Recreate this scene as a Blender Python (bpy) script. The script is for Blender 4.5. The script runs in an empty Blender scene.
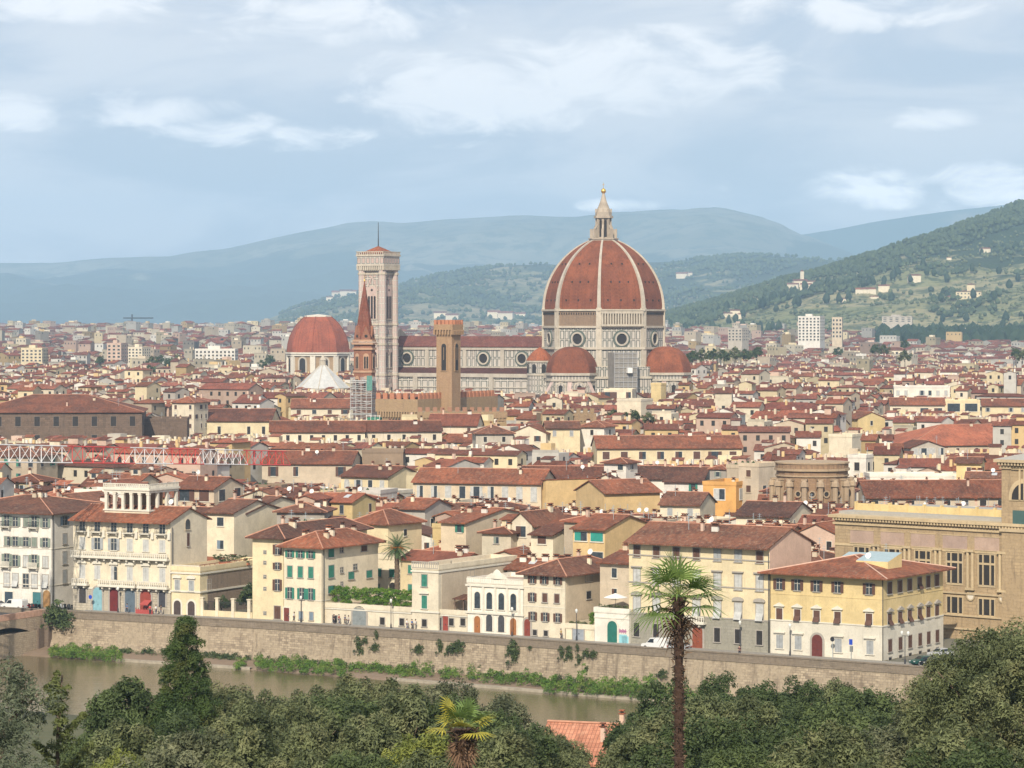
import bpy, math, random
import numpy as np
from mathutils import Vector, Matrix, noise
R = math.radians
random.seed(7)

# ------------------------------------------------------------------ camera
F, CAMH, HZ = 3000.0, 54.0, 322.0          # focal length in pixels, eye height, horizon row
sc = bpy.context.scene
COL = sc.collection
cam_d = bpy.data.cameras.new('camera'); cam = bpy.data.objects.new('camera', cam_d); COL.objects.link(cam)
cam.location = (0, 0, CAMH); cam.rotation_euler = (R(90), 0, 0)
cam_d.sensor_width = 36; cam_d.lens = F / 1024 * 36; cam_d.shift_y = -(384 - HZ) / 1024
cam_d.clip_start = 1; cam_d.clip_end = 60000
sc.camera = cam
sc.render.resolution_x, sc.render.resolution_y = 1024, 768
sc.render.engine = 'CYCLES'
sc.cycles.max_bounces = 4; sc.cycles.diffuse_bounces = 2; sc.cycles.volume_bounces = 2
sc.cycles.use_denoising = True
sc.view_settings.view_transform = 'Standard'; sc.view_settings.look = 'None'
sc.view_settings.exposure = 0.17; sc.view_settings.gamma = 1

# ------------------------------------------------------------------ sun and sky
SUN_EL, SUN_AZ = 35.0, 189.0               # degrees; azimuth clockwise from +Y
sd = bpy.data.lights.new('sun', 'SUN'); so = bpy.data.objects.new('sun', sd); COL.objects.link(so)
sd.energy = 5.0; sd.angle = R(0.6); sd.color = (1.0, 0.91, 0.77)
_s = Vector((math.sin(R(SUN_AZ)) * math.cos(R(SUN_EL)), math.cos(R(SUN_AZ)) * math.cos(R(SUN_EL)), math.sin(R(SUN_EL))))
so.rotation_euler = _s.to_track_quat('Z', 'Y').to_euler(); so.location = (0, 0, 300)

class NT:
    """tiny helper around a node tree"""
    def __init__(s, tree): s.t = tree; s.t.nodes.clear()
    def n(s, ty, **kw):
        nd = s.t.nodes.new(ty)
        for k, v in kw.items():
            if k == 'i':
                for a, b in v.items(): s.set(nd.inputs[a], b)
            else: setattr(nd, k, v)
        return nd
    def set(s, inp, v):
        if hasattr(v, 'links') or isinstance(v, bpy.types.NodeSocket): s.t.links.new(v, inp)
        else: inp.default_value = v
    def m(s, op, a, b=None, c=None, clamp=False):
        nd = s.t.nodes.new('ShaderNodeMath'); nd.operation = op; nd.use_clamp = clamp
        s.set(nd.inputs[0], a)
        if b is not None: s.set(nd.inputs[1], b)
        if c is not None: s.set(nd.inputs[2], c)
        return nd.outputs[0]
    def mix(s, fac, a, b, blend='MIX'):
        nd = s.t.nodes.new('ShaderNodeMix'); nd.data_type = 'RGBA'; nd.blend_type = blend
        s.set(nd.inputs[0], fac)
        for k, v in ((6, a), (7, b)):
            if isinstance(v, tuple) and len(v) == 3: v = (*v, 1)
            s.set(nd.inputs[k], v)
        return nd.outputs[2]
    def ramp(s, fac, lo, hi):
        nd = s.t.nodes.new('ShaderNodeMapRange'); nd.interpolation_type = 'SMOOTHSTEP'
        s.set(nd.inputs[0], fac); nd.inputs[1].default_value = lo; nd.inputs[2].default_value = hi
        return nd.outputs[0]
    def noise(s, vec, scale, detail=3, rough=.5, dist=0):
        nd = s.n('ShaderNodeTexNoise'); s.set(nd.inputs['Vector'], vec)
        nd.inputs['Scale'].default_value = scale; nd.inputs['Detail'].default_value = detail
        nd.inputs['Roughness'].default_value = rough; nd.inputs['Distortion'].default_value = dist
        return nd.outputs[0]
    def mapv(s, vec, scale=(1, 1, 1), loc=(0, 0, 0)):
        nd = s.n('ShaderNodeMapping'); s.set(nd.inputs[0], vec)
        nd.inputs['Scale'].default_value = scale; nd.inputs['Location'].default_value = loc
        return nd.outputs[0]

world = bpy.data.worlds.new('World'); sc.world = world; world.use_nodes = True
w = NT(world.node_tree)
sky = w.n('ShaderNodeTexSky', sky_type='NISHITA', sun_disc=False)
sky.sun_elevation = R(SUN_EL); sky.sun_rotation = R(SUN_AZ); sky.altitude = 100; sky.air_density = 1.0; sky.dust_density = 1.2; sky.ozone_density = 2.0
tc = w.n('ShaderNodeTexCoord'); sep = w.n('ShaderNodeSeparateXYZ'); w.set(sep.inputs[0], tc.outputs['Generated'])
dx, dy, dz = sep.outputs
hyp = w.m('SQRT', w.m('ADD', w.m('MULTIPLY', dx, dx), w.m('MULTIPLY', dy, dy)))
hyp = w.m('MAXIMUM', hyp, .02)
az = w.m('ARCTAN2', dx, dy); el = w.m('DIVIDE', dz, hyp)                 # direction as azimuth and slope
cv = w.n('ShaderNodeCombineXYZ'); w.set(cv.inputs[0], az); w.set(cv.inputs[1], el)
big = w.noise(w.mapv(cv.outputs[0], (10, 34, 1), (3.3, 1.7, 0)), 1.0, 6, .55, .5)
fine = w.noise(w.mapv(cv.outputs[0], (34, 74, 1), (7.1, 4.2, 0)), 1.0, 8, .58, .5)
def bank(px, py, rx, ry):
    u = w.m('DIVIDE', w.m('SUBTRACT', az, (px - 512) / F), rx / F)
    v = w.m('DIVIDE', w.m('SUBTRACT', el, (HZ - py) / F), ry / F)
    d = w.m('ADD', w.m('MULTIPLY', u, u), w.m('MULTIPLY', v, v))
    return w.m('SUBTRACT', 1.0, d, clamp=True)
banks = None
for b in ((20, 112, 60, 26), (150, 112, 110, 24), (330, 18, 170, 32), (860, 12, 150, 26), (870, 188, 90, 26), (985, 188, 90, 30), (470, 95, 150, 60),
          (250, 135, 160, 24), (630, 70, 210, 50), (60, 10, 160, 22), (930, 120, 60, 16), (620, 205, 60, 10)):
    k = bank(*b); banks = k if banks is None else w.m('MAXIMUM', banks, k)
clump = w.ramp(w.m('ADD', w.m('MULTIPLY', w.m('POWER', banks, .7), .45), w.m('ADD', w.m('MULTIPLY', fine, 1.15), w.m('MULTIPLY', big, .35))), .90, 1.26)
veil = w.ramp(big, .30, .72)
skyc = w.mix(1.0, sky.outputs[0], (1, 1, 1), 'MULTIPLY')
base = w.mix(w.m('ADD', w.m('MULTIPLY', veil, .20), .78), skyc, (5.3, 5.75, 6.75))
base = w.mix(w.m('MULTIPLY', w.ramp(big, .36, .60), .75), base, (8.3, 8.35, 8.5))
base = w.mix(w.m('MULTIPLY', clump, .9), base, w.mix(w.ramp(el, .035, .075), (17, 16.4, 15.8), (10.6, 10.4, 10.3)))
bgn = w.n('ShaderNodeBackground'); w.set(bgn.inputs[0], base); bgn.inputs[1].default_value = 0.10
wo = w.n('ShaderNodeOutputWorld'); w.set(wo.inputs[0], bgn.outputs[0])

# ------------------------------------------------------------------ materials
MATS = {}
def sock(nt):
    g = nt.n('ShaderNodeNewGeometry'); return g.outputs['Position']
def finish(nt, color, rough=.9, bump=None, bstr=.3, bdist=.05, metal=0, spec=.3, trans=0):
    p = nt.n('ShaderNodeBsdfPrincipled')
    if isinstance(color, tuple): color = (*color[:3], 1)
    nt.set(p.inputs['Base Color'], color); nt.set(p.inputs['Roughness'], rough)
    p.inputs['Metallic'].default_value = metal; p.inputs['Specular IOR Level'].default_value = spec
    if bump is not None:
        b = nt.n('ShaderNodeBump'); b.inputs['Strength'].default_value = bstr; b.inputs['Distance'].default_value = bdist
        nt.set(b.inputs['Height'], bump); nt.set(p.inputs['Normal'], b.outputs[0])
    o = nt.n('ShaderNodeOutputMaterial'); nt.set(o.inputs[0], p.outputs[0]); return p
def newmat(name):
    m = bpy.data.materials.new(name); m.use_nodes = True; MATS[name] = m
    return m, NT(m.node_tree)
def mul(c, k): return tuple(min(1, x * k) for x in c)
def plain(name, col, rough=.8, metal=0, var=.12, sc_=1.5):
    if name in MATS: return MATS[name]
    m, t = newmat(name); P = sock(t)
    n1 = t.noise(P, sc_, 3)
    finish(t, t.mix(n1, mul(col, 1 - var * 1.5), mul(col, 1 + var * 1.5)), rough, metal=metal); return m
def stucco(name, col, dirt=.35, dcol=None):
    """wall render: soft blotches and vertical rain streaks"""
    if name in MATS: return MATS[name]
    m, t = newmat(name); P = sock(t)
    uv = t.n('ShaderNodeUVMap').outputs[0]
    n1 = t.noise(P, .35, 4, .6); n2 = t.noise(P, 3.0, 3, .6)
    n3 = t.noise(t.mapv(uv, (1.6, .16, 1)), 1.0, 4, .65)
    vat = t.n('ShaderNodeAttribute', attribute_name='Col').outputs[0]
    c = t.mix(t.ramp(n1, .3, .7), mul(col, .88), mul(col, 1.08))
    c = t.mix(t.m('MULTIPLY', t.ramp(n2, .45, .75), .3), c, mul(col, .6))
    n4 = t.noise(t.mapv(P, (1, 1, 1.6)), .9, 5, .7); c = t.mix(t.m('MULTIPLY', t.ramp(n4, .55, .66), .22), c, mul(col, .72))
    c = t.mix(t.m('MULTIPLY', t.ramp(n3, .52, .78), dirt), c, dcol or mul(col, .55))
    oi = t.n('ShaderNodeObjectInfo').outputs['Random']
    c = t.mix(1.0, c, t.mix(oi, (.9, .9, .92), (1.06, 1.04, 1.0)), 'MULTIPLY')
    finish(t, c, .93, n2, .25, .03); return m
def tiles(name, ca, cb, lich=(.34, .27, .2), tinted=False):
    """coppi roof: courses of tiles in uneven terracotta, lichen patches"""
    if name in MATS: return MATS[name]
    m, t = newmat(name); P = sock(t); uv = t.n('ShaderNodeUVMap').outputs[0]
    bt = t.n('ShaderNodeTexBrick', offset=.0, squash=1.0); t.set(bt.inputs[0], uv)
    bt.inputs['Color1'].default_value = (*ca, 1); bt.inputs['Color2'].default_value = (*cb, 1)
    bt.inputs['Mortar'].default_value = (*mul(cb, .42), 1); bt.inputs['Scale'].default_value = 1
    bt.inputs['Mortar Size'].default_value = .045; bt.inputs['Mortar Smooth'].default_value = .6
    bt.inputs['Brick Width'].default_value = .34; bt.inputs['Row Height'].default_value = .55; bt.inputs['Bias'].default_value = .05
    n1 = t.noise(P, .16, 4, .6); n2 = t.noise(P, 1.7, 5, .7); n3 = t.noise(t.mapv(uv, (1.1, .35, 1)), 1, 4, .65)
    c = t.mix(.75, bt.outputs[0], t.mix(t.ramp(n1, .38, .62), mul(ca, 1.15), mul(cb, .85)))
    c = t.mix(.55, bt.outputs[0], c)
    c = t.mix(t.m('MULTIPLY', t.ramp(n2, .50, .70), .55), c, lich)
    c = t.mix(t.m('MULTIPLY', t.ramp(t.noise(P, 3.4, 4, .75), .5, .68), .55), c, mul(cb, .5))
    c = t.mix(t.m('MULTIPLY', t.ramp(n3, .46, .72), .6), c, mul(cb, .4))
    oi = t.n('ShaderNodeObjectInfo').outputs['Random']
    c = t.mix(1.0, c, t.mix(oi, (.62, .60, .62), (1.28, 1.2, 1.1)), 'MULTIPLY')
    if tinted:
        c = t.mix(1.0, c, t.n('ShaderNodeAttribute', attribute_name='Col').outputs[0], 'MULTIPLY')
    wv = t.n('ShaderNodeSeparateXYZ'); t.set(wv.inputs[0], uv)
    s = t.m('SINE', t.m('MULTIPLY', wv.outputs[0], 2 * math.pi / .34))
    finish(t, c, .9, s, .5, .06); return m
def stone(name, c1, c2, mortar, bw=.8, bh=.35, dirt=.5, dcol=(.12, .1, .08)):
    if name in MATS: return MATS[name]
    m, t = newmat(name); P = sock(t); uv = t.n('ShaderNodeUVMap').outputs[0]
    bt = t.n('ShaderNodeTexBrick'); t.set(bt.inputs[0], uv)
    bt.inputs['Color1'].default_value = (*c1, 1); bt.inputs['Color2'].default_value = (*c2, 1); bt.inputs['Mortar'].default_value = (*mortar, 1)
    bt.inputs['Scale'].default_value = 1; bt.inputs['Mortar Size'].default_value = .03
    bt.inputs['Brick Width'].default_value = bw; bt.inputs['Row Height'].default_value = bh
    n1 = t.noise(P, .22, 5, .62); n2 = t.noise(P, 2.2, 4, .7); n3 = t.noise(t.mapv(uv, (.9, .12, 1)), 1.0, 5, .7)
    c = t.mix(t.ramp(n1, .32, .68), mul(c1, .8), bt.outputs[0])
    c = t.mix(t.m('MULTIPLY', t.ramp(n2, .45, .7), .5), c, mul(c2, .62))
    c = t.mix(t.m('MULTIPLY', t.ramp(n3, .48, .7), dirt), c, dcol)
    finish(t, c, .95, n2, .5, .08); return m
def marble(name, pw, ph, base_c=(.56, .52, .45), line=(.045, .06, .05), fill=(.47, .43, .37), a=.14, b=.33, dirt=.45):
    """white marble cladding with dark green framed panels pw x ph metres"""
    if name in MATS: return MATS[name]
    m, t = newmat(name); P = sock(t); uv = t.n('ShaderNodeUVMap').outputs[0]
    sp = t.n('ShaderNodeSeparateXYZ'); t.set(sp.inputs[0], uv)
    fu = t.m('PINGPONG', sp.outputs[0], pw / 2); fv = t.m('PINGPONG', sp.outputs[1], ph / 2)   # 0 on panel borders
    d = t.m('MINIMUM', fu, fv)
    on = t.m('MULTIPLY', t.m('GREATER_THAN', d, a * pw / 2), t.m('LESS_THAN', d, (a + b) * pw / 2))
    inn = t.m('GREATER_THAN', d, (a + b) * pw / 2)
    c = t.mix(on, base_c, line); c = t.mix(t.m('MULTIPLY', inn, .8), c, fill)
    n1 = t.noise(P, .12, 4, .6); n3 = t.noise(t.mapv(uv, (.7, .08, 1)), 1.0, 5, .7)
    c = t.mix(t.m('MULTIPLY', t.ramp(n3, .45, .75), dirt), c, (.20, .18, .15))
    c = t.mix(t.m('MULTIPLY', t.ramp(n1, .4, .7), .25), c, (.42, .33, .28))
    finish(t, c, .7); return m
def foliage(name, c1, c2, c3=None, trans=.0):
    if name in MATS: return MATS[name]
    m, t = newmat(name); P = sock(t)
    at = t.n('ShaderNodeAttribute', attribute_name='Col').outputs['Fac']
    n1 = t.noise(P, .5, 2)
    c = t.mix(at, c1, c2)
    if c3: c = t.mix(t.m('MULTIPLY', t.ramp(n1, .5, .7), .6), c, c3)
    p = finish(t, c, .65, spec=.25)
    tr = t.n('ShaderNodeBsdfTranslucent'); t.set(tr.inputs[0], t.mix(.5, c, (*mul(c2, 1.6), 1)))
    ms = t.n('ShaderNodeMixShader'); ms.inputs[0].default_value = .16
    t.set(ms.inputs[1], p.outputs[0]); t.set(ms.inputs[2], tr.outputs[0])
    o = [n for n in t.t.nodes if n.type == 'OUTPUT_MATERIAL'][0]; t.set(o.inputs[0], ms.outputs[0]); return m

# ------------------------------------------------------------------ mesh builder
def uvproject(me):
    n = len(me.polygons)
    if not n: return
    nl = len(me.loops); co = np.empty(len(me.vertices) * 3); me.vertices.foreach_get('co', co); co = co.reshape(-1, 3)
    li = np.empty(nl, dtype=np.int32); me.loops.foreach_get('vertex_index', li)
    nr = np.empty(n * 3); me.polygons.foreach_get('normal', nr); nr = nr.reshape(-1, 3)
    lt = np.empty(n, dtype=np.int32); me.polygons.foreach_get('loop_total', lt)
    N = np.repeat(nr, lt, axis=0)
    U = np.stack([-N[:, 1], N[:, 0], np.zeros(nl)], axis=1); L = np.linalg.norm(U, axis=1); fl = L < .05
    U[fl] = (1, 0, 0); L[fl] = 1; U /= L[:, None]
    V = np.cross(N, U); p = co[li]
    uv = np.stack([(p * U).sum(1), (p * V).sum(1)], axis=1).astype(np.float32)
    lay = me.uv_layers.new(name='UVMap'); lay.data.foreach_set('uv', uv.ravel())

class MB:
    def __init__(s): s.v = []; s.f = []; s.m = []; s.c = []; s.s = []; s.X = None; s.cc = 1.0
    def pt(s, p):
        if s.X is not None: p = s.X @ Vector(p)
        s.v.append(tuple(p)); return len(s.v) - 1
    def face(s, pts, m=0, smooth=False, c=None):
        s.f.append([s.pt(p) for p in pts]); s.m.append(m); s.s.append(smooth); s.c.append(s.cc if c is None else c)
    def idx(s, ids, m=0, smooth=False): s.f.append(ids); s.m.append(m); s.s.append(smooth); s.c.append(s.cc)
    def box(s, x0, y0, z0, x1, y1, z1, m=0, bottom=True):
        i = [s.pt(p) for p in ((x0, y0, z0), (x1, y0, z0), (x1, y1, z0), (x0, y1, z0), (x0, y0, z1), (x1, y0, z1), (x1, y1, z1), (x0, y1, z1))]
        for q in ((0, 1, 5, 4), (1, 2, 6, 5), (2, 3, 7, 6), (3, 0, 4, 7), (4, 5, 6, 7)) + (((3, 2, 1, 0),) if bottom else ()):
            s.idx([i[k] for k in q], m)
        return s
    def bar(s, a, b, r, m=0, n=4, r2=None, smooth=False, cap=True):
        a, b = Vector(a), Vector(b); d = (b - a).normalized(); r2 = r if r2 is None else r2
        u = d.orthogonal().normalized(); v = d.cross(u); A = []; B = []
        for k in range(n):
            t = 2 * math.pi * (k + .5) / n; e = u * math.cos(t) + v * math.sin(t)
            A.append(s.pt(a + e * r)); B.append(s.pt(b + e * r2))
        for k in range(n): s.idx([A[k], A[(k + 1) % n], B[(k + 1) % n], B[k]], m, smooth)
        if cap: s.idx(A[::-1], m); s.idx(B, m)
        return s
    def ring(s, prof, n, cx=0, cy=0, a0=0, m=0, smooth=False, cap=True, mf=None, asp=1):
        """lathe of (radius, z) pairs with n sides; a0 = angle of the first corner"""
        rows = []
        for (r, z) in prof:
            rows.append([s.pt((cx + r * math.cos(a0 + 2 * math.pi * k / n), cy + asp * r * math.sin(a0 + 2 * math.pi * k / n), z)) for k in range(n)])
        for i in range(len(rows) - 1):
            for k in range(n):
                s.idx([rows[i][k], rows[i][(k + 1) % n], rows[i + 1][(k + 1) % n], rows[i + 1][k]], m if mf is None else mf(i, k), smooth)
        if cap: s.idx(rows[-1], m)
        return s
    def arch(s, x, y, z, w_, h, m=0, seg=8, d=0, flip=False):
        """vertical panel with a round head, in the xz plane at y; (x, z) = bottom centre, h = full height; d = thickness towards -y"""
        r = w_ / 2; pts = [(x - r, z), (x + r, z)]
        for k in range(seg + 1):
            t = math.pi * k / seg; pts.append((x + r * math.cos(t), z + h - r + r * math.sin(t)))
        yy = y - d
        s.face([(a, yy, b) for a, b in pts], m)
        if d:
            for k in range(len(pts)):
                a, b = pts[k], pts[(k + 1) % len(pts)]
                s.face([(a[0], y, a[1]), (b[0], y, b[1]), (b[0], yy, b[1]), (a[0], yy, a[1])], m)
        return s
    def mesh(s, name, mats):
        me = bpy.data.meshes.new(name); me.from_pydata(s.v, [], s.f)
        for mt in mats: me.materials.append(mt)
        me.polygons.foreach_set('material_index', s.m)
        if any(s.s): me.polygons.foreach_set('use_smooth', s.s)
        me.update(); uvproject(me)
        if any(type(c) is tuple or c != 1.0 for c in s.c):
            at = me.color_attributes.new('Col', 'FLOAT_COLOR', 'CORNER')
            lt = np.empty(len(me.polygons), dtype=np.int32); me.polygons.foreach_get('loop_total', lt)
            arr = np.array([(c, c, c, 1) if type(c) is not tuple else (*c, 1) for c in s.c], dtype=np.float32)
            at.data.foreach_set('color', np.repeat(arr, lt, axis=0).ravel())
        return me
    def build(s, name, mats, parent=None, **kw):
        if not isinstance(mats, (list, tuple)): mats = [mats]
        return link(name, s.mesh(name, mats), parent, **kw)

CH = {}
def adopt(c, p):
    c.parent = p
    if p is not None: CH.setdefault(p.name, []).append(c)
def link(name, data, parent=None, loc=(0, 0, 0), rz=0):
    o = bpy.data.objects.new(name, data); COL.objects.link(o); adopt(o, parent)
    o.location = loc; o.rotation_euler = (0, 0, rz); return o
def tag(o, label=None, cat=None, group=None, kind=None):
    for k, v in (('label', label), ('category', cat), ('group', group), ('kind', kind)):
        if v: o[k] = v
    return o
def thing(name, loc, rz=0, label=None, cat=None, group=None): return tag(link(name, None, None, loc, rz), label, cat, group)
def copy_tree(o, parent=None, loc=None, rz=None, label=None):
    c = o.copy(); COL.objects.link(c); adopt(c, parent)
    if loc is not None: c.location = loc
    if rz is not None: c.rotation_euler.z = rz
    if label: c['label'] = label
    for ch in list(CH.get(o.name, ())): copy_tree(ch, c)
    return c
def PX(px, Y): return (px - 512) / F * Y
def PZ(py, Y): return CAMH - (py - HZ) / F * Y
def SX(x, y): return 512 + F * x / y
def SY(y, z): return HZ + F * (CAMH - z) / y

# common materials
ROOFS = [tiles('terracotta_tiles', (.29, .096, .045), (.13, .052, .032)), tiles('brown_tiles', (.22, .088, .05), (.10, .048, .033)),
         tiles('bright_tiles', (.41, .135, .072), (.25, .085, .05), (.42, .26, .17))]
RIDGE = plain('ridge_tiles', (.40, .20, .13), .9, var=.3)
SOFFIT = plain('eaves_timber', (.16, .11, .08), .9)
GLASS = plain('window_glass', (.045, .055, .065), .15, var=.5)
GREYSTONE = plain('grey_stone_trim', (.33, .30, .26), .85)
PALETRIM = plain('pale_stone_trim', (.60, .56, .47), .85)
DARK = plain('dark_opening', (.03, .026, .024), .9)
WHITE = plain('white_paint', (.75, .73, .68), .7)
IRON = plain('dark_iron', (.04, .04, .045), .6)
LEAD = plain('grey_sheet_metal', (.33, .38, .40), .5)
# ------------------------------------------------------------------ lie of the land
WALL = [(-420, 726), (-84.5, 552), (-45.4, 531.8), (-6.8, 508), (30.3, 483), (65.6, 459.5), (330, 283)]
def offset_line(line, d):
    """shift a polyline d metres away from the viewer"""
    out = []
    for i, p in enumerate(line):
        a = line[max(0, i - 1)]; b = line[min(len(line) - 1, i + 1)]
        t = Vector((b[0] - a[0], b[1] - a[1])).normalized(); n = Vector((-t.y, t.x))
        out.append((p[0] + n.x * d, p[1] + n.y * d))
    return out
FACADE = offset_line(WALL, 11.0)
def hit(line, px):
    k = (px - 512) / F
    for a, b in zip(line, line[1:]):
        fa, fb = a[0] - k * a[1], b[0] - k * b[1]
        if fa <= 0 <= fb or fb <= 0 <= fa:
            t = fa / (fa - fb); x = a[0] + t * (b[0] - a[0]); y = a[1] + t * (b[1] - a[1])
            return x, y, math.atan2(b[1] - a[1], b[0] - a[0])
def line_y(line, x):
    xs = [p[0] for p in line]; ys = [p[1] for p in line]
    return float(np.interp(x, xs, ys))
def plain_z(y): return 0.0 if y < 1700 else min(33, (y - 1700) * .0128)

def sheet(name, rows, mat, kind='structure', smooth=False):
    mb = MB(); ids = [[mb.pt(p) for p in r] for r in rows]
    for i in range(len(rows) - 1):
        for j in range(len(rows[i]) - 1):
            mb.idx([ids[i][j], ids[i][j + 1], ids[i + 1][j + 1], ids[i + 1][j]], 0, smooth)
    o = mb.build(name, mat); return tag(o, kind=kind)

# city ground, reaching the horizon
gm, t = newmat('city_ground'); P = sock(t)
finish(t, t.mix(t.ramp(t.noise(P, .004, 5), .4, .6), t.mix(t.noise(P, .03, 4), (.10, .095, .08), (.22, .2, .16)), (.06, .08, .04)), .95)
rows = []
gl = offset_line(WALL, .4)
cols = [(np.interp(i, range(len(gl)), [p[0] for p in gl]), np.interp(i, range(len(gl)), [p[1] for p in gl])) for i in np.linspace(0, len(gl) - 1, 31)]
for d in (0, 60, 200, 500, 1000, 1180, 1400, 1700, 2000, 2300, 3200, 4500, 6500, 9000, 13000, 20000, 32000):
    rows.append([(x * (1 + d / 330), y + d, plain_z(y + d) ) for x, y in cols])
sheet('ground', rows, gm)
# river
wm, t = newmat('river_water'); P = sock(t)
n1 = t.noise(t.mapv(P, (.25, .6, 1)), 1, 4, .6); n2 = t.noise(P, .02, 3)
n3 = t.noise(t.mapv(P, (1.2, 2.6, 1)), 1, 3, .6)
finish(t, t.mix(n2, (.10, .08, .038), (.14, .112, .055)), .10, t.m('ADD', n1, t.m('MULTIPLY', n3, .35)), .55, .12, spec=.5)
WZ = -6.6
sheet('river_water', [[(x, y, WZ) for x, y in offset_line(WALL, -130)], [(x, y, WZ) for x, y in offset_line(WALL, 1)]], wm)
# hillside under the viewer
hm, t = newmat('hillside_earth'); P = sock(t)
finish(t, t.mix(t.noise(P, .4, 5, .7), (.05, .065, .025), (.13, .115, .06)), .95, t.noise(P, 3, 4), .6, .1)
HILLP = [(-80, 52.3), (6, 52.3), (18, 50), (60, 40), (100, 33.5), (150, 26), (220, 17), (300, 9), (350, 4), (380, 1), (700, 1)]
def hill_z(x, y): return float(np.interp(y, [p[0] for p in HILLP], [p[1] for p in HILLP])) + .6 * noise.noise(Vector((x * .05, y * .05, 0)))
rows = []
nb = offset_line(WALL, -108)
for s_ in np.linspace(0, 1, 60):
    r = []
    for x in np.linspace(-170, 150, 60):
        ye = line_y(nb, x); y = -80 + (ye + 80) * s_
        z = hill_z(x, y)
        if s_ > .985: z = WZ - .5
        elif s_ > .95: z = min(z, 1)
        r.append((x, y, z))
    rows.append(r)
sheet('hillside', rows, hm, smooth=True)

# ------------------------------------------------------------------ the embankment wall
WALLSTONE = stone('river_wall_stone', (.42, .34, .24), (.22, .17, .12), (.16, .13, .1), .9, .4, .6, (.10, .075, .055))
PARA = stone('parapet_stone', (.25, .20, .15), (.17, .135, .10), (.15, .13, .1), 1.2, .3, .5)
wt = thing('embankment_wall', (0, 0, 0), 0, 'long stained stone river wall with a dark parapet along the far bank', 'wall')
body, para, ledge = MB(), MB(), MB()
def strip(mb, d0, d1, z0, z1, d2=None):
    """a wall from offset d0 to d1, bottom z0 to top z1; the foot may stand at d2"""
    A, B = offset_line(WALL, d0 if d2 is None else d2), offset_line(WALL, d0); C = offset_line(WALL, d1)
    for i in range(0, len(WALL) - 1):
        j = i + 1
        mb.face([(*A[i], z0), (*A[j], z0), (*B[j], z1), (*B[i], z1)])
        mb.face([(*B[i], z1), (*B[j], z1), (*C[j], z1), (*C[i], z1)])
        mb.face([(*C[j], z0), (*C[i], z0), (*C[i], z1), (*C[j], z1)])
strip(body, 0, .6, WZ - 1, -.1, -1.0); strip(body, -.75, 0, -7.6, -4.4, -1.9)
strip(para, -.02, .42, -.1, .9); strip(para, -.12, .52, .9, 1.08); strip(para, -.14, .1, -.32, -.08)
body.build('wall_face', WALLSTONE, wt); para.build('parapet', PARA, wt)
L8 = offset_line(WALL, -6.5)
bank_m, t = newmat('bank_mud'); P = sock(t)
finish(t, t.mix(t.noise(P, .5, 4, .7), (.14, .09, .06), (.26, .2, .14)), .95, t.noise(P, 3, 4), .6, .1)
ba, bb = offset_line(WALL, -7.3), offset_line(WALL, -1)
sheet('river_bank', [[(x, y, WZ - .4) for x, y in offset_line(WALL, -9.5)], [(x, y, WZ + .25) for x, y in ba], [(x, y, WZ + 1.0) for x, y in bb]], bank_m)
for a, b, lab in (((1, 0.45), (2, 0.1), 'short pale concrete edge at the waterline near the bridge'), ((2, .75), (4, .35), 'long pale concrete edge at the waterline below the yellow houses')):
    ledge = MB()
    def at(i, f, d):
        O = offset_line(WALL, d); return (O[i][0] * (1 - f) + O[i + 1][0] * f, O[i][1] * (1 - f) + O[i + 1][1] * f)
    pts = [at(*a, -8.2)] + [offset_line(WALL, -8.2)[k] for k in range(a[0] + 1, b[0] + 1)] + [at(*b, -8.2)]
    pt2 = [at(*a, -7.2)] + [offset_line(WALL, -7.2)[k] for k in range(a[0] + 1, b[0] + 1)] + [at(*b, -7.2)]
    for i in range(len(pts) - 1):
        z = WZ + .42
        ledge.face([(*pts[i], WZ - 1), (*pts[i + 1], WZ - 1), (*pts[i + 1], z), (*pts[i], z)]); ledge.face([(*pts[i], z), (*pts[i + 1], z), (*pt2[i + 1], z), (*pt2[i], z)])
    tag(ledge.build('concrete_river_edge', plain('pale_concrete', (.30, .26, .2), .9, var=.3)), lab, 'ledge', 'concrete edges at the waterline')

# street and pavement
asph = plain('asphalt', (.06, .058, .055), .9, var=.2); pavem = plain('pavement_slabs', (.26, .24, .21), .9, var=.15)
def band(name, d0, d1, z, mat):
    A, B = offset_line(WALL, d0), offset_line(WALL, d1)
    mb = MB()
    for i in range(1, 5):
        mb.face([(*A[i], z), (*A[i + 1], z), (*B[i + 1], z), (*B[i], z)]); mb.face([(*A[i], 0), (*A[i + 1], 0), (*A[i + 1], z), (*A[i], z)])
    return tag(mb.build(name, mat), kind='structure')
band('road', .6, 8.8, .004, asph); band('pavement', 8.8, 10.98, .13, pavem)
lm = MB()
A, B = offset_line(WALL, 4.6), offset_line(WALL, 4.75)
for i in range(1, 5):
    a0, a1, b0, b1 = Vector(A[i]), Vector(A[i + 1]), Vector(B[i]), Vector(B[i + 1])
    for k in range(8):
        f, g = k / 8, (k + .5) / 8
        p = [a0.lerp(a1, f), a0.lerp(a1, g), b0.lerp(b1, g), b0.lerp(b1, f)]
        lm.face([(q.x, q.y, .008) for q in p])
tag(lm.build('road_markings', WHITE), kind='structure')

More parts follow.
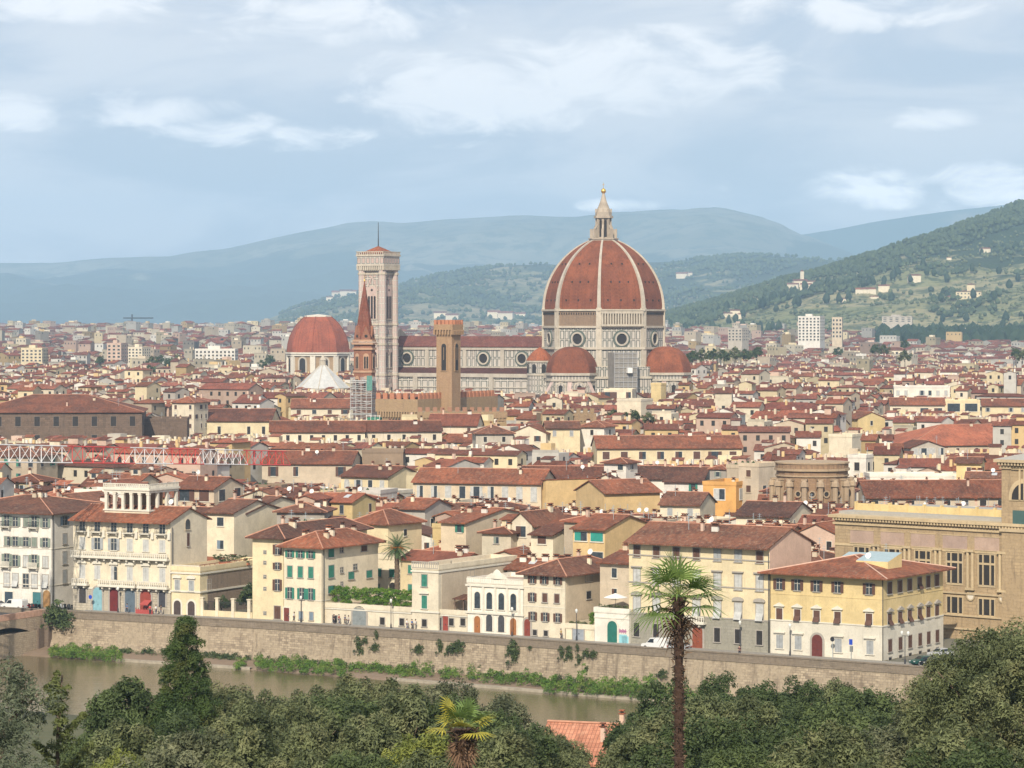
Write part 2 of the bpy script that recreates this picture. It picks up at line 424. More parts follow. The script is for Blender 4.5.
# ------------------------------------------------------------------ hills
def hill_mat(name, forest, field1, field2, thr, sc1, zf=None, tex=.03):
    m, t = newmat(name); P = sock(t)
    v = t.n('ShaderNodeTexVoronoi', feature='F1'); t.set(v.inputs['Vector'], t.mapv(P, (sc1, sc1, sc1 * 3))); v.inputs['Scale'].default_value = 1
    sp = t.n('ShaderNodeSeparateColor'); t.set(sp.inputs[0], v.outputs['Color'])
    n1 = t.noise(P, sc1 * .6, 5, .6); n2 = t.noise(P, tex, 4, .7)
    fld = t.mix(sp.outputs[0], field1, field2)
    fld = t.mix(t.m('MULTIPLY', t.ramp(n2, .45, .6), .8), fld, mul(forest, 1.2))
    z = t.n('ShaderNodeSeparateXYZ'); t.set(z.inputs[0], P)
    k = t.m('ADD', n1, t.m('MULTIPLY', sp.outputs[1], .16))
    if zf: k = t.m('ADD', k, t.m('MULTIPLY', t.m('SUBTRACT', z.outputs[2], zf[0]), -1.0 / zf[1]))
    c = t.mix(t.ramp(k, thr, thr + .05), t.mix(n2, mul(forest, .6), mul(forest, 1.45)), fld)
    finish(t, c, .95, n2, .9, 12); return m
HILLS = {}
def hill(name, crest, Yc, Yf, Yb, mat, amp, nscale, pw=1.0, ncol=230, nrow=70, x0=-260, x1=1300, seed=0, crest_amp=.02):
    xs, ys = [c[0] for c in crest], [c[1] for c in crest]
    def f(x, y):
        px = SX(x, y); cz = CAMH + (HZ - float(np.interp(px, xs, ys))) / F * Yc
        zf = plain_z(Yf) - 3
        t_ = (y - Yf) / (Yc - Yf)
        if t_ <= 1:
            s = max(0, t_) ** pw; s = s * s * (3 - 2 * s) * .35 + s * .65
        else: s = 1 - ((y - Yc) / (Yb - Yc)) ** 1.3 * .9
        q = Vector((x * nscale, y * nscale, seed))
        nz = noise.fractal(q, .9, 2.1, 6)
        w_ = max(0, min(1, t_)) * (1 - min(1, max(0, t_)) * .985) * 1.9
        return zf + (cz - zf) * s + amp * nz * w_ * min(1, max(0, (cz - zf)) / 120) + crest_amp * (cz - zf) * noise.fractal(q * 3, .9, 2, 4) * min(1, max(0, t_))
    rows = []
    for i in range(nrow + 1):
        y = Yf + (Yb - Yf) * (i / nrow)
        rows.append([((px - 512) / F * y, y, f((px - 512) / F * y, y)) for px in np.linspace(x0, x1, ncol)])
    HILLS[name] = f
    return sheet(name, rows, mat, smooth=True)
hill('far_ridge', [(-300, 300), (600, 290), (700, 262), (760, 240), (830, 229), (880, 220), (930, 213), (1000, 205), (1060, 196), (1400, 200)],
     19900, 19200, 20400, hill_mat('far_ridge_land', (.03, .05, .025), (.1, .1, .06), (.16, .14, .09), .55, .0008, tex=.004), 220, .0004, ncol=160, nrow=40, seed=9)
hill('mountain', [(-300, 262), (0, 262), (60, 261), (110, 258), (170, 257), (225, 250), (262, 241), (300, 233), (350, 223), (375, 221), (400, 222), (440, 219), (480, 217), (520, 216), (560, 218), (600, 218), (640, 214), (690, 211), (715, 211), (740, 217), (770, 227), (800, 239), (850, 256), (900, 275), (1000, 300), (1400, 310)],
     18500, 12500, 19100, hill_mat('mountain_land', (.04, .06, .035), (.11, .12, .075), (.18, .18, .13), .50, .0016, (420, -900), tex=.008), 480, .00045, 1.25, seed=3, crest_amp=.008)
hill('middle_hill', [(-300, 340), (200, 334), (262, 322), (300, 309), (335, 301), (380, 292), (430, 281), (470, 272), (520, 266), (545, 264), (575, 265), (620, 262), (660, 262), (700, 258), (740, 255), (800, 257), (860, 262), (920, 270), (1000, 285), (1400, 300)],
     10500, 7200, 12200, hill_mat('middle_hill_land', (.025, .042, .018), (.15, .155, .07), (.24, .21, .12), .50, .0045, (150, 900), tex=.022), 150, .0012, .95, seed=5)
hill('near_hill', [(-300, 380), (520, 350), (600, 331), (650, 318), (700, 304), (745, 290), (790, 279), (830, 268), (870, 255), (905, 244), (940, 231), (970, 220), (1000, 209), (1024, 201), (1060, 188), (1400, 120)],
     5600, 3700, 7400, hill_mat('near_hill_land', (.024, .044, .015), (.17, .18, .075), (.26, .23, .12), .50, .007, (120, 340), tex=.035), 75, .0026, .9, seed=8, x0=380)
# ------------------------------------------------------------------ the cathedral
MARB = marble('clad_marble', 2.2, 4.2); MARBW = marble('clad_marble_wide', 3.4, 5.6, a=.12, b=.2)
MARBF = marble('fine_marble', 1.5, 2.6, a=.1, b=.3)
WMARB = stucco('white_marble', (.47, .42, .34), .7, (.20, .16, .12)); PINKM = stucco('pink_marble', (.50, .38, .33), .4)
CAMPM = marble('tower_marble', 2.4, 3.2, (.56, .50, .43), (.14, .16, .14), (.46, .32, .27), .16, .26, .5)
BROWNB = stone('rough_brown_brick', (.32, .22, .14), (.22, .15, .1), (.16, .12, .09), .5, .22, .4)
DOMET = tiles('dome_tiles', (.39, .125, .054), (.25, .082, .04), (.36, .2, .12))
GOLD = plain('gilded_copper', (.75, .48, .12), .35, metal=.8)
SCAFM = stucco('scaffold_sheeting', (.27, .25, .22), .6)
SKYL = [] # (px0, px1, y_bottom_visible, depth): what nearer houses must not rise above
RC = R(-28.5)
DY = 1333.0; DX = PX(603.5, DY)
SKYL += [(392, 545, 393, 1380), (535, 700, 392, 1300), (352, 402, 392, 1350), (298, 350, 391, 1480), (430, 464, 392, 1000), (286, 350, 374, 1740)]

def octa(mb, R_, z0, z1, m=0, cx=0, cy=0, r2=None, cap=True, n=8, a0=None):
    mb.ring([(R_, z0), (R_ if r2 is None else r2, z1)], n, cx, cy, R(22.5) if a0 is None else a0, m, cap=cap)
cath = thing('cathedral', (DX, DY, 0), RC, 'huge cathedral with ribbed red octagonal dome and white lantern above the city', 'cathedral')
AP = math.cos(R(22.5))
RD = 26.8
# drum
mb = MB(); octa(mb, RD + .2, 0, 51.6); drum = mb.build('drum', [MARB], cath)
mb = MB()
for z, e, h in ((51.4, .9, .9), (42.0, 1.1, 1.0), (34.0, 1.0, .8)): octa(mb, RD + e, z, z + h, 0)
octa(mb, RD + .3, 52.2, 58.8, 1)
octa(mb, RD + 1.0, 58.8, 59.6, 0)
for k in range(8):                                                     # clasping corner pilasters
    a = R(22.5 + 45 * k); c = Vector((math.cos(a), math.sin(a)))
    mb.X = Matrix.Translation((c.x * (RD - .7), c.y * (RD - .7), 0)) @ Matrix.Rotation(a, 4, 'Z')
    mb.box(-1.4, -1.2, 34, 1.25, 1.2, 60.2, 0)
mb.X = None
mb.build('cornices', [WMARB, BROWNB], cath)
def facemat(k, ap, z):  # frame on the k-th drum face; local y = inward, x along the face, origin on the face centre
    a = R(45 * k)
    return Matrix.Translation((math.cos(a) * ap, math.sin(a) * ap, z)) @ Matrix.Rotation(a + math.pi / 2, 4, 'Z')
def torus_ring(mb, r0, r1, y0, y1, m=0, n=28):
    """flat ring in the xz plane standing from y1 (wall) to y0 (front)"""
    for k in range(n):
        a, b = 2 * math.pi * k / n, 2 * math.pi * (k + 1) / n
        ca, sa, cb, sb = math.cos(a), math.sin(a), math.cos(b), math.sin(b)
        mb.face([(r0 * ca, y0, r0 * sa), (r0 * cb, y0, r0 * sb), (r1 * cb, y0, r1 * sb), (r1 * ca, y0, r1 * sa)][::-1], m)
        mb.face([(r1 * ca, y1, r1 * sa), (r1 * cb, y1, r1 * sb), (r1 * cb, y0, r1 * sb), (r1 * ca, y0, r1 * sa)], m)
        mb.face([(r0 * cb, y1, r0 * sb), (r0 * ca, y1, r0 * sa), (r0 * ca, y0, r0 * sa), (r0 * cb, y0, r0 * sb)], m)
def disc(mb, r, y, m, n=28): mb.face([(r * math.cos(-2 * math.pi * k / n), y, r * math.sin(-2 * math.pi * k / n)) for k in range(n)][::-1], m)
mb = MB(); torus_ring(mb, 2.35, 3.1, -.7, .2, 0); torus_ring(mb, 3.1, 3.9, -.35, .2, 1); disc(mb, 2.4, -.12, 2)
ROUNDW = mb.mesh('round_window', [WMARB, plain('dark_green_marble', (.10, .12, .10), .6), DARK])
for k in (-4, -3, -2, -1, 0, 1):
    M_ = facemat(k, (RD + .2) * AP, 46.6); o = link('round_window', ROUNDW, cath); o.matrix_local = M_
# gallery on the face towards the river (k=-1 is south-east)
mb = MB(); ww = 19.4; mb.X = facemat(-1, (RD + .3) * AP, 52.1)
mb.box(-ww / 2, -1.6, 0, ww / 2, 0, .9); mb.box(-ww / 2, -1.5, 5.6, ww / 2, 0, 6.9); mb.box(-ww / 2, -1.8, 6.9, ww / 2, 0, 7.4)
for i in range(16):
    x = -ww / 2 + .6 + i * (ww - 1.2) / 15; mb.box(x - .32, -1.45, .9, x + .32, -.7, 5.6)
mb.build('gallery', WMARB, cath)
# small putlog row under the raw brick faces
mb = MB(); mb.box(-.2, -.25, 0, .2, .1, .9); CORB = mb.mesh('corbel', [DARK])
for k in (-2, -3, 0):
    for i in range(16): o = link('corbel', CORB, cath); o.matrix_local = facemat(k, (RD + .3) * AP, 57.2) @ Matrix.Translation((-9 + i * 1.2, 0, 0))
# dome shell
RcD = 33.4; ZD = 59.5; HD = 31.0
def prof(z): return math.sqrt(max(0, RcD ** 2 - z ** 2)) - (RcD - (RD - .3))
pts = [(prof(HD * i / 20), ZD + HD * i / 20) for i in range(21)]
mb = MB(); mb.ring(pts, 8, 0, 0, R(22.5), 0)
dome = mb.build('dome', [DOMET], cath)
for k in range(8):                                                     # eight white ribs
    a = R(22.5 + 45 * k); mb = MB(); mb.X = Matrix.Rotation(a, 4, 'Z')
    for i in range(20):
        (r0, z0), (r1, z1) = pts[i], pts[i + 1]; w0 = .82 - .4 * i / 20; w1 = .82 - .4 * (i + 1) / 20
        a_, b_ = 0.75, 0.75
        q0 = [(r0 - .6, -w0, z0), (r0 + a_, -w0, z0), (r0 + a_, w0, z0), (r0 - .6, w0, z0)]
        q1 = [(r1 - .6, -w1, z1), (r1 + a_, -w1, z1), (r1 + a_, w1, z1), (r1 - .6, w1, z1)]
        for j in (0, 1, 2): mb.face([q0[j], q0[j + 1], q1[j + 1], q1[j]])
    mb.build('rib', WMARB, dome)
mb = MB(); mb.box(-.5, -.3, -.35, .28, .3, .45); AIRO = mb.mesh('air_opening', [DARK])
for k in range(8):                                                     # little air openings in the shell
    a = R(45 * k)
    for hz in (4, 12, 20):
        r = prof(hz) * AP; sl = (prof(hz + 1) - prof(hz)) * AP
        for x in ((-6, 0, 6) if hz == 4 else (-4, 0, 4) if hz == 12 else (-2.5, 2.5)):
            o = link('air_opening', AIRO, dome); o.matrix_local = Matrix.Rotation(a, 4, 'Z') @ Matrix.Translation((r, x, ZD + hz))
# lantern
lan = MB(); z = ZD + HD
octa(lan, 6.4, z - 1.4, z + .2); octa(lan, 6.8, z + .2, z + .7); octa(lan, 3.0, z, z + 10.2)
for k in range(8):
    lan.X = Matrix.Rotation(R(22.5 + 45 * k), 4, 'Z')
    lan.box(2.6, -.45, z, 3.6, .45, z + 9.6)
    lan.face([(3.4, -.35, z + .6), (5.9, -.35, z + .6), (5.6, -.35, z + 3.6), (4.5, -.35, z + 4.6), (3.4, -.35, z + 7.0)]); lan.face([(3.4, .35, z + .6), (5.9, .35, z + .6), (5.6, .35, z + 3.6), (4.5, .35, z + 4.6), (3.4, .35, z + 7.0)][::-1])
    lan.face([(5.9, -.35, z + .6), (5.9, .35, z + .6), (5.6, .35, z + 3.6), (5.6, -.35, z + 3.6)]); lan.face([(5.6, -.35, z + 3.6), (5.6, .35, z + 3.6), (3.4, .35, z + 7), (3.4, -.35, z + 7)])
    lan.box(5.0, -.5, z + .6, 6.0, .5, z + 4.8)
lan.X = None
octa(lan, 4.3, z + 9.6, z + 10.6); octa(lan, 3.7, z + 10.6, z + 12.2)
lan.ring([(3.5, z + 12.2), (2.6, z + 14.2), (1.4, z + 17.2), (.55, z + 20.6)], 16)
for k in range(8):
    lan.X = Matrix.Rotation(R(22.5 + 45 * k), 4, 'Z'); lan.box(3.1, -.3, z + 12, 3.7, .3, z + 13.8)
lan.X = None
lo = lan.build('lantern', [stucco('weathered_marble', (.40, .34, .27), .8, (.15, .12, .09))], dome)
mb = MB()
for k in range(8):
    mb.X = Matrix.Rotation(R(45 * k), 4, 'Z') @ Matrix.Translation((3.0 * AP, 0, z + 1.2)) @ Matrix.Rotation(R(90), 4, 'Z'); mb.arch(0, 0, 0, 1.2, 7.6, 0, d=.06)
mb.X = None; mb.build('lantern_window', DARK, dome)
mb = MB(); mb.ring([(.1, z + 20.4), (.85, z + 20.9), (1.2, z + 21.7), (.85, z + 22.5), (.1, z + 23)], 14, smooth=True)
mb.bar((0, 0, z + 22.8), (0, 0, z + 25.4), .1); mb.bar((-.6, 0, z + 24.5), (.6, 0, z + 24.5), .1); mb.build('gilded_ball', GOLD, dome)

# lower body and tribunes
mb = MB(); octa(mb, 31.5, 0, 29.5); octa(mb, 32.1, 29.3, 30.3, 1); octa(mb, 30.4, 30.3, 34.5)
mb.build('crossing_body', [MARB, WMARB], cath)
def tribune(name, ang, dist, label=None):
    cx, cy = math.cos(R(ang)) * dist, math.sin(R(ang)) * dist
    mb = MB(); n = 8
    octa(mb, 16.2, 0, 20.5, 0, cx, cy); octa(mb, 16.8, 20.3, 21.4, 1, cx, cy); octa(mb, 11.2, 21, 31.0, 0, cx, cy); octa(mb, 11.9, 28.3, 29.2, 1, cx, cy); octa(mb, 12.0, 30.8, 31.9, 1, cx, cy)
    for k in range(8):                                                  # sloping pink-edged buttresses
        a = R(22.5 + 45 * k); mb.X = Matrix.Translation((cx, cy, 0)) @ Matrix.Rotation(a, 4, 'Z')
        mb.face([(10, -.9, 20), (17, -.9, 20), (10, -.9, 30)]); mb.face([(10, .9, 30), (17, .9, 20), (10, .9, 20)])
        mb.face([(17, -.9, 20), (17, .9, 20), (10, .9, 30), (10, -.9, 30)], 2); mb.box(15.2, -1.3, 0, 17.2, 1.3, 21.2, 2)
    mb.X = None
    body = mb.build('tribune', [MARBF, WMARB, PINKM], cath)
    mb = MB(); H = 11.4; p = []
    for i in range(13):
        t_ = i / 12; zz = H * math.sin(t_ * math.pi / 2); p.append((11.0 * math.cos(t_ * math.pi / 2) ** .92 + .35, 31.9 + zz))
    mb.ring(p, 8, cx, cy, R(22.5), 0); mb.ring([(.6, 43.2), (.35, 44.6), (.1, 45)], 8, cx, cy, 0, 1); mb.build('half_dome', [DOMET, WMARB], body)
    for k in range(8):                                                  # blind arches with tall windows
        a = 45 * k
        for (ap, z0, ww_, hh) in ((11.2 * AP, 22.2, 5.2, 6.0), (16.2 * AP, 4, 4.2, 14)):
            x, y = cx + math.cos(R(a)) * ap, cy + math.sin(R(a)) * ap
            if math.hypot(x, y) < dist: continue
            g = MB(); g.arch(0, 0, z0, ww_, hh, 0, 10, .25); g.arch(0, -.25, z0, ww_ - 1.0, hh - .6, 1, 10, .06); g.arch(0, -.31, z0, ww_ * .36, hh * .74, 2, 8, .05)
            o = g.build('arched_window', [WMARB, MARBF, DARK], body); o.location = (x, y, 0); o.rotation_euler = (0, 0, R(a + 90))
    return body
tribune('s', -90, 30.5); tribune('e', 0, 30.5); tribune('n', 90, 30.5)
def exedra(ang):
    cx, cy = math.cos(R(ang)) * 29.5, math.sin(R(ang)) * 29.5
    mb = MB(); mb.ring([(5.6, 0), (5.6, 36.2)], 16, cx, cy); mb.ring([(6.1, 36.2), (6.1, 37)], 16, cx, cy, 0, 1); mb.ring([(6, 30.4), (6, 31.2)], 16, cx, cy, 0, 1)
    b = mb.build('exedra', [MARBF, WMARB], cath)
    mb = MB(); mb.ring([(6.2, 37), (4.6, 39.4), (2.6, 41.4), (.3, 42.9)], 16, cx, cy); mb.build('cone_roof', DOMET, b)
    for k in range(16):
        a = 360 / 16 * k; x, y = cx + math.cos(R(a)) * 5.55, cy + math.sin(R(a)) * 5.55
        if k % 2 or math.hypot(x, y) < 29: continue
        g = MB(); g.arch(0, 0, 31.6, 1.9, 3.9, 0, 8, .12); o = g.build('niche', DARK, b); o.location = (x, y, 0); o.rotation_euler = (0, 0, R(a + 90))
exedra(-135)
# nave: runs towards local -x
NX0, NX1 = -25.0, -106.0
mb = MB(); mb.box(NX1, -10.2, 0, NX0, 10.2, 42.6, 0)
mb.box(NX1, -10.8, 41.4, NX0, -10.2, 43.0, 1); mb.box(NX1, -10.6, 33.4, NX0, -10.2, 34.0, 1)
for x in (NX0 - 1, -45.5, -65, -84.5, NX1 + 1.2): mb.box(x - .9, -10.75, 31, x + .9, -10.2, 41.4, 1)
nave = mb.build('nave', [MARB, WMARB], cath)
mb = MB()
for s in (-1, 1): mb.face([(NX1, 11.3 * s, 42.8), (NX0, 11.3 * s, 42.8), (NX0 + 2, 0, 47.6), (NX1, 0, 47.6)][::-s])
mb.face([(NX1, -11.3, 42.8), (NX0, -11.3, 42.8), (NX0, -11.3, 43.1), (NX1, -11.3, 43.1)])
mb.build('roof', [tiles('nave_tiles', (.17, .055, .042), (.11, .04, .034))], nave)
mb = MB(); mb.face([(NX1, -11.5, 42), (NX1, 11.5, 42), (NX1, 11.5, 44.4), (NX1, 0, 51.2), (NX1, -11.5, 44.4)][::-1]); mb.face([(NX1 + 1.2, -11.5, 42), (NX1 + 1.2, 11.5, 42), (NX1 + 1.2, 11.5, 44.4), (NX1 + 1.2, 0, 51.2), (NX1 + 1.2, -11.5, 44.4)])
mb.face([(NX1, -11.5, 44.4), (NX1 + 1.2, -11.5, 44.4), (NX1 + 1.2, 0, 51.2), (NX1, 0, 51.2)]); mb.face([(NX1, -11.5, 42), (NX1 + 1.2, -11.5, 42), (NX1 + 1.2, -11.5, 44.4), (NX1, -11.5, 44.4)])
mb.build('facade_gable', WMARB, nave)
for x in (-35.5, -55.2, -74.8, -95):
    o = link('round_window', ROUNDW, nave); o.location = (x, -10.2, 37.6); o.scale = (.92, 1, .92)
mb = MB(); mb.box(NX1, -20.5, 0, NX0, -10.3, 29.6, 0)
mb.box(NX1, -21.3, 29.3, NX0, -20.4, 31.0, 1); mb.box(NX1, -20.9, 20.2, NX0, -20.5, 20.9, 1); mb.box(NX1, -20.9, 24.6, NX0, -20.5, 25.1, 1)
for x in (NX0 - 1, -45.5, -65, -84.5, NX1 + 1.2): mb.box(x - 1.1, -21.4, 0, x + 1.1, -20.5, 29.4, 1)
ais = mb.build('aisle', [MARBW, WMARB], nave)
mb = MB(); mb.face([(NX1, -20.6, 31.0), (NX0, -20.6, 31.0), (NX0, -10.2, 33.4), (NX1, -10.2, 33.4)]); mb.build('aisle_roof', [tiles('nave_tiles', 0, 0)], nave)
for x in (-35.5, -55.2, -74.8, -95):
    g = MB(); g.arch(0, 0, 7, 3.6, 15.5, 0, 10, .3); g.arch(0, -.3, 7.6, 2.2, 13.9, 1, 10, .05); o = g.build('tall_window', [WMARB, DARK], nave); o.location = (x, -20.5, 0)
# restoration scaffold on the south-east corner of the crossing
sct = thing('scaffold_tower', (DX, DY, 0), RC, 'grey sheeted restoration scaffold standing between the two apse half domes of the cathedral', 'scaffold')
mb = MB(); mb.X = facemat(-1, 33.2, 0)
mb.box(-7.6, -5, 0, 2.6, 4, 40.8, 0); sheet_o = mb.build('sheeting', SCAFM, sct)
mb = MB(); mb.X = facemat(-1, 38.4, 0)
for i in range(6): mb.bar((-7.7 + i * 2.06, -.12, 0), (-7.7 + i * 2.06, -.12, 41.6), .1)
for j in range(20): mb.bar((-7.8, -.16, 1.5 + j * 2.05), (2.8, -.16, 1.5 + j * 2.05), .09)
mb.build('poles', plain('scaffold_steel', (.42, .42, .42), .5), sct)
mb = MB(); mb.X = facemat(-1, 38.6, 0); mb.box(-2.3, -2, 32, -.2, 0, 34.2); mb.build('hoist_cabin', WHITE, sct)

# ------------------------------------------------------------------ bell tower
BY = 1356.0; bx = PX(378.3, BY)
tw = thing('bell_tower', (bx, BY, 0), RC, 'tall square marble bell tower with corner buttresses and pole left of the cathedral', 'bell tower')
HS = 5.25
mb = MB(); mb.box(-HS, -HS, 0, HS, HS, 78, 0, False)
for sx in (-1, 1):
    for sy in (-1, 1): mb.ring([(1.75, 0), (1.75, 82.5)], 8, sx * HS, sy * HS, R(22.5), 1)
for z in (14, 29.8, 43.5, 46.5, 52.5, 75.3):
    mb.box(-HS - .35, -HS - .35, z, HS + .35, HS + .35, z + .9, 2)
    for sx in (-1, 1):
        for sy in (-1, 1): mb.ring([(2.05, z), (2.05, z + .9)], 8, sx * HS, sy * HS, R(22.5), 2)
shaft = mb.build('shaft', [CAMPM, marble('buttress_marble', 1.7, 2.6, (.60, .55, .48), (.3, .28, .24), (.50, .36, .31), .15, .2), WMARB], tw)
mb = MB()
mb.box(-7.0, -7.0, 80.0, 7.0, 7.0, 83.6, 0); mb.box(-7.4, -7.4, 83.6, 7.4, 7.4, 84.4, 1); mb.box(-7.2, -7.2, 79.2, 7.2, 7.2, 80.0, 1); mb.box(-6.6, -6.6, 77, 6.6, 6.6, 79.2, 1)
for i in range(13):
    for s in (-1, 1):
        t_ = -6.7 + i * 13.4 / 12; mb.box(t_ - .3, s * 7.0 - .25, 77.4, t_ + .3, s * 7.0 + .25, 79.2, 1); mb.box(s * 7.0 - .25, t_ - .3, 77.4, s * 7.0 + .25, t_ + .3, 79.2, 1)
        mb.box(t_ - .2, s * 7.2 - .15, 84.4, t_ + .2, s * 7.2 + .15, 85.5, 1); mb.box(s * 7.2 - .15, t_ - .2, 84.4, s * 7.2 + .15, t_ + .2, 85.5, 1)
for s in (-1, 1): mb.box(-7.4, s * 7.2 - .2, 85.5, 7.4, s * 7.2 + .2, 85.8, 1); mb.box(s * 7.2 - .2, -7.4, 85.5, s * 7.2 + .2, 7.4, 85.8, 1)
mb.build('top_cornice', [CAMPM, WMARB], tw)
mb = MB(); a = 6.8
for k in range(4):
    c = [(-a, -a), (a, -a), (a, a), (-a, a)]; p, q = c[k], c[(k + 1) % 4]; mb.face([(*p, 84.5), (*q, 84.5), (0, 0, 88.4)])
mb.build('roof', [DOMET], tw); mb = MB(); mb.bar((0, 0, 88), (0, 0, 99), .28, n=6, r2=.12); mb.build('pole', IRON, tw)
def lancets(parent, width, h, n, gable=True):
    g = MB(); g.arch(0, 0, 0, width, h, 0, 10, .35); g.arch(0, -.35, .4, width - .9, h - .7, 2, 10, .04)
    w1 = (width - 1.1) / n
    for i in range(n):
        x = -(width - 1.1) / 2 + w1 * (i + .5); g.arch(x, -.40, .5, w1 * .68, h * .66, 1, 6, .04)
    g.face([(-.7, -.43, h - 2.1), (0, -.43, h - 2.8), (.7, -.43, h - 2.1), (0, -.43, h - 1.4)], 1)
    if gable:
        top = h + 4.5; e = width / 2 + .6
        for s in (-1, 1):
            g.face([(s * e, -.4, h - 2.5), (s * (e - .6), -.4, h - 2.5), (0, -.4, top - 1.0), (0, -.4, top)][::s], 2)
    return g.mesh('arched_window', [WMARB, DARK, PINKM])
WB, WS = lancets(None, 5.6, 15.5, 3), lancets(None, 2.6, 8.8, 2)
for (rz, px_, py_) in ((0, 0, -1), (90, 1, 0)):
    for x, z, me in ((0, 53.5 + 1.5, WB), (-1.9, 33.2, WS), (1.9, 33.2, WS), (-1.9, 17.5, WS), (1.9, 17.5, WS)):
        o = link('arched_window', me, tw); o.rotation_euler = (0, 0, R(rz))
        o.location = (x, -HS, z) if rz == 0 else (HS, x, z)

# ------------------------------------------------------------------ small-domed chapel, baptistery
CY = 1760.0; cx0 = PX(318, CY)
ch = thing('domed_chapel', (cx0, CY, 0), RC, 'octagonal brown chapel with plain red dome at the left of the bell tower', 'chapel')
OCH = stucco('ochre_stone', (.38, .27, .16), .5); mb = MB(); RA = 18.0; a0 = R(22.5)
mb.ring([(RA, 0), (RA, 34.6)], 8, 0, 0, a0, 0); 
for z, e in ((22.5, .7), (34.2, 1.0), (35.4, 1.5)): mb.ring([(RA + e, z), (RA + e, z + .9)], 8, 0, 0, a0, 1)
for k in range(8):
    a = a0 + R(45 * k); mb.X = Matrix.Rotation(a, 4, 'Z'); mb.box(RA - 1.2, -1.5, 0, RA + .5, 1.5, 34.6, 1)
mb.X = None; body = mb.build('drum', [OCH, PALETRIM], ch)
mb = MB(); RcC = 26.0; p = [((math.sqrt(RcC ** 2 - (21 * i / 14) ** 2) - (RcC - RA - .4)), 36.2 + 21 * i / 14) for i in range(15)]
mb.ring(p, 8, 0, 0, a0, 0)
dm = mb.build('dome', [tiles('chapel_dome_tiles', (.31, .09, .052), (.22, .07, .043), (.36, .17, .1))], ch)
for k in range(8):
    mb = MB(); mb.X = Matrix.Rotation(a0 + R(45 * k), 4, 'Z')
    for (r0, z0), (r1, z1) in zip(p, p[1:]): mb.bar((r0, 0, z0), (r1, 0, z1), .28, n=4, cap=False)
    mb.build('rib', tiles('chapel_dome_tiles', 0, 0), dm)
mb = MB(); r_ = p[-1][0]; mb.ring([(r_ + .3, 57), (r_ + .3, 57.8)], 8, 0, 0, a0, 0); mb.ring([(r_ - .2, 57.8), (.2, 58.6)], 8, 0, 0, a0)
mb.build('cap', PALETRIM, dm)
g = MB(); g.arch(0, 0, 0, 6.0, 10.4, 0, 10, .4); g.arch(0, -.4, .8, 4.0, 8.6, 1, 10, .05)
CWIN = g.mesh('arched_window', [WMARB, DARK])
for k in range(8):
    o = link('arched_window', CWIN, ch); a = R(45 * k); o.location = (math.cos(a) * RA * AP, math.sin(a) * RA * AP, 23.6); o.rotation_euler = (0, 0, a + math.pi / 2)
VY = 1490.0; b = thing('baptistery', (PX(323, VY), VY, 0), RC, 'low octagonal building with white pyramid marble roof and tiny lantern', 'baptistery')
mb = MB(); mb.ring([(13.2, 0), (13.2, 20.5)], 8, 0, 0, a0, 0); mb.ring([(13.7, 20.5), (13.7, 21.3)], 8, 0, 0, a0, 1); mb.build('wall', [MARBF, WMARB], b)
mb = MB(); mb.ring([(13.6, 21.3), (.9, 33.0)], 8, 0, 0, a0, 0)
rf = mb.build('roof', [stucco('pale_roof_marble', (.50, .50, .48), .6, (.30, .31, .31))], b)
for k in range(8):
    mb = MB(); mb.X = Matrix.Rotation(a0 + R(45 * k), 4, 'Z'); mb.bar((13.6, 0, 21.3), (.9, 0, 33.05), .22, cap=False); mb.build('ridge', WMARB, rf)
mb = MB(); mb.ring([(1.5, 32.6), (1.5, 35), (1.8, 35), (.9, 36.6), (.1, 37.6)], 8, 0, 0, a0); mb.build('lantern', WMARB, rf)

# ------------------------------------------------------------------ palace with crenellated tower, brick spire
BRK = stone('tower_brick', (.42, .28, .16), (.33, .21, .12), (.28, .17, .1), .6, .25, .35, (.16, .09, .06))
BRKR = plain('merlon_brick', (.42, .18, .10), .9)
TY = 1000.0; tx = PX(448.5, TY)
bt_ = thing('crenellated_tower', (tx, TY, 0), RC, 'square brown stone tower with battlements and tall belfry openings before the nave', 'tower')
h_ = 2.95; mb = MB(); mb.box(-h_, -h_, 0, h_, h_, 49.5, 0, False); mb.build('shaft', [BRK], bt_)
mb = MB(); e = h_ + .65; mb.box(-e, -e, 51.4, e, e, 53.2, 0)
for i in range(7):
    t_ = -h_ - .3 + i * (2 * h_ + .6) / 6
    for s in (-1, 1): mb.box(t_ - .25, s * e - .3, 49.8, t_ + .25, s * e + .3, 51.4, 0); mb.box(s * e - .3, t_ - .25, 49.8, s * e + .3, t_ + .25, 51.4, 0)
mb.box(-h_ - .05, -h_ - .05, 49.2, h_ + .05, h_ + .05, 51.5, 0)
mb.build('corbelled_top', [BRK], bt_)
mb = MB()
for i in range(5):
    t_ = -e + .55 + i * (2 * e - 1.1) / 4
    for s in (-1, 1): mb.box(t_ - .48, s * (e - .25) - .25, 53.2, t_ + .48, s * (e - .25) + .25, 54.7, 0)
    if 0 < i < 4:
        for s in (-1, 1): mb.box(s * (e - .25) - .25, t_ - .48, 53.2, s * (e - .25) + .25, t_ + .48, 54.7, 0)
mb.build('merlons', [BRKR], bt_)
g = MB(); g.arch(0, 0, 0, 2.5, 9.6, 0, 10, .22); g.arch(0, -.22, .3, 1.75, 8.9, 1, 10, .04); g.box(-.08, -.34, 3.8, .08, -.24, 8.0, 0); BELF = g.mesh('belfry_opening', [BRK, DARK])
for rz, loc in ((0, (0, -h_, 37.6)), (90, (h_, 0, 37.6))): o = link('belfry_opening', BELF, bt_, loc, R(rz))
SKYL.append((372, 500, 408, 990))
pal = thing('battlemented_palace', (PX(417, 985), 985, 0), RC, 'long brown stone palace with a row of merlons below the bell tower and nave', 'palace')
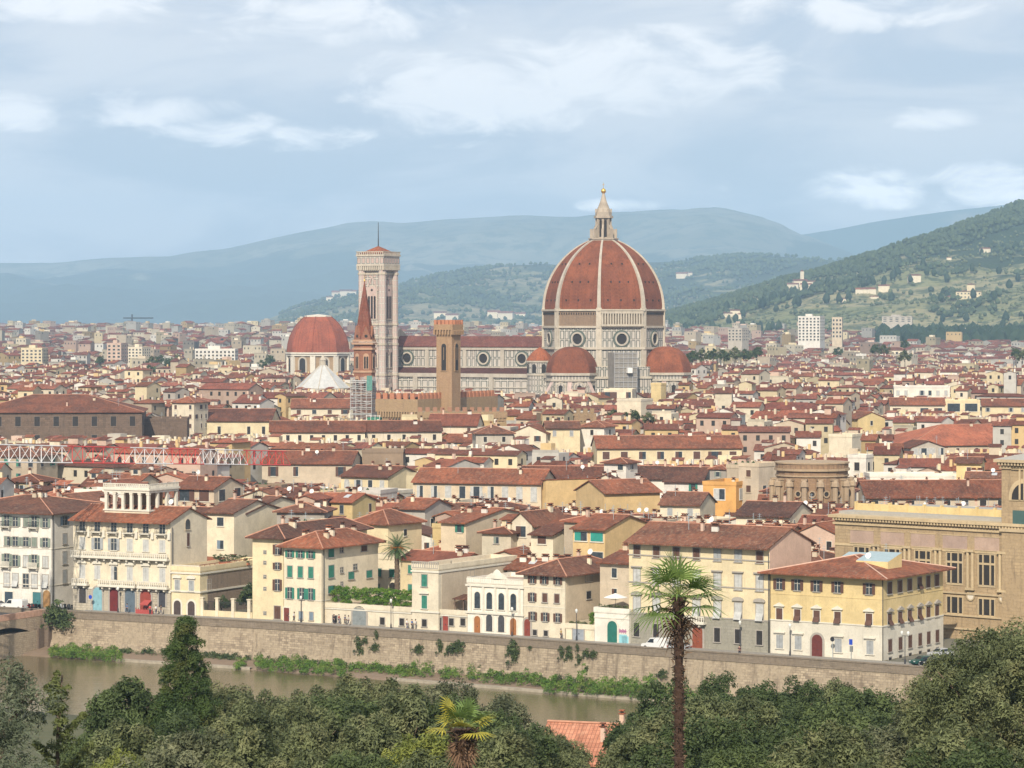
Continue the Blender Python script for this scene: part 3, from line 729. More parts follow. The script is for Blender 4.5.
LW, LD, LH = 15.0, 54.0, 28.6                                                # front part to the left of the corner, flank to the right
mb = MB(); mb.box(-LW, 0, 0, 0, LD, LH, 0, False); mb.box(-LW - .6, -.6, LH - 4.2, .6, LD, LH, 1)
for i in range(15): x = -LW + .4 + i * 1.0; mb.box(x - .28, -.62, LH - 6.0, x + .28, 0, LH - 4.2, 1)
for i in range(43): y = .6 + i * 1.22; mb.box(0, y - .3, LH - 6.0, .62, y + .3, LH - 4.2, 1)
mb.build('wall', [stone('palace_stone', (.36, .25, .14), (.27, .18, .11), (.2, .14, .09), .9, .4, .4), stone('palace_stone_light', (.42, .29, .16), (.33, .22, .13), (.2, .14, .09), .9, .4, .3)], pal)
mb = MB()
for i in range(6): x = -LW + .5 + i * 2.6; mb.box(x - .8, -.58, LH, x + .8, .1, LH + 2.0)
for i in range(20): y = 1.4 + i * 2.6; mb.box(.0, y - .8, LH, .58, y + .8, LH + 2.0)
tag(mb.build('merlons', [BRKR], pal))
g = MB(); g.arch(0, 0, 0, .8, 2.2, 0, 6, .04); SL = g.mesh('small_window', [DARK])
for i in range(8): link('small_window', SL, pal, (-9 + i * 1.1, -.05, LH - 8.6))
# hexagonal brick spire wrapped in scaffolding at its foot
SYY = 1040.0; sp_ = thing('brick_spire', (PX(364.5, SYY), SYY, 0), R(12), 'slender hexagonal brick bell tower with tall pointed red spire before the marble tower', 'bell tower')
SB = stone('spire_brick', (.36, .16, .09), (.26, .11, .07), (.2, .1, .07), .5, .22, .4); r_ = 3.75
mb = MB(); mb.ring([(r_, 0), (r_, 46.2)], 6, 0, 0, 0, 0)
for z, e in ((22, .3), (29, .3), (36.5, .3), (44.4, .5), (46.2, .8), (47.2, .4)): mb.ring([(r_ + e, z), (r_ + e, z + .7)], 6, 0, 0, 0, 1)
mb.build('shaft', [SB, plain('spire_trim', (.45, .28, .18), .9)], sp_)
mb = MB(); mb.ring([(r_ - .3, 47.9), (.12, 68.0)], 6, 0, 0, 0, 0)
sr = mb.build('spire', [tiles('spire_tiles', (.30, .10, .06), (.2, .07, .045))], sp_)
for k in range(6):
    a = R(60 * k + 30); g = MB(); g.X = Matrix.Rotation(a, 4, 'Z') @ Matrix.Translation((r_ * .866, 0, 47.5)) @ Matrix.Rotation(R(90), 4, 'Z')
    g.face([(-1.7, 0, 0), (1.7, 0, 0), (1.5, 0, 1.2), (0, 0, 5.2), (-1.5, 0, 1.2)]); g.face([(-1.5, 0, 1.2), (0, 0, 5.2), (0, 2.4, 5.2)][::-1], 0); g.face([(1.5, 0, 1.2), (0, 2.4, 5.2), (0, 0, 5.2)][::-1], 0)
    g.face([(.55 * math.cos(t_), -.05, 1.6 + .55 * math.sin(t_)) for t_ in [i * math.pi / 5 for i in range(10)]], 1)
    g.build('gable', [SB, DARK], sr)
    for z, hh in ((37.6, 5.6), (30.2, 5.2)):
        g = MB(); g.arch(0, 0, 0, 1.9, hh, 0, 8, .12); g.arch(-.42, -.12, .3, .62, hh - 1.4, 1, 6, .03); g.arch(.42, -.12, .3, .62, hh - 1.4, 1, 6, .03)
        o = g.build('arched_window', [plain('spire_trim', 0), DARK], sp_); o.location = (math.cos(a) * r_ * .866, math.sin(a) * r_ * .866, z); o.rotation_euler = (0, 0, a + math.pi / 2)
mb = MB(); mb.ring([(.1, 67.8), (.35, 68.3), (.1, 68.8)], 8); mb.bar((0, 0, 68.6), (0, 0, 70.2), .07); mb.build('finial', GOLD, sr)
SKYL.append((350, 382, 420, 1000))
sf = thing('white_scaffold', (PX(363, 1010), 1010, 0), R(-10), 'pale tubular scaffold around the foot of the brick spire with green netting', 'scaffold')
mb = MB()
for i in range(5):
    for j in range(4): mb.bar((-3.6 + i * 1.8, -3 + j * 2, 0), (-3.6 + i * 1.8, -3 + j * 2, 35.5 - (i % 2) * 1.5), .13)
for k in range(9):
    z = 19 + k * 1.9
    for j in range(4): mb.bar((-3.8, -3 + j * 2, z), (3.8, -3 + j * 2, z), .11)
    for i in range(5): mb.bar((-3.6 + i * 1.8, -3.2, z), (-3.6 + i * 1.8, 3.2, z), .1)
for k in range(8): z = 19 + k * 1.9; s = 1 if k % 2 else -1; mb.bar((-3.6 * s, -3.15, z), (3.6 * s, -3.15, z + 1.9), .09)
mb.build('tubes', plain('grey_tubes', (.42, .42, .40), .6), sf)
mb = MB()
for k in range(8): mb.box(-3.6, -3, 18.9 + k * 2.1, 3.6, 3, 19.05 + k * 2.1)
mb.build('planks', plain('scaffold_planks', (.5, .5, .48), .8), sf)
mb = MB(); mb.box(2.0, -3.3, 31, 3.9, -3.2, 36.0); mb.build('netting', plain('green_netting', (.10, .24, .20), .8, var=.3), sf)
sg = thing('netted_scaffold', (PX(374, 960), 960, 0), R(-10), 'bright green netted scaffold box beside white scaffolding under the brick spire', 'scaffold')
mb = MB(); mb.box(-1.8, -2, 0, 2.2, 2, 23.5); mb.build('netting', plain('bright_green_netting', (.04, .17, .11), .8, var=.5), sg)
mb = MB()
for x in (-2, -.6, .8, 2.3): mb.bar((x, -2.1, 0), (x, -2.1, 24.3), .08)
for z in (18, 20, 22, 24): mb.bar((-2.1, -2.12, z), (2.4, -2.12, z), .08)
mb.build('poles', WHITE, sg)
# ------------------------------------------------------------------ building kit
WALLC = {'white': (.68, .645, .57), 'cream': (.66, .585, .44), 'pale yellow': (.66, .56, .36), 'yellow': (.64, .50, .25), 'ochre': (.58, .42, .21), 'orange': (.60, .33, .11),
         'beige': (.54, .45, .33), 'grey': (.43, .39, .33), 'pink': (.55, .40, .31), 'brown': (.27, .20, .14), 'grey stone': (.28, .26, .22), 'dark brown': (.16, .12, .09)}
def wall_mat(c): return stucco('render_' + c.replace(' ', '_'), WALLC[c], .42)
def shutter_mat(c):
    d = {'green': (.035, .17, .12), 'grey-green': (.19, .22, .18), 'grey': (.30, .31, .31), 'brown': (.10, .05, .035), 'blue-grey': (.17, .22, .27), 'dark': (.028, .024, .022), 'pale': (.42, .42, .4), 'teal': (.03, .25, .2)}
    return plain('shutter_' + c.replace('-', '_'), d[c], .7, var=.25)

class Face:
    """one straight facade: origin at its left foot, direction along it; converts picture columns into metres"""
    def __init__(s, x, y, r): s.x, s.y, s.r = x, y, r; s.c, s.s = math.cos(r), math.sin(r)
    def u(s, px): k = (px - 512) / F; return (k * s.y - s.x) / (s.c - k * s.s)
    def dep(s, u): return s.y + u * s.s
    def z(s, px, py): return CAMH - (py - HZ) / F * s.dep(s.u(px))
    def at(s, u): return s.x + u * s.c, s.y + u * s.s

TPL = {}
def win_tpl(key, w, h, sh=None, state='closed', head=None, frame=GREYSTONE, pane=GLASS, sill=True, parts=True, balc=None, arch=False):
    """window template: frame mesh + child meshes (name, mesh, offset). sh: shutter colour; state closed/open/half/none"""
    k = (key, round(w, 2), round(h, 2), sh, state, head, frame.name, pane.name, sill, parts, balc, arch)
    if k in TPL: return TPL[k]
    P_ = []; f = MB(); t = .13
    def panel(mb, x0, x1, z0, z1, y, m=0, d=.03): mb.box(x0, y - d, z0, x1, y + d * .2, z1, m)
    if arch: f.arch(0, 0, -.05, w + 2 * t, h + t + .05, 0, 10, .07)
    else:
        f.box(-w / 2 - t, -.08, 0, -w / 2, .02, h + t); f.box(w / 2, -.08, 0, w / 2 + t, .02, h + t); f.box(-w / 2, -.08, h, w / 2, .02, h + t)
    if sill: f.box(-w / 2 - .2, -.2, -.14, w / 2 + .2, .02, 0)
    g = MB()
    if arch: g.arch(0, -.07, 0, w, h, 0, 10, .02)
    else: g.box(-w / 2, -.02, 0, w / 2, .015, h)
    P_.append(('pane', g.mesh('pane', [pane])))
    if not arch and pane is GLASS and state in ('open', 'none', 'half'):
        g = MB(); g.box(-.035, -.045, 0, .035, -.022, h); g.box(-w / 2, -.045, h * .62, w / 2, -.022, h * .62 + .05); P_.append(('glazing_bar', g.mesh('glazing_bar', [PALETRIM])))
    if sh:
        sm = shutter_mat(sh)
        if state == 'closed':
            for s in (-1, 1): g = MB(); g.box(min(0, s * w / 2) + .02, -.075, .02, max(0, s * w / 2) - .02, -.03, h - .02); P_.append(('shutter', g.mesh('shutter', [sm])))
        elif state == 'open':
            for s in (-1, 1): g = MB(); a, b = s * (w / 2 + .03), s * (w + .03) ; g.box(min(a, b), -.15, .02, max(a, b), -.09, h - .02); P_.append(('shutter', g.mesh('shutter', [sm])))
        elif state == 'half':
            g = MB(); g.box(-w / 2 + .02, -.075, .02, 0, -.03, h - .02); P_.append(('shutter', g.mesh('shutter', [sm])))
            g = MB(); g.face([(w / 2, -.09, 0), (w / 2 + .3, -.5, 0), (w / 2 + .3, -.5, h), (w / 2, -.09, h)]); g.face([(w / 2, -.1, 0), (w / 2, -.1, h), (w / 2 + .3, -.51, h), (w / 2 + .3, -.51, 0)]); P_.append(('shutter', g.mesh('shutter', [sm])))
        elif state == 'tilt':
            g = MB(); g.box(-w / 2 + .02, -.075, h * .45, w / 2 - .02, -.03, h - .02); P_.append(('shutter', g.mesh('shutter', [sm])))
            g = MB(); g.face([(-w / 2, -.55, .05), (w / 2, -.55, .05), (w / 2, -.09, h * .45), (-w / 2, -.09, h * .45)]); g.face([(-w / 2, -.56, .05), (-w / 2, -.1, h * .45), (w / 2, -.1, h * .45), (w / 2, -.56, .05)]); P_.append(('shutter', g.mesh('shutter', [sm])))
    if head:
        g = MB(); z = h + t + .18; e = w / 2 + .38
        if head == 'flat': g.box(-e, -.38, z, e, .02, z + .2); g.box(-e + .1, -.2, z - .16, e - .1, .02, z)
        if head == 'tri':
            g.box(-e, -.36, z, e, .02, z + .14)
            g.face([(-e, -.34, z + .14), (e, -.34, z + .14), (0, -.34, z + .62)]); g.face([(-e, -.34, z + .14), (0, -.34, z + .62), (0, .02, z + .62), (-e, .02, z + .14)][::-1]); g.face([(e, -.34, z + .14), (e, .02, z + .14), (0, .02, z + .62), (0, -.34, z + .62)][::-1])
        if head == 'curve':
            g.box(-e, -.36, z, e, .02, z + .14); n = 8; q = [(e * math.cos(math.pi * i / n), z + .14 + .5 * math.sin(math.pi * i / n)) for i in range(n + 1)]
            g.face([(a, -.34, b) for a, b in q]); 
            for a, b in zip(q, q[1:]): g.face([(a[0], -.34, a[1]), (a[0], .02, a[1]), (b[0], .02, b[1]), (b[0], -.34, b[1])])
        P_.append(('pediment', g.mesh('pediment', [frame])))
    if balc:
        g = MB(); bw = w / 2 + .55; mm = IRON if balc == 'iron' else PALETRIM
        g.box(-bw, -.95, -.22, bw, 0, -.06, 1)
        for s in (-1, 1): g.box(s * bw * .8 - .1, -.7, -.6, s * bw * .8 + .1, 0, -.22, 1)
        g.box(-bw, -.93, .85, bw, -.87, .92, 0); g.box(-bw, -.93, .85, -bw + .06, 0, .92, 0); g.box(bw - .06, -.93, .85, bw, 0, .92, 0)
        n = 9
        for i in range(n + 1): x = -bw + .03 + i * (2 * bw - .06) / n; g.box(x - (.02 if balc == 'iron' else .07), -.92, -.06, x + (.02 if balc == 'iron' else .07), -.88, .85, 0)
        P_.append(('balcony', g.mesh('balcony', [mm, PALETRIM])))
    r = (f.mesh('window', [frame]), P_); TPL[k] = r; return r
def put_win(parent, tpl, loc, rz=0, name='window', label=None):
    me, parts = tpl; o = link(name, me, parent, loc, rz)
    for nm, m_ in parts: link(nm, m_, o)
    if label: o['label'] = label
    return o
def door_tpl(w, h, col, arch=True, frame=GREYSTONE, flat=False):
    k = ('door', w, h, col, arch, frame.name)
    if k in TPL: return TPL[k]
    f = MB(); m = plain('door_' + ''.join('%02d' % int(99 * c) for c in col), col, .6, var=.2)
    g = MB()
    if arch:
        f.arch(0, 0, 0, w + .7, h + .35, 0, 12, .09); g.arch(0, -.09, 0, w, h, 0, 12, .03)
        for s in (-1, 1): g.box(s * w * .25 - w * .17, -.15, .3, s * w * .25 + w * .17, -.12, h * .55, 0)
    else:
        f.box(-w / 2 - .18, -.1, 0, -w / 2, .02, h + .18); f.box(w / 2, -.1, 0, w / 2 + .18, .02, h + .18); f.box(-w / 2, -.1, h, w / 2, .02, h + .18)
        g.box(-w / 2, -.04, 0, w / 2, .01, h); g.box(-.04, -.06, .1, .04, -.04, h - .1)
    kn = MB(); kn.box(w * .06, -.2, 1.0, w * .06 + .1, -.1, 1.15)
    r = (f.mesh('door', [frame]), [('leaf', g.mesh('leaf', [m])), ('handle', kn.mesh('handle', [IRON]))]); TPL[k] = r; return r

def roof_meshes(W, D, z, kind, rh, oh, th=.22, rw=.13):
    """(roof MB [tiles, ridge, soffit], gable wall faces). front along x at y=0, depth +y"""
    m = MB(); gw = []
    x0, x1, y0, y1 = -oh, W + oh, -oh, D + oh
    def slab(pts):
        m.face(pts, 0); m.face([(p[0], p[1], p[2] - th) for p in pts][::-1], 2)
        for a, b in zip(pts, pts[1:] + pts[:1]): m.face([(a[0], a[1], a[2] - th), (b[0], b[1], b[2] - th), b, a], 2 if th > .3 else 0)
    def ridge(a, b, r=.0):
        m.bar((a[0], a[1], a[2] + .03), (b[0], b[1], b[2] + .03), r or rw, 1, n=4)
    if kind == 'gx':            # ridge parallel to the front
        ym = D / 2; s = rh / (D / 2); ze = z - s * oh
        g0 = .35
        slab([(-g0, y0, ze), (W + g0, y0, ze), (W + g0, ym, z + rh), (-g0, ym, z + rh)]); slab([(W + g0, y1, ze), (-g0, y1, ze), (-g0, ym, z + rh), (W + g0, ym, z + rh)])
        ridge((-g0, ym, z + rh), (W + g0, ym, z + rh))
        gw = [[(W, 0, z), (W, D, z), (W, ym, z + rh - .05)], [(0, D, z), (0, 0, z), (0, ym, z + rh - .05)]]
    elif kind == 'gy':
        xm = W / 2; s = rh / (W / 2); ze = z - s * oh; g0 = .35
        slab([(x0, D + g0, ze), (x0, -g0, ze), (xm, -g0, z + rh), (xm, D + g0, z + rh)]); slab([(x1, -g0, ze), (x1, D + g0, ze), (xm, D + g0, z + rh), (xm, -g0, z + rh)])
        ridge((xm, -g0, z + rh), (xm, D + g0, z + rh))
        gw = [[(0, 0, z), (W, 0, z), (xm, 0, z + rh - .05)], [(W, D, z), (0, D, z), (xm, D, z + rh - .05)]]
    elif kind == 'hip':
        ze = z - .12
        if W >= D: q = D / 2 + oh; a, b = (x0 + q, D / 2, z + rh), (x1 - q, D / 2, z + rh)
        else: q = W / 2 + oh; a, b = (W / 2, y0 + q, z + rh), (W / 2, y1 - q, z + rh)
        A, B, C, E = (x0, y0, ze), (x1, y0, ze), (x1, y1, ze), (x0, y1, ze)
        if W >= D: fs = [[A, B, b, a], [B, C, b], [C, E, a, b], [E, A, a]]
        else: fs = [[A, B, a], [B, C, b, a], [C, E, b], [E, A, a, b]]
        for f_ in fs: slab(f_)
        ridge(a, b)
        for p, q_ in ((A, a), (B, b if W >= D else a), (C, b), (E, a if W >= D else b)): ridge(p, q_)
    elif kind == 'shed':        # slopes down to the front
        s = rh / D; slab([(-.3, y0, z - s * oh), (W + .3, y0, z - s * oh), (W + .3, D + .3, z + rh), (-.3, D + .3, z + rh)])
        gw = [[(W, 0, z), (W, D, z), (W, D, z + rh - .05)], [(0, D, z), (0, 0, z), (0, D, z + rh - .05)], [(W, D, z), (0, D, z), (0, D, z + rh - .05), (W, D, z + rh - .05)]]
    elif kind == 'shed_r':      # slopes down to the left, high at the right
        s = rh / W; slab([(x0, D + .3, z - s * oh), (x0, -.3, z - s * oh), (W + .2, -.3, z + rh), (W + .2, D + .3, z + rh)])
        gw = [[(0, 0, z), (W, 0, z), (W, 0, z + rh - .05)], [(W, D, z), (0, D, z), (W, D, z + rh - .05)], [(W, 0, z), (W, D, z), (W, D, z + rh - .05), (W, 0, z + rh - .05)]]
    elif kind == 'flat':
        m.box(-.1, -.1, z, W + .1, D + .1, z + .12, 1); m.face([(.3, .3, z + .125), (W - .3, .3, z + .125), (W - .3, D - .3, z + .125), (.3, D - .3, z + .125)], 0)
        for a in ((-.12, -.12, W + .12, .16), (-.12, D - .16, W + .12, D + .12), (-.12, .16, .16, D - .16), (W - .16, .16, W + .12, D - .16)): m.box(a[0], a[1], z + .124, a[2], a[3], z + .9, 1)
    return m, gw

CHIM = []
def chimneys():
    for (w_, d_, h, mt) in ((.65, .5, 1.0, 'cream'), (.9, .5, .8, 'beige'), (.5, .5, 1.3, 'pink'), (1.2, .5, .8, 'white')):
        g = MB(); g.box(-w_ / 2, -d_ / 2, -1.2, w_ / 2, d_ / 2, h); g.box(-w_ / 2 - .12, -d_ / 2 - .12, h, w_ / 2 + .12, d_ / 2 + .12, h + .12, 1)
        g.box(-w_ / 2 + .1, -d_ / 2 + .1, h + .12, w_ / 2 - .1, d_ / 2 - .1, h + .35, 2); g.box(-w_ / 2 - .05, -d_ / 2 - .05, h + .35, w_ / 2 + .05, d_ / 2 + .05, h + .5, 1)
        CHIM.append(g.mesh('chimney', [wall_mat(mt), ROOFS[0], DARK]))
chimneys()
g = MB(); g.bar((0, 0, -1), (0, 0, 2.6), .045, n=4)
for i, z in enumerate((1.6, 2.0, 2.4)): g.bar((-.7 + i * .15, 0, z), (.7 - i * .15, 0, z), .03, n=4)
ANT = g.mesh('aerial', [LEAD])
g = MB(); g.bar((0, 0, -1), (0, 0, .8), .06, n=5); g.X = Matrix.Translation((0, -.12, .9)) @ Matrix.Rotation(R(70), 4, 'X'); g.ring([(.05, -.02), (.32, .04), (.52, .15)], 10, cap=False, smooth=True); g.ring([(.52, .15), (.32, .05), (.05, -.01)], 10, cap=False, smooth=True)
DISH = g.mesh('satellite_dish', [WHITE])

ROOFZ = {}
def building(name, label, cat, x, y, rot, W, D, z, roof='hip', rh=2.6, oh=.8, wall='cream', rmat=0, group=None, wallmats=None, base_z=0, z0=0, chim=0, rnd=None, trim=True, ridge_mat=None, th=.22):
    """house with a wall part and a roof part; (x, y) = front left foot. Returns root, face objects for front and right side"""
    root = thing(name, (x, y, base_z), rot, label, cat, group)
    rm, gw = roof_meshes(W, D, z, roof, rh, oh, th)
    wm_ = wallmats or [wall_mat(wall)]
    wb = MB(); wb.box(0, 0, z0, W, D, z, 0, False)
    for f_ in gw: wb.face(f_, 0)
    w_ = wb.build('wall', wm_, root)
    flatm = plain('roof_terrace', (.36, .27, .21), .9, var=.2)
    r_ = rm.build('roof', [flatm, wm_[0], SOFFIT] if roof == 'flat' else [ROOFS[rmat] if isinstance(rmat, int) else rmat, ridge_mat or RIDGE, SOFFIT], root)
    rr = rnd or random
    def rz_at(u, v):
        if roof == 'gx': return z + rh * (1 - abs(v - D / 2) / (D / 2))
        if roof == 'gy': return z + rh * (1 - abs(u - W / 2) / (W / 2))
        if roof == 'hip': m_ = min(W, D) / 2 + oh; return z + rh * min(1, min(u + oh, W + oh - u, v + oh, D + oh - v) / m_)
        if roof == 'shed': return z + rh * v / D
        if roof == 'shed_r': return z + rh * u / W
        return z + .12
    for i in range(int(chim * 1.4 + .5)):
        u, v = rr.uniform(.12, .88) * W, rr.uniform(.15, .85) * D
        if roof == 'gx': v = rr.choice((D * .32, D * .5, D * .68))
        q = rr.random(); me = rr.choice(CHIM) if q < .72 else (ANT if q < .95 else DISH)
        link({'chimney': 'chimney', 'aerial': 'aerial', 'satellite_dish': 'satellite_dish'}[me.name.split('.')[0]], me, r_, (u, v, rz_at(u, v)), 0 if me is not ANT else rr.uniform(0, 3))
    root['_w'] = 0; del root['_w']
    return root, w_, r_, Face(x, y, rot), Face(x + W * math.cos(rot), y + W * math.sin(rot), rot + R(90)), rz_at

def window_mesh(w, h, shut, state, frame=PALETRIM):
    """small window of a farther house, one mesh"""
    k = ('small', w, h, shut, state, frame.name)
    if k in TPL: return TPL[k]
    g = MB(); g.box(-w / 2 - .1, -.07, -.1, w / 2 + .1, .02, h + .1, 0); g.box(-w / 2, -.09, 0, w / 2, -.07, h, 1)
    sm = shutter_mat(shut)
    if shut == 'dark': state = 'closed'
    if state == 'open':
        for s in (-1, 1): a, b = s * (w / 2), s * (w + .0); g.box(min(a, b), -.15, 0, max(a, b), -.1, h, 2)
    elif state == 'closed': g.box(-w / 2 + .03, -.13, .03, w / 2 - .03, -.09, h - .03, 2)
    elif state == 'half': g.box(-w / 2 + .03, -.13, .03, 0, -.09, h - .03, 2)
    g.box(-w / 2 - .2, -.18, -.2, w / 2 + .2, .02, -.1, 0)
    TPL[k] = g.mesh('window', [frame, GLASS, sm]); return TPL[k]
# ------------------------------------------------------------------ houses on the river street, from the bridge to the library
def on_front(px0, px1, back=0):
    line = FACADE if not back else offset_line(WALL, 11 + back)
    a, b = hit(line, px0), hit(line, px1)
    r = math.atan2(b[1] - a[1], b[0] - a[0]); return a[0], a[1], r, math.hypot(b[0] - a[0], b[1] - a[1])
def row(root, fc, pxs, py, tpl, rz=0, W=0, zc='centre', h=0, name='window'):
    """windows at picture columns pxs, centred on picture row py measured at the first column"""
    z = fc.z(pxs[0], py) - h / 2; out = []
    for i, px in enumerate(pxs):
        u = fc.u(px); tp = tpl[i % len(tpl)] if isinstance(tpl, list) else tpl
        out.append(put_win(root, tp, (u, 0, z) if rz == 0 else (W, u, z), rz, name))
    return out
def courses(root, W, D, zs, m=PALETRIM, e=.12, h=.22, side=True, name='string_course'):
    for z in zs:
        g = MB(); g.box(-e, -e, z, W + e, 0, z + h)
        if side: g.box(W, 0, z, W + e, D, z + h)
        g.build(name, m, root)
def downpipe(root, u, v, z, y=-.14):
    g = MB(); g.bar((u, v, .1), (u, v, z - .3), .07, n=6, smooth=True); g.build('downpipe', IRON, root)
def balustrade(mb, x0, x1, y, z, h=.9, n=None, w=.09, m=0, d=.1):
    mb.box(x0, y - d, z, x1, y + d, z + .14, m); mb.box(x0, y - d, z + h - .14, x1, y + d, z + h, m)
    n = n or max(3, int((x1 - x0) / .45))
    for i in range(n + 1): x = x0 + (x1 - x0) * i / n; q = w if i % 6 else w * 1.8; mb.box(max(x0, x - q), y - d * .8, z + .14, min(x1, x + q), y + d * .8, z + h - .14, m)
random.seed(11)
# A: white palazzo at the bridge
x, y, r, W = on_front(-62, 51.5); fc = Face(x, y, r); zA = fc.z(51, 513)
A = building('palazzo', 'white five-storey palazzo with grey shutters and small balconies beside the bridge', 'palazzo', x, y, r, W, 24, zA, 'hip', 2.5, 1.1, 'white', 1, chim=7)
root, fc, fs, D = A[0], A[3], A[4], 24
cols = [-5, 7, 15.5, 26, 34.5, 45.5]
wA = [win_tpl('A', 1.15, 1.7, 'grey-green', s) for s in ('open', 'closed', 'open', 'half')]
wB_ = win_tpl('A', 1.15, 2.0, 'grey-green', 'open', balc='iron')
row(root, fc, cols, 521, [wA[0], wB_, wA[0], wA[1], wB_, wA[0]], h=1.7)
row(root, fc, cols, 540.5, [wA[0], wA[3], wA[0], wA[0], wA[1], wA[0]], h=1.7)
row(root, fc, cols, 559.5, [win_tpl('A', 1.15, 2.1, 'grey-green', 'open'), win_tpl('A', 1.15, 2.3, 'grey-green', 'open', balc='stone'), win_tpl('A', 1.15, 2.1, 'grey-green', 'open'), win_tpl('A', 1.15, 2.1, 'pale', 'closed'), win_tpl('A', 1.15, 2.3, 'grey-green', 'open', balc='stone'), win_tpl('A', 1.15, 2.1, 'pale', 'closed')], h=2.2)
row(root, fc, cols, 579, [win_tpl('A', 1.3, 2.5, 'pale', s) for s in ('closed', 'closed', 'tilt', 'none', 'closed', 'tilt')], h=2.5)
for px, w_, h_, c, ar in ((-4, 2.0, 3, (.05, .12, .12), True), (9, 1.9, 2.6, (.04, .06, .08), False), (37, 1.9, 2.8, (.05, .16, .17), False), (47, 1.7, 3.3, (.32, .18, .07), True)):
    put_win(root, door_tpl(w_, h_, c, ar, PALETRIM), (fc.u(px), 0, .13), 0, 'door')
courses(root, W, D, [fc.z(51, 586), fc.z(51, 549.5)], PALETRIM, .08, .16)
for py, hh in ((521, 1.7), (539, 1.9), (558, 2.3), (577, 2.5)):
    z = fs.z(62, py) - hh / 2
    put_win(root, win_tpl('Aside', 1.3, hh, 'grey' if py > 521 else 'blue-grey', 'closed' if py > 521 else 'open'), (W, fs.u(64.5), z), R(90))
downpipe(root, W + .12, .4, zA)
# B: palazzo with rooftop loggia
x, y, r, W = on_front(73.3, 170.5); fc = Face(x, y, r); zB = fc.z(170, 520.5)
fs0 = Face(x + W * math.cos(r), y + W * math.sin(r), r + R(90)); D = fs0.u(207)
B = building('palazzo', 'pale yellow palazzo with long stone balconies and a columned rooftop loggia', 'palazzo', x, y, r, W, D, zB, 'gx', 2.1, 1.3, 'cream', 0, chim=3)
root, fc, fs = B[0], B[3], B[4]
cols = [82.5, 97.5, 114, 130, 146, 162.5]
t1 = win_tpl('B', 1.25, 1.9, 'blue-grey', 'none', balc='iron', frame=PALETRIM)
row(root, fc, cols, 525.5, t1, h=1.9)
pl = MB()
for px in cols:
    u = fc.u(px); z = fc.z(cols[0], 525.5) - .95
    for i in range(7): pl.ring([(.02, z + .3), (.2, z + .5), (.14, z + .85), (.02, z + 1.0)], 6, u - .9 + i * .3, -.98)
    g = MB(); g.box(u - .28 + 1.55, -.35, z - 1.1, u + .28 + 1.55, 0, z + .2); g.build('stone_bracket', PALETRIM, root)
row(root, fc, cols, 543, [win_tpl('B', 1.25, 2.2, c, s, frame=PALETRIM) for c, s in (('pale', 'closed'), ('grey', 'open'), ('grey', 'open'), ('pale', 'closed'), ('pale', 'closed'), ('pale', 'closed'))], h=2.2)
row(root, fc, cols, 571.5, [win_tpl('B', 1.25, 2.5, 'pale', s, 'curve', frame=PALETRIM) for s in ('closed', 'closed', 'half', 'closed', 'closed', 'closed')], h=2.5)
def stone_balcony(root, u0, u1, z):
    g = MB(); g.box(u0, -1.15, z - .3, u1, 0, z); balustrade(g, u0, u1, -1.0, z, 1.0)
    n = max(2, int((u1 - u0) / 1.6))
    for i in range(n): uu = u0 + (i + .5) * (u1 - u0) / n; g.box(uu - .14, -.9, z - .75, uu + .14, 0, z - .3)
    g.build('balcony', PALETRIM, root)
stone_balcony(root, .1, W - .1, fc.z(82, 555.5)); 
for a, b in ((75, 90), (101, 138), (140, 170)): stone_balcony(root, fc.u(a), fc.u(b), fc.z(82, 583.5))
mdoor = [(83, 1.5, 2.9, (.05, .045, .045)), (98, 2.0, 4.3, (.20, .36, .40)), (114.5, 1.9, 4.6, (.13, .02, .02)), (130.5, 2.2, 4.4, (.10, .13, .16)), (146, 2.4, 4.3, (.24, .05, .035)), (162.5, 1.4, 3.0, (.05, .05, .06))]
for px, w_, h_, c in mdoor: put_win(root, door_tpl(w_, h_, c, True, GREYSTONE), (fc.u(px), 0, .13 if h_ > 3.1 else 1.4), 0, 'door' if h_ > 3.1 else 'window')
g = MB(); g.box(-.04, -.07, .13, W, 0, fc.z(82, 588)); g.build('stone_ground_floor', stone('rusticated_stone', (.50, .44, .34), (.40, .35, .27), (.2, .17, .14), .9, .45, .4), root)
for wn in CH[root.name]:
    if wn.name.startswith(('door', 'window')) and wn.location.z < 2: wn.location.y = -.07
courses(root, W, D, [fc.z(82, 588.5)], PALETRIM, .16, .3, False)
z = fs.z(187, 524); put_win(root, win_tpl('Bs', 1.5, 1.9, 'blue-grey', 'none', arch=True, frame=wall_mat('beige')), (W, fs.u(187.5), z - 1.0), R(90)); put_win(root, win_tpl('Bs', .8, 2.4, 'brown', 'closed'), (W, fs.u(188), fs.z(188, 546)), R(90))
downpipe(root, W + .12, .5, zB - 1)
# rooftop loggia
lg0, lg1 = fc.u(106.5), fc.u(149.5); q = 2.6; fq = Face(*fc.at(0), r); fq.x -= math.sin(r) * q; fq.y += math.cos(r) * q
u0, u1 = fq.u(104.5), fq.u(149); z0 = fq.z(120, 516); z1 = fq.z(120, 490); zt = fq.z(120, 483.5); fd = Face(*fq.at(u1), r + R(90)); LDp = fd.u(178)
lo_ = link('rooftop_loggia', None, root, (u0, q, 0)); LWd = u1 - u0
g = MB(); g.box(0, 0, z0 - 3, LWd, LDp, z0 + 1.0, 0, False); g.box(-.2, -.2, z0 + 1.0, LWd + .2, LDp + .2, z0 + 1.25, 1); g.build('loggia_base', [wall_mat('cream'), PALETRIM], lo_)
g = MB(); g.box(-.3, -.3, z1, LWd + .3, LDp + .3, z1 + .35, 0); g.box(-.1, -.1, z1 - .45, LWd + .1, LDp + .1, z1, 0); g.build('cornice', [PALETRIM], lo_)
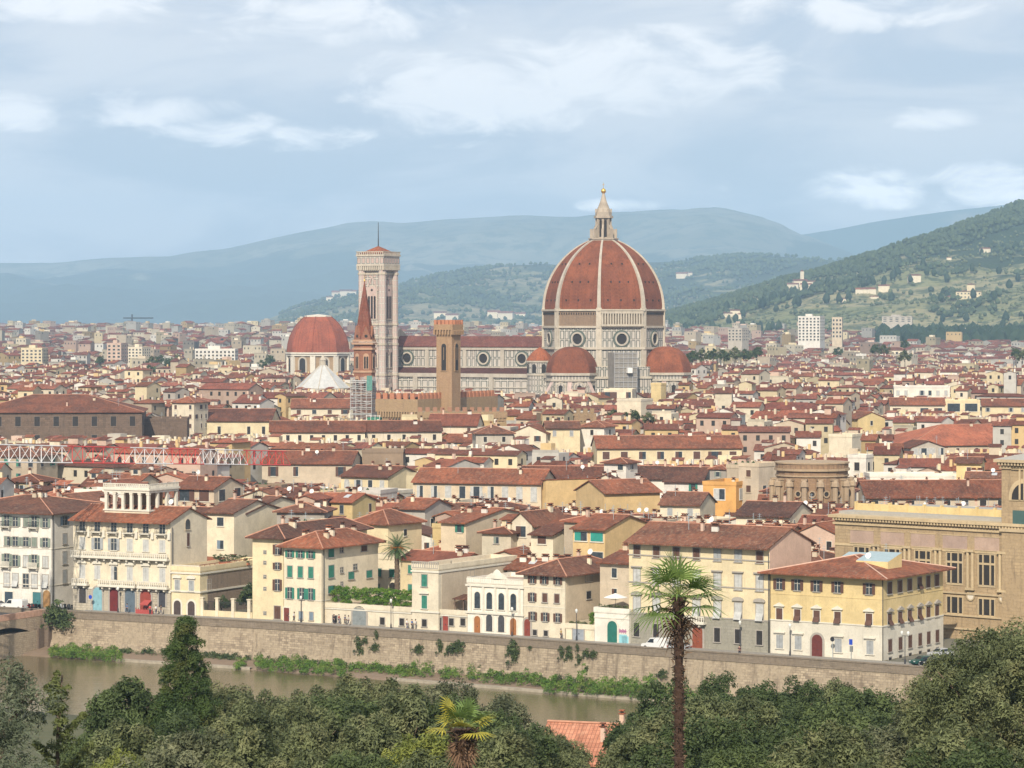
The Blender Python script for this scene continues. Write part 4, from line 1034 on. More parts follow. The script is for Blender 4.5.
for i in range(6):
    g = MB(); g.box(-.28, 0, z0 + 1.25, .28, .5, z1 - .45); g.box(-.36, -.06, z1 - .8, .36, .56, z1 - .46); link('column', g.mesh('column', [PALETRIM]), lo_, (.3 + i * (LWd - .6) / 5, 0, 0))
for i in (1, 2, 3):
    g = MB(); g.box(0, -.28, z0 + 1.25, .5, .28, z1 - .45); link('column', g.mesh('column', [PALETRIM]), lo_, (LWd - .5, i * (LDp - .3) / 3, 0))
g = MB(); g.box(.6, LDp * .55, z0 + 1.25, LWd - .7, LDp * .55 + .3, z1 - .46, 0); g.build('back_wall', plain('loggia_back', (.30, .19, .12)), lo_)
g = MB(); balustrade(g, -.2, LWd + .2, -.1, z1 + .35, zt - z1 - .3)
g.X = Matrix.Rotation(R(90), 4, 'Z'); balustrade(g, -.2, LDp, -LWd - .1, z1 + .35, zt - z1 - .3); g.build('balustrade', [PALETRIM], lo_)
# C: small yellow terrace house with long brown flank
x, y, r, W = on_front(171.5, 200); fc = Face(x, y, r); zC = fc.z(180, 571)
C_ = building('terrace_house', 'small two-storey yellow house with a flat roof terrace beside the loggia palazzo', 'house', x, y, r, W, 24, zC, 'flat', 0, 0, 'pale yellow')
root, fc, fs = C_[0], C_[3], C_[4]
row(root, fc, [177.5, 191.5], 585.5, win_tpl('C', 1.1, 2.1, 'grey', 'closed', 'curve', frame=PALETRIM), h=2.1)
for px in (177.5, 191.5): put_win(root, door_tpl(1.5, 2.6, (.07, .05, .045), True, PALETRIM), (fc.u(px), 0, .13), 0, 'door')
courses(root, W, 24, [zC - .5, 4.3], PALETRIM, .2, .3)
g = MB(); g.box(W + .001, 2.5, .1, W + .03, 24, zC - .7); g.build('brown_flank', stone('flank_stone', (.33, .25, .18), (.26, .2, .15), (.2, .15, .12), .7, .3, .5), root)
row(root, fs, [209], 585, win_tpl('C2', 1.2, 2.0, 'grey', 'none'), R(90), W, h=2.0)
g = MB(); balustrade(g, 0, W, .1, zC + .1, 1.0); g.X = Matrix.Rotation(R(90), 4, 'Z'); balustrade(g, 0, 24, -W + .1, zC + .1, 1.2, 14, .06, 1, .04); g.build('balustrade', [PALETRIM, plain('rust_fence', (.30, .12, .08))], root)
# D: yellow narrow house, E: cream corner house
x, y, r, W = on_front(252.5, 283.5); fc = Face(x, y, r); zD = fc.z(255, 536.5)
D_ = building('town_house', 'narrow yellow five-storey house with brown shutters right of the walled garden trees', 'house', x, y, r, W, 30, zD, 'hip', 2.0, 1.0, 'pale yellow', 1, chim=4)
root, fc = D_[0], D_[3]
for py, c, s, h, w_ in ((549.5, 'brown', 'open', 1.8, .9), (566, 'brown', 'open', 1.2, .9), (585, 'brown', 'open', 2.0, .95), (612.5, 'brown', 'closed', 2.3, 1.3)): row(root, fc, [277.5], py, win_tpl('D', w_, h, c, s), h=h)
for py in (552.5, 563, 577, 589, 613.5): row(root, fc, [265], py, win_tpl('Dsmall', .45, .6, None, 'none', sill=False), h=.6)
x, y, r, W = on_front(284, 321.5, -1.2); fc = Face(x, y, r); zE = fc.z(321, 547); DE = Face(*fc.at(W), r + R(90)).u(378)
E_ = building('town_house', 'cream corner house with green shutters rising at the start of the hedge terrace', 'house', x, y, r, W, DE, zE, 'hip', 2.4, 1.1, 'cream', 0, chim=6)
root, fc, fs = E_[0], E_[3], E_[4]
row(root, fc, [290, 300.5, 311], 553.8, win_tpl('E', .95, 1.25, 'green', 'open'), h=1.25)
row(root, fc, [290, 300.5, 311], 571.5, win_tpl('E', 1.05, 2.0, 'green', 'closed'), h=2.0)
row(root, fc, [290, 302, 311], 593, win_tpl('E', .95, 2.0, 'green', 'open'), h=2.0)
row(root, fc, [301, 311.5], 615.5, win_tpl('E', .8, 1.4, 'blue-grey', 'closed'), h=1.4)
put_win(root, door_tpl(1.2, 2.4, (.16, .04, .03), False, PALETRIM), (fc.u(286.8), 0, .13), 0, 'door')
courses(root, W, 26, [fc.z(300, 600)], PALETRIM, .06, .15)
row(root, fs, [331], 553, win_tpl('E', 1.7, 1.5, 'green', 'closed'), R(90), W, h=1.5); row(root, fs, [331], 571.5, win_tpl('E', 1.7, 2.2, 'green', 'closed'), R(90), W, h=2.2); row(root, fs, [331], 589.5, win_tpl('E', 1.9, 1.3, 'green', 'closed'), R(90), W, h=1.3)
row(root, fs, [341.5], 550, win_tpl('Es', .9, .9, 'brown', 'none'), R(90), W, h=.9); row(root, fs, [341.5], 570, win_tpl('Es', .9, .9, 'brown', 'none'), R(90), W, h=.9); row(root, fs, [341.5], 584, win_tpl('Es', .7, .7, 'brown', 'none'), R(90), W, h=.7)
row(root, fs, [364], 548.5, win_tpl('Es', 1.8, .95, 'brown', 'closed'), R(90), W, h=.95)
row(root, fs, [351], 575.5, win_tpl('E', 1.8, 1.3, 'green', 'closed'), R(90), W, h=1.3); row(root, fs, [369, ], 574, win_tpl('E', 1.8, 1.3, 'green', 'closed'), R(90), W, h=1.3)
row(root, fs, [355], 567, win_tpl('Es', 1.2, 1.0, 'brown', 'none'), R(90), W, h=1.0)
downpipe(root, W + .12, .6, zE)
# F: low street wall building with the hedge terrace, rear wing
x, y, r, W = on_front(322, 480); fc = Face(x, y, r); zF = fc.z(330, 607.5)
F_ = building('terrace_building', 'long low cream street building with arched grey gate and a hedge on its roof', 'building', x, y, r, fc.u(467), 16, zF, 'flat', 0, 0, 'cream')
root, fc = F_[0], F_[3]
for px in (335, 382.5, 402, 425, 451.5, 463): row(root, fc, [px], 622 if px > 440 else 619 + (px - 335) * .045, win_tpl('F', .95, 1.25, 'dark', 'closed'), h=1.25)
put_win(root, door_tpl(2.9, 3.4, (.20, .22, .22), True, GREYSTONE), (fc.u(359.5), 0, .13), 0, 'gate')
put_win(root, door_tpl(.9, 2.2, (.05, .05, .05), False), (fc.u(440), 0, .13), 0, 'door'); put_win(root, door_tpl(1.2, 2.6, (.25, .05, .035), False), (fc.u(445.5), 0, .13), 0, 'door')
courses(root, fc.u(467), 16, [zF - .25], PALETRIM, .15, .2, False)
x, y, r, W = on_front(372, 420, 26); fc = Face(x, y, r); zz = fc.z(380, 559)
w2 = building('rear_wing', 'low cream rear wing with green shutters behind the date palm', 'house', x, y, r, W, 12, zz, 'flat', 0, 0, 'cream')
fc = w2[3]
row(w2[0], fc, [379, 392, 409], 572.5, win_tpl('E', 1.1, 1.5, 'green', 'closed'), h=1.5); row(w2[0], fc, [377, 409], 589, win_tpl('E', 1.2, 1.9, 'green', 'closed'), h=1.9)
g = MB(); g.arch(fc.u(392.5), 0, fc.z(392, 592), 1.5, 1.8, 0, 8, .05); g.build('arched_opening', DARK, w2[0])
# G: slim cream house with balustrade and its long flank
x, y, r, W = on_front(412, 438.5, -.5); fc = Face(x, y, r); zG = fc.z(415, 569); fs0 = Face(*fc.at(W), r + R(90))
G_ = building('town_house', 'slim cream house with two green shuttered windows and a balustraded roof beside the hedge', 'house', x, y, r, W, 26, zG, 'flat', 0, 0, 'cream')
root, fc, fs = G_[0], G_[3], G_[4]
row(root, fc, [424.5], 580.5, win_tpl('G', 1.15, 2.1, 'green', 'closed'), h=2.1); row(root, fc, [424.5], 602, win_tpl('G', 1.15, 2.3, 'green', 'closed', 'tri', frame=PALETRIM), h=2.3); row(root, fc, [424.5], 623, win_tpl('F', .95, 1.25, 'dark', 'closed'), h=1.25)
courses(root, W, 26, [zG - .5, fc.z(415, 612)], PALETRIM, .18, .3); g = MB(); balustrade(g, 0, W, -.05, zG + .2, 1.2); balustrade(g, W - .0, W + .1, 4, zG + .2, 1.2); g.build('balustrade', [GREYSTONE], root)
g = MB(); g.box(W - .02, 1, zG - 8, W + .05, 25, zG - .6); g.build('plain_flank', wall_mat('beige'), root)
row(root, fs, [472], 573, win_tpl('Es', 1.4, 1.0, 'brown', 'none'), R(90), W, h=1.0)
# H: ornate white two-storey house
x, y, r, W = on_front(467.5, 523); fc = Face(x, y, r); zH = fc.z(470, 583)
H_ = building('ornate_house', 'ornate white two-storey house with four arched windows and crest on its parapet', 'house', x, y, r, W, 14, zH, 'flat', 0, 0, 'white')
root, fc = H_[0], H_[3]
cols = [477.5, 489.5, 501.5, 513.5]
row(root, fc, cols, 600, win_tpl('H', 1.15, 2.9, None, 'none', arch=True, frame=PALETRIM), h=2.9)
g = MB()
for px in [471, 483.5, 495.5, 507.5, 519.5]: u = fc.u(px); g.box(u - .2, -.22, fc.z(470, 612), u + .2, 0, zH - .5)
g.build('pilasters', PALETRIM, root)
for i, px in enumerate(cols): put_win(root, door_tpl(1.25, 2.9, (.30, .12, .04) if i in (0, 3) else (.06, .06, .065), True, PALETRIM), (fc.u(px), 0, .13 if i in (0, 3) else .5), 0, 'door' if i in (0, 3) else 'window')
courses(root, W, 14, [zH - .5, fc.z(470, 613)], PALETRIM, .28, .35, False); g = MB(); balustrade(g, 0, W, -.05, zH + .1, 1.0); g.build('balustrade', [PALETRIM], root)
g = MB(); u = fc.u(497); g.ring([(1.3, zH + 1.0), (1.1, zH + 1.6), (.6, zH + 2.3), (.15, zH + 2.6)], 10, u, 0, asp=.3)
for s in (-1, 1): g.face([(u + s * .9, -.1, zH + 1), (u + s * 2.4, -.1, zH + 1), (u + s * 1.6, -.1, zH + 1.7), (u + s * .9, -.1, zH + 2.0)][::s])
g.build('crest', PALETRIM, root)
# I: cream house with brown shutters
x, y, r, W = on_front(523.5, 565); fc = Face(x, y, r); zI = fc.z(540, 573.5); fs0 = Face(*fc.at(W), r + R(90)); D = fs0.u(622)
I_ = building('town_house', 'cream house with brown shutters, plain beige flank and hip roof right of the ornate house', 'house', x, y, r, W, min(D, 21), zI, 'hip', 2.2, 1.0, 'cream', 1, chim=4)
root, fc, fs = I_[0], I_[3], I_[4]; D = min(D, 21)
g = MB(); g.box(W - .02, .3, .2, W + .04, D, zI - .1); g.build('plain_flank', wall_mat('beige'), root)
ti = win_tpl('I', .85, 1.45, 'brown', 'open'); row(root, fc, [532.5, 544.5, 558], 579.3, [win_tpl('I', .85, 1.3, 'brown', 'open')], h=1.3)
row(root, fc, [532.5, 545, 557], 597, [ti, win_tpl('I', .95, 1.5, 'brown', 'closed'), win_tpl('I', .95, 1.5, 'brown', 'closed')], h=1.5); row(root, fc, [533, 545.5, 558], 616, [ti], h=1.5)
row(root, fc, [535, 546], 632.5, win_tpl('F', .8, .9, 'dark', 'closed'), h=.9); put_win(root, door_tpl(1.2, 2.9, (.20, .045, .03), True), (fc.u(527.5), 0, .13), 0, 'door')
courses(root, W, D, [fc.z(540, 607), fc.z(540, 588)], PALETRIM, .05, .12, False)
row(root, fs, [588.5], 577, win_tpl('Is', 2.0, 1.4, 'brown', 'none'), R(90), W, h=1.4); row(root, fs, [588.5], 595, win_tpl('Is', 1.4, 1.3, 'dark', 'closed'), R(90), W, h=1.3)
# J: low garage wall and white terrace block
x, y, r, W = on_front(566, 594, -.6); fc = Face(x, y, r); zJ = fc.z(570, 628.5)
J1 = building('garage', 'low white street wall with grey garage door and small garden on top', 'garage', x, y, r, W, 9, zJ, 'flat', 0, 0, 'cream')
put_win(J1[0], door_tpl(2.2, 2.2, (.28, .30, .33), False), (J1[3].u(578.5), 0, .13), 0, 'garage_door')
x, y, r, W = on_front(594.5, 629, -.6); fc = Face(x, y, r); zJ2 = fc.z(600, 612.5)
J2 = building('terrace_block', 'white block with green arched door and planted roof terrace left of the large yellow palazzo', 'building', x, y, r, W, 9, zJ2, 'flat', 0, 0, 'white')
root, fc = J2[0], J2[3]
courses(root, W, 9, [fc.z(600, 618)], PALETRIM, .08, .2, False); put_win(root, door_tpl(1.9, 3.6, (.02, .13, .10), True, PALETRIM), (fc.u(612.5), 0, .13), 0, 'door')
# graffiti: scrawled bands of colour
g = MB(); rg = random.Random(3)
for (a, b, z0, z1, m) in ((618.5, 627.0, .15, 1.55, 0), (622, 628.6, .15, 1.3, 0)): g.box(fc.u(a), -.012, z0, fc.u(b), -.002, z1, m)
for px0_, m in ((619, 1),):
    for i in range(7):
        u = fc.u(px0_) + i * .21; g.box(u, -.03, 1.75 + .1 * (i % 2), u + .13, -.004, 2.5 - .08 * (i % 3), m)
    g.box(fc.u(px0_), -.025, 2.05, fc.u(px0_) + 1.5, -.006, 2.2, 1)
g.build('graffiti', [plain('graffiti_blue', (.25, .50, .55), .6), plain('graffiti_purple', (.32, .10, .22), .6)], root)
# K: large yellow palazzo
x, y, r, W = on_front(629, 769.5); fc = Face(x, y, r); zK = fc.z(769, 545.5); fs0 = Face(*fc.at(W), r + R(90)); D = 2 * fs0.u(790.5)
K_ = building('palazzo', 'large yellow palazzo with grey stone ground floor and red arched door behind the tall palm', 'palazzo', x, y, r, W, D, zK, 'gx', 2.5, 1.4, 'pale yellow', 1, chim=5)
root, fc, fs = K_[0], K_[3], K_[4]
cols = [637, 656.5, 676.5, 696.5, 717.5, 738.3, 759.8]
row(root, fc, cols, 551, [win_tpl('K', 1.25, 1.9, c, 'closed') for c in ('brown', 'brown', 'brown', 'brown', 'grey', 'grey', 'brown')], h=1.9)
row(root, fc, cols, 576.5, win_tpl('K', 1.3, 2.5, 'pale', 'closed', 'flat'), h=2.5)
row(root, fc, cols, 605, [win_tpl('K', 1.35, 2.8, 'pale', s, 'curve') for s in ('closed', 'closed', 'closed', 'tilt', 'tilt', 'tilt', 'tilt')], h=2.8)
row(root, fc, [c for c in cols if abs(c - 696.5) > 1], 629.5, win_tpl('K', 1.1, 2.3, 'dark', 'closed'), h=2.3)
g = MB(); g.box(-.06, -.09, .1, W + .03, 0, fc.z(769, 622)); g.build('stone_base', stone('grey_ashlar', (.33, .31, .25), (.28, .26, .21), (.2, .19, .16), 1.4, .5, .35), root)
for wn in CH[root.name]:
    if wn.name.startswith('window') and wn.location.z < 4.5: wn.location.y = -.09
courses(root, W, D, [fc.z(769, 621.6), fc.z(769, 590), fc.z(769, 562)], GREYSTONE, .14, .2, False)
put_win(root, door_tpl(1.9, 3.7, (.22, .06, .03), True, GREYSTONE), (fc.u(698), -.09, .13), 0, 'door'); stone_balcony(root, fc.u(685), fc.u(707), fc.z(698, 622))
g = MB(); g.box(W + .002, 0, .2, W + .05, D, zK); g.face([(W + .05, 0, zK), (W + .05, D, zK), (W + .05, D / 2, zK + 2.45)]); g.build('pink_side_wall', wall_mat('pink'), root)
downpipe(root, W - .1, -.15, zK - 1)
# L: yellow corner palazzo
x, y, r, W = on_front(770.5, 882.5); fc = Face(x, y, r); zL = fc.z(882, 577); fs0 = Face(*fc.at(W), r + R(90)); D = fs0.u(943)
L_ = building('palazzo', 'yellow and white corner palazzo with brown shutters standing at the end of the street', 'palazzo', x, y, r, W, D, zL, 'hip', 2.4, 1.6, 'yellow', 0, chim=2, ridge_mat=plain('pale_ridge', (.5, .32, .24), .9))
root, fc, fs = L_[0], L_[3], L_[4]
zm = fc.z(882, 627)
g = MB(); g.box(-.0, -.06, .1, W + .06, 0, zm); g.box(W, 0, .1, W + .06, D, zm); g.build('white_lower_wall', stucco('lower_white', (.62, .58, .48), .4), root)
courses(root, W, D, [zm], PALETRIM, .16, .2); courses(root, W, D, [fc.z(882, 600)], wall_mat('yellow'), .06, .12)
cols = [779.5, 797.5, 816.8, 837.7, 869.2]
row(root, fc, cols, 584, win_tpl('L', 1.05, 1.75, 'brown', 'open'), h=1.75)
row(root, fc, cols, 614, [win_tpl('L', 1.15, 1.9, 'brown', s, 'tri', frame=PALETRIM) for s in ('closed', 'tilt', 'tilt', 'tilt', 'tilt')], h=1.9)
for px in (780, 798.5, 838.5, 870.3):
    row(root, fc, [px], 641.5 + (px - 780) * .065, win_tpl('L', 1.25, 2.2, 'grey', 'closed', 'flat', frame=PALETRIM), h=2.2)[0].location.y = -.06
put_win(root, door_tpl(1.9, 3.5, (.12, .03, .025), True, GREYSTONE), (fc.u(817.5), -.06, .13), 0, 'door')
sc_ = [889.5, 899.8, 909.5, 919.5, 928, 936.7]
st = [win_tpl('Ls', 1.5, 1.9, 'brown', 'closed'), win_tpl('Ls', 1.5, 1.9, 'brown', 'closed'), win_tpl('Ls', 1.5, 1.9, 'brown', 'closed'), win_tpl('Ls', 1.4, 1.9, 'brown', 'tilt'), win_tpl('Ls', 1.4, 1.9, 'brown', 'closed')]
row(root, fs, sc_, 588, st, R(90), W, h=1.9); row(root, fs, sc_, 619.5, [win_tpl('Ls', 1.4, 1.9, 'brown', s, 'tri') for s in ('tilt', 'tilt', 'tilt', 'tilt', 'closed', 'closed')], R(90), W, h=1.9)
for o in row(root, fs, sc_, 645.5, win_tpl('Ls', 1.3, 2.0, 'brown', 'closed'), R(90), W, h=2.0): o.location.x += .06
for o in row(root, fs, sc_, 659.5, win_tpl('Ls', 1.0, .7, 'dark', 'closed', sill=False), R(90), W, h=.7): o.location.x += .06
downpipe(root, -.05, -.15, zL); downpipe(root, W + .1, -.1, zL)
for (px0_, px1_, v) in ((835, 858, 11.0), (856, 888, 6.5)):               # dormers with pale blue glass roofs
    fv = Face(fc.x - math.sin(r) * v, fc.y + math.cos(r) * v, r); u0, u1 = fv.u(px0_), fv.u(px1_) ; zt = fv.z(px1_, 562)
    d_ = MB(); d_.box(u0, v, zL, u1, v + 5, zt, 0); d_.face([(u0, v + .0, zt), (u1, v, zt), (u1, v + 5, zt + 1.2), (u0, v + 5, zt + 1.2)], 1); d_.face([(u1, v, zt), (u1, v + 5, zt), (u1, v + 5, zt + 1.2)], 0); d_.face([(u0, v + 5, zt), (u0, v, zt), (u0, v + 5, zt + 1.2)], 0)
    d_.build('skylight_dormer', [wall_mat('yellow'), plain('blue_glass_roof', (.30, .38, .40), .4)], L_[2])

# M: the library: long ornate stone front and corner tower
LIBS = stone('library_stone', (.45, .33, .195), (.35, .26, .155), (.22, .165, .1), 1.5, .55, .6, (.16, .115, .075)); LIBT = stucco('library_trim', (.47, .37, .23), .45)
LIBP = stucco('library_panel', (.40, .29, .23), .5)
x, y = PX(835, 528), 528.0; ex, ey = PX(1090, 494), 494.0; r = math.atan2(ey - y, ex - x); fc = Face(x, y, r); W = fc.u(1090)
lib = thing('library', (x, y, 0), r, 'monumental ochre stone library with columns, pink frieze panels and a corner tower', 'library')
zT = fc.z(835, 517); D = 30
g = MB(); g.box(0, 0, 0, W, D, zT, 0, False); lw = g.build('wall', [LIBS], lib)
g = MB(); g.box(-.9, -.9, zT, W + 1, D, zT + .5); g.box(-.3, -.3, zT - 1.2, W + 1, 0, zT - .8); g.box(-.12, -.12, zT - 4.9, W, 0, zT - 4.5)
for i in range(int(W / .62)): g.box(i * .62, -.75, zT - .45, i * .62 + .32, 0, zT - .02)
g.build('cornice', [LIBT], lib)
g = MB(); g.box(-.6, 2, zT + .5, W + 1, D - 2, zT + 1.0); g.build('roof', [plain('lead_roof', (.34, .32, .28), .8)], lib)
g = MB(); g.box(0, 6.0, zT + 1.0, W, 6.5, zT + 2.2); 
for i in range(int(W / 3.6)): g.box(i * 3.6, 5.9, zT + 1, i * 3.6 + .35, 6.6, zT + 2.5)
g.build('attic_parapet', [stucco('yellow_parapet', (.60, .46, .22), .3)], lib)
px_c = [862, 892.5, 923, 955, 987, 1035]; us = [fc.u(p) for p in px_c]; pitch = us[4] - us[3]
zf0, zf1 = zT - 4.3, zT - 2.1
zU1, zU0 = fc.z(955, 553), fc.z(955, 583); zL1, zL0 = fc.z(955, 597), fc.z(955, 613)
for i, u in enumerate(us):
    g = MB(); hw = pitch / 2 - .75; g.box(u - hw, -.05, zf0, u + hw, 0, zf1); o = g.build('frieze_panel', [LIBP], lib)
    k = MB(); k.box(u - hw - .15, -.12, zf1, u + hw + .15, 0, zf1 + .12); k.box(u - hw - .15, -.12, zf0 - .12, u + hw + .15, 0, zf0); k.build('panel_border', [LIBT], o)
    def tri(z0, z1, bars, nm):
        f = MB(); f.box(-1.75, -.12, z0 - .35, 1.75, 0, z0); f.box(-1.75, -.12, z1, 1.75, 0, z1 + .3); wn = link(nm, f.mesh('window', [LIBT]), lib, (u, 0, 0))
        for a, b in ((-1.55, -.85), (-.6, .6), (.85, 1.55)):
            p = MB(); p.box(a, -.03, z0, b, 0, z1); p.build('pane', [DARK], wn)
        p = MB()
        for a in (-.72, .72, -1.65, 1.65): p.box(a - .11, -.2, z0, a + .11, 0, z1)
        if bars: p.box(-1.6, -.16, z1 - 1.7, 1.6, 0, z1 - 1.35)
        p.build('mullion', [LIBT], wn)
    tri(zU0, zU1, True, 'window'); tri(zL0, zL1, False, 'window')
    c = MB(); uc = u + pitch / 2
    for s in (-.36, .36): c.ring([(.3, zU0 - .6), (.27, zU1 + .4)], 10, uc + s * 1.3, -.3, smooth=True, cap=False)
    c.box(uc - .85, -.65, zU1 + .35, uc + .85, 0, zU1 + .75); c.box(uc - .85, -.65, zU0 - 1.0, uc + .85, 0, zU0 - .6); c.build('paired_column', [LIBT], lib)
    c = MB(); c.X = Matrix.Translation((uc, -.06, zU0 - 2.0)); torus_ring(c, .62, .85, -.15, 0, 0, 18); disc(c, .63, -.08, 1, 18); c.build('roundel', [LIBT, plain('pale_clock_face', (.62, .56, .46))], lib)
g = MB()
for z in (zL0 - .45, zL1 + .6, zL0 - 2.7): g.box(-.1, -.28, z, W, 0, z + .28)
g.build('string_course', [LIBT], lib)
fl = MB(); fl.box(-.05, 2, zT - 6, 0, 5, zT); 
# tower
ft = Face(*fc.at(fc.u(1006)), r); q = .6; ut = fc.u(1003.5)
tw_ = link('tower', None, lib, (ut, -q, 0)); zt = fc.z(1006, 462)
g = MB(); g.box(0, 0, 0, 13, 13, zt, 0, False); g.build('tower_wall', [LIBS], tw_)
g = MB(); g.box(-1, -1, zt, 14, 14, zt + .5, 0); g.box(-.3, -.3, zt - 1.1, 13.3, 13.3, zt - .7, 0)
for i in range(22): g.box(-.2 + i * .62, -.8, zt - .5, .1 + i * .62, 0, zt - .02, 0); g.box(-.8, -.2 + i * .62, zt - .5, 0, .1 + i * .62, zt - .02, 0)
g.build('tower_cornice', [LIBT], tw_); g = MB(); g.box(-.3, -.3, zT - .9, 13.3, 0, zT - .4); g.build('lower_cornice', [LIBT], tw_)
g = MB(); g.face([(-1, -1, zt + .5), (14, -1, zt + .5), (6.5, 6.5, zt + 2.4)], 0); g.face([(14, -1, zt + .5), (14, 14, zt + .5), (6.5, 6.5, zt + 2.4)], 0); g.face([(14, 14, zt + .5), (-1, 14, zt + .5), (6.5, 6.5, zt + 2.4)]); g.face([(-1, 14, zt + .5), (-1, -1, zt + .5), (6.5, 6.5, zt + 2.4)])
g.build('tower_roof', [plain('lead_roof', 0)], tw_)
g = MB(); za = fc.z(1006, 506); g.arch(4.6, 0, za + 1, 6.2, zt - za - 3.6, 0, 12, .15); g.arch(4.6, -.15, za + 1.2, 5.0, zt - za - 4.6, 1, 12, .05)
for a in (-.9, .9, 0): g.box(4.6 + a - .16, -.32, za + 1.2, 4.6 + a + .16, -.15, za + 6.4, 0)
g.box(2.1, -.3, za + 6.2, 7.1, -.2, za + 6.7, 0); g.build('arched_opening', [LIBT, DARK], tw_)
g = MB(); g.box(2.2, -.06, za - 3.2, 7, 0, za - .6); g.build('glazed_panel', [plain('green_glass', (.06, .11, .10), .3)], tw_)
g = MB(); g.box(9.0, -.04, zU0, 10.6, 0, zU1 - 1); g.box(9.0, -.04, zL0, 10.6, 0, zL1); g.build('recess', [DARK], tw_)
# apse drum behind the library
AY = 640.0; ap_ = thing('apse', (PX(812, AY), AY, 0), 0, 'round brown stone apse with buttresses and small round windows behind the library', 'apse')
APS = stone('apse_stone', (.34, .22, .13), (.25, .16, .10), (.17, .11, .07), 1.2, .5, .6, (.12, .08, .055)); APT = stucco('apse_trim', (.36, .27, .18), .5)
zt = PZ(467, AY - 8); ra = 7.6; rl = 9.0; zl = PZ(484, AY - 8)
g = MB(); g.ring([(ra, 0), (ra, zt - 1)], 20, 0, 0, 0, 0); g.ring([(ra + .5, zt - 1), (ra + .5, zt - .5)], 20, 0, 0, 0, 1); g.ring([(ra + .2, zt - .5), (ra + .2, zt + .5)], 20, 0, 0, 0, 0); g.ring([(ra + .4, zt + .5), (ra + .4, zt + .8)], 20, 0, 0, 0, 1); g.ring([(ra + .3, zt - 2.2), (ra + .3, zt - 1.9)], 20, 0, 0, 0, 1)
g.build('wall', [APS, APT], ap_)
for k in range(9):
    a = R(180 + 22.5 * k + 6); b = MB(); b.X = Matrix.Rotation(a, 4, 'Z')
    b.box(ra - .2, -.45, 0, ra + 1.1, .45, zl + .6, 0); b.box(ra - .2, -.6, zl + .6, ra + 1.3, .6, zl + 1.0, 0); b.ring([(.65, 0), (.62, zl - .6)], 8, ra + 1.0, 0, 0, 0); b.ring([(.95, zl - .6), (.8, zl + .2), (.2, zl + 1.0)], 8, ra + 1.0, 0, 0, 0)
    b.build('buttress', [APT], ap_)
    w_ = MB(); w_.X = Matrix.Rotation(a + R(11.25), 4, 'Z') @ Matrix.Translation((ra, 0, zl - 2.2)) @ Matrix.Rotation(R(90), 4, 'Z'); torus_ring(w_, .5, .8, -.25, 0.1, 0, 14); disc(w_, .52, -.08, 1, 14); w_.build('round_window', [APT, DARK], ap_)
SKYL += [(768, 858, 504, 628), (800, 1004, 575, 500), (1004, 1060, 560, 495), (0, 1024, 300, 10)][:3]
for a, b, c in ((-70, 74, 513), (73, 207, 521), (104, 178, 517), (200, 252, 600), (252, 283, 537), (283, 378, 547), (378, 412, 592), (412, 438, 569), (438, 470, 566), (467, 523, 583), (523, 622, 575), (594, 629, 612), (629, 792, 546), (770, 945, 578)): pass
# ------------------------------------------------------------------ the city behind: buildings one can single out
OBBS = []                                    # footprints taken: (cx, cy, hw, hd, rot)
def take(x, y, r, W, D): OBBS.append((x + math.cos(r) * W / 2 - math.sin(r) * D / 2, y + math.sin(r) * W / 2 + math.cos(r) * D / 2, W / 2, D / 2, r))
def corners(o, e=0):
    cx, cy, hw, hd, r = o; c, s = math.cos(r), math.sin(r)
    return [(cx + a * c - b * s, cy + a * s + b * c) for a, b in ((-hw - e, -hd - e), (hw + e, -hd - e), (hw + e, hd + e), (-hw - e, hd + e))]
def overlap(o1, o2, slack=.6):
    if (o1[0] - o2[0]) ** 2 + (o1[1] - o2[1]) ** 2 > (math.hypot(o1[2], o1[3]) + math.hypot(o2[2], o2[3])) ** 2: return False
    A, B = corners(o1, -slack), corners(o2, -slack)
    for r in (o1[4], o1[4] + math.pi / 2, o2[4], o2[4] + math.pi / 2):
        c, s = math.cos(r), math.sin(r); a = [p[0] * c + p[1] * s for p in A]; b = [p[0] * c + p[1] * s for p in B]
        if max(a) < min(b) or max(b) < min(a): return False
    return True
for rt in list(COL.objects):                 # the river row and the monuments
    if rt.parent is None and rt.type == 'EMPTY' and rt.get('category') in ('palazzo', 'house', 'building', 'garage', 'library'):
        wl = [c for c in CH.get(rt.name, ()) if c.name.startswith('wall')]
        if wl:
            xs = [v.co.x for v in wl[0].data.vertices]; ys = [v.co.y for v in wl[0].data.vertices]
            take(rt.location.x, rt.location.y, rt.rotation_euler.z, max(xs), max(ys))
OBBS.append((PX(812, 640), 640, 11, 11, 0)); take(PX(943, 470), 470, R(-30), 40, 40); take(PX(201, 548), 548, R(-27), 14, 16)
OBBS.append((DX, DY, 34, 34, RC)); OBBS.append((DX - 52 * math.cos(RC), DY - 52 * math.sin(RC), 58, 24, RC)); OBBS.append((bx, BY, 9, 9, RC)); OBBS.append((PX(318, CY), CY, 20, 20, 0)); OBBS.append((PX(323, VY), VY, 15, 15, 0))
OBBS.append((tx, TY, 5, 5, RC)); take(PX(417, 985) - 15 * math.cos(RC), 985 - 15 * math.sin(RC), RC, 15, 54); OBBS.append((PX(364, 1030), 1030, 8, 26, 0)); OBBS.append((PX(374, 960), 960, 4, 4, 0))
REG = []                                     # (root, description words, picture x, picture y)
WST = ['closed', 'closed', 'open', 'half', 'none']
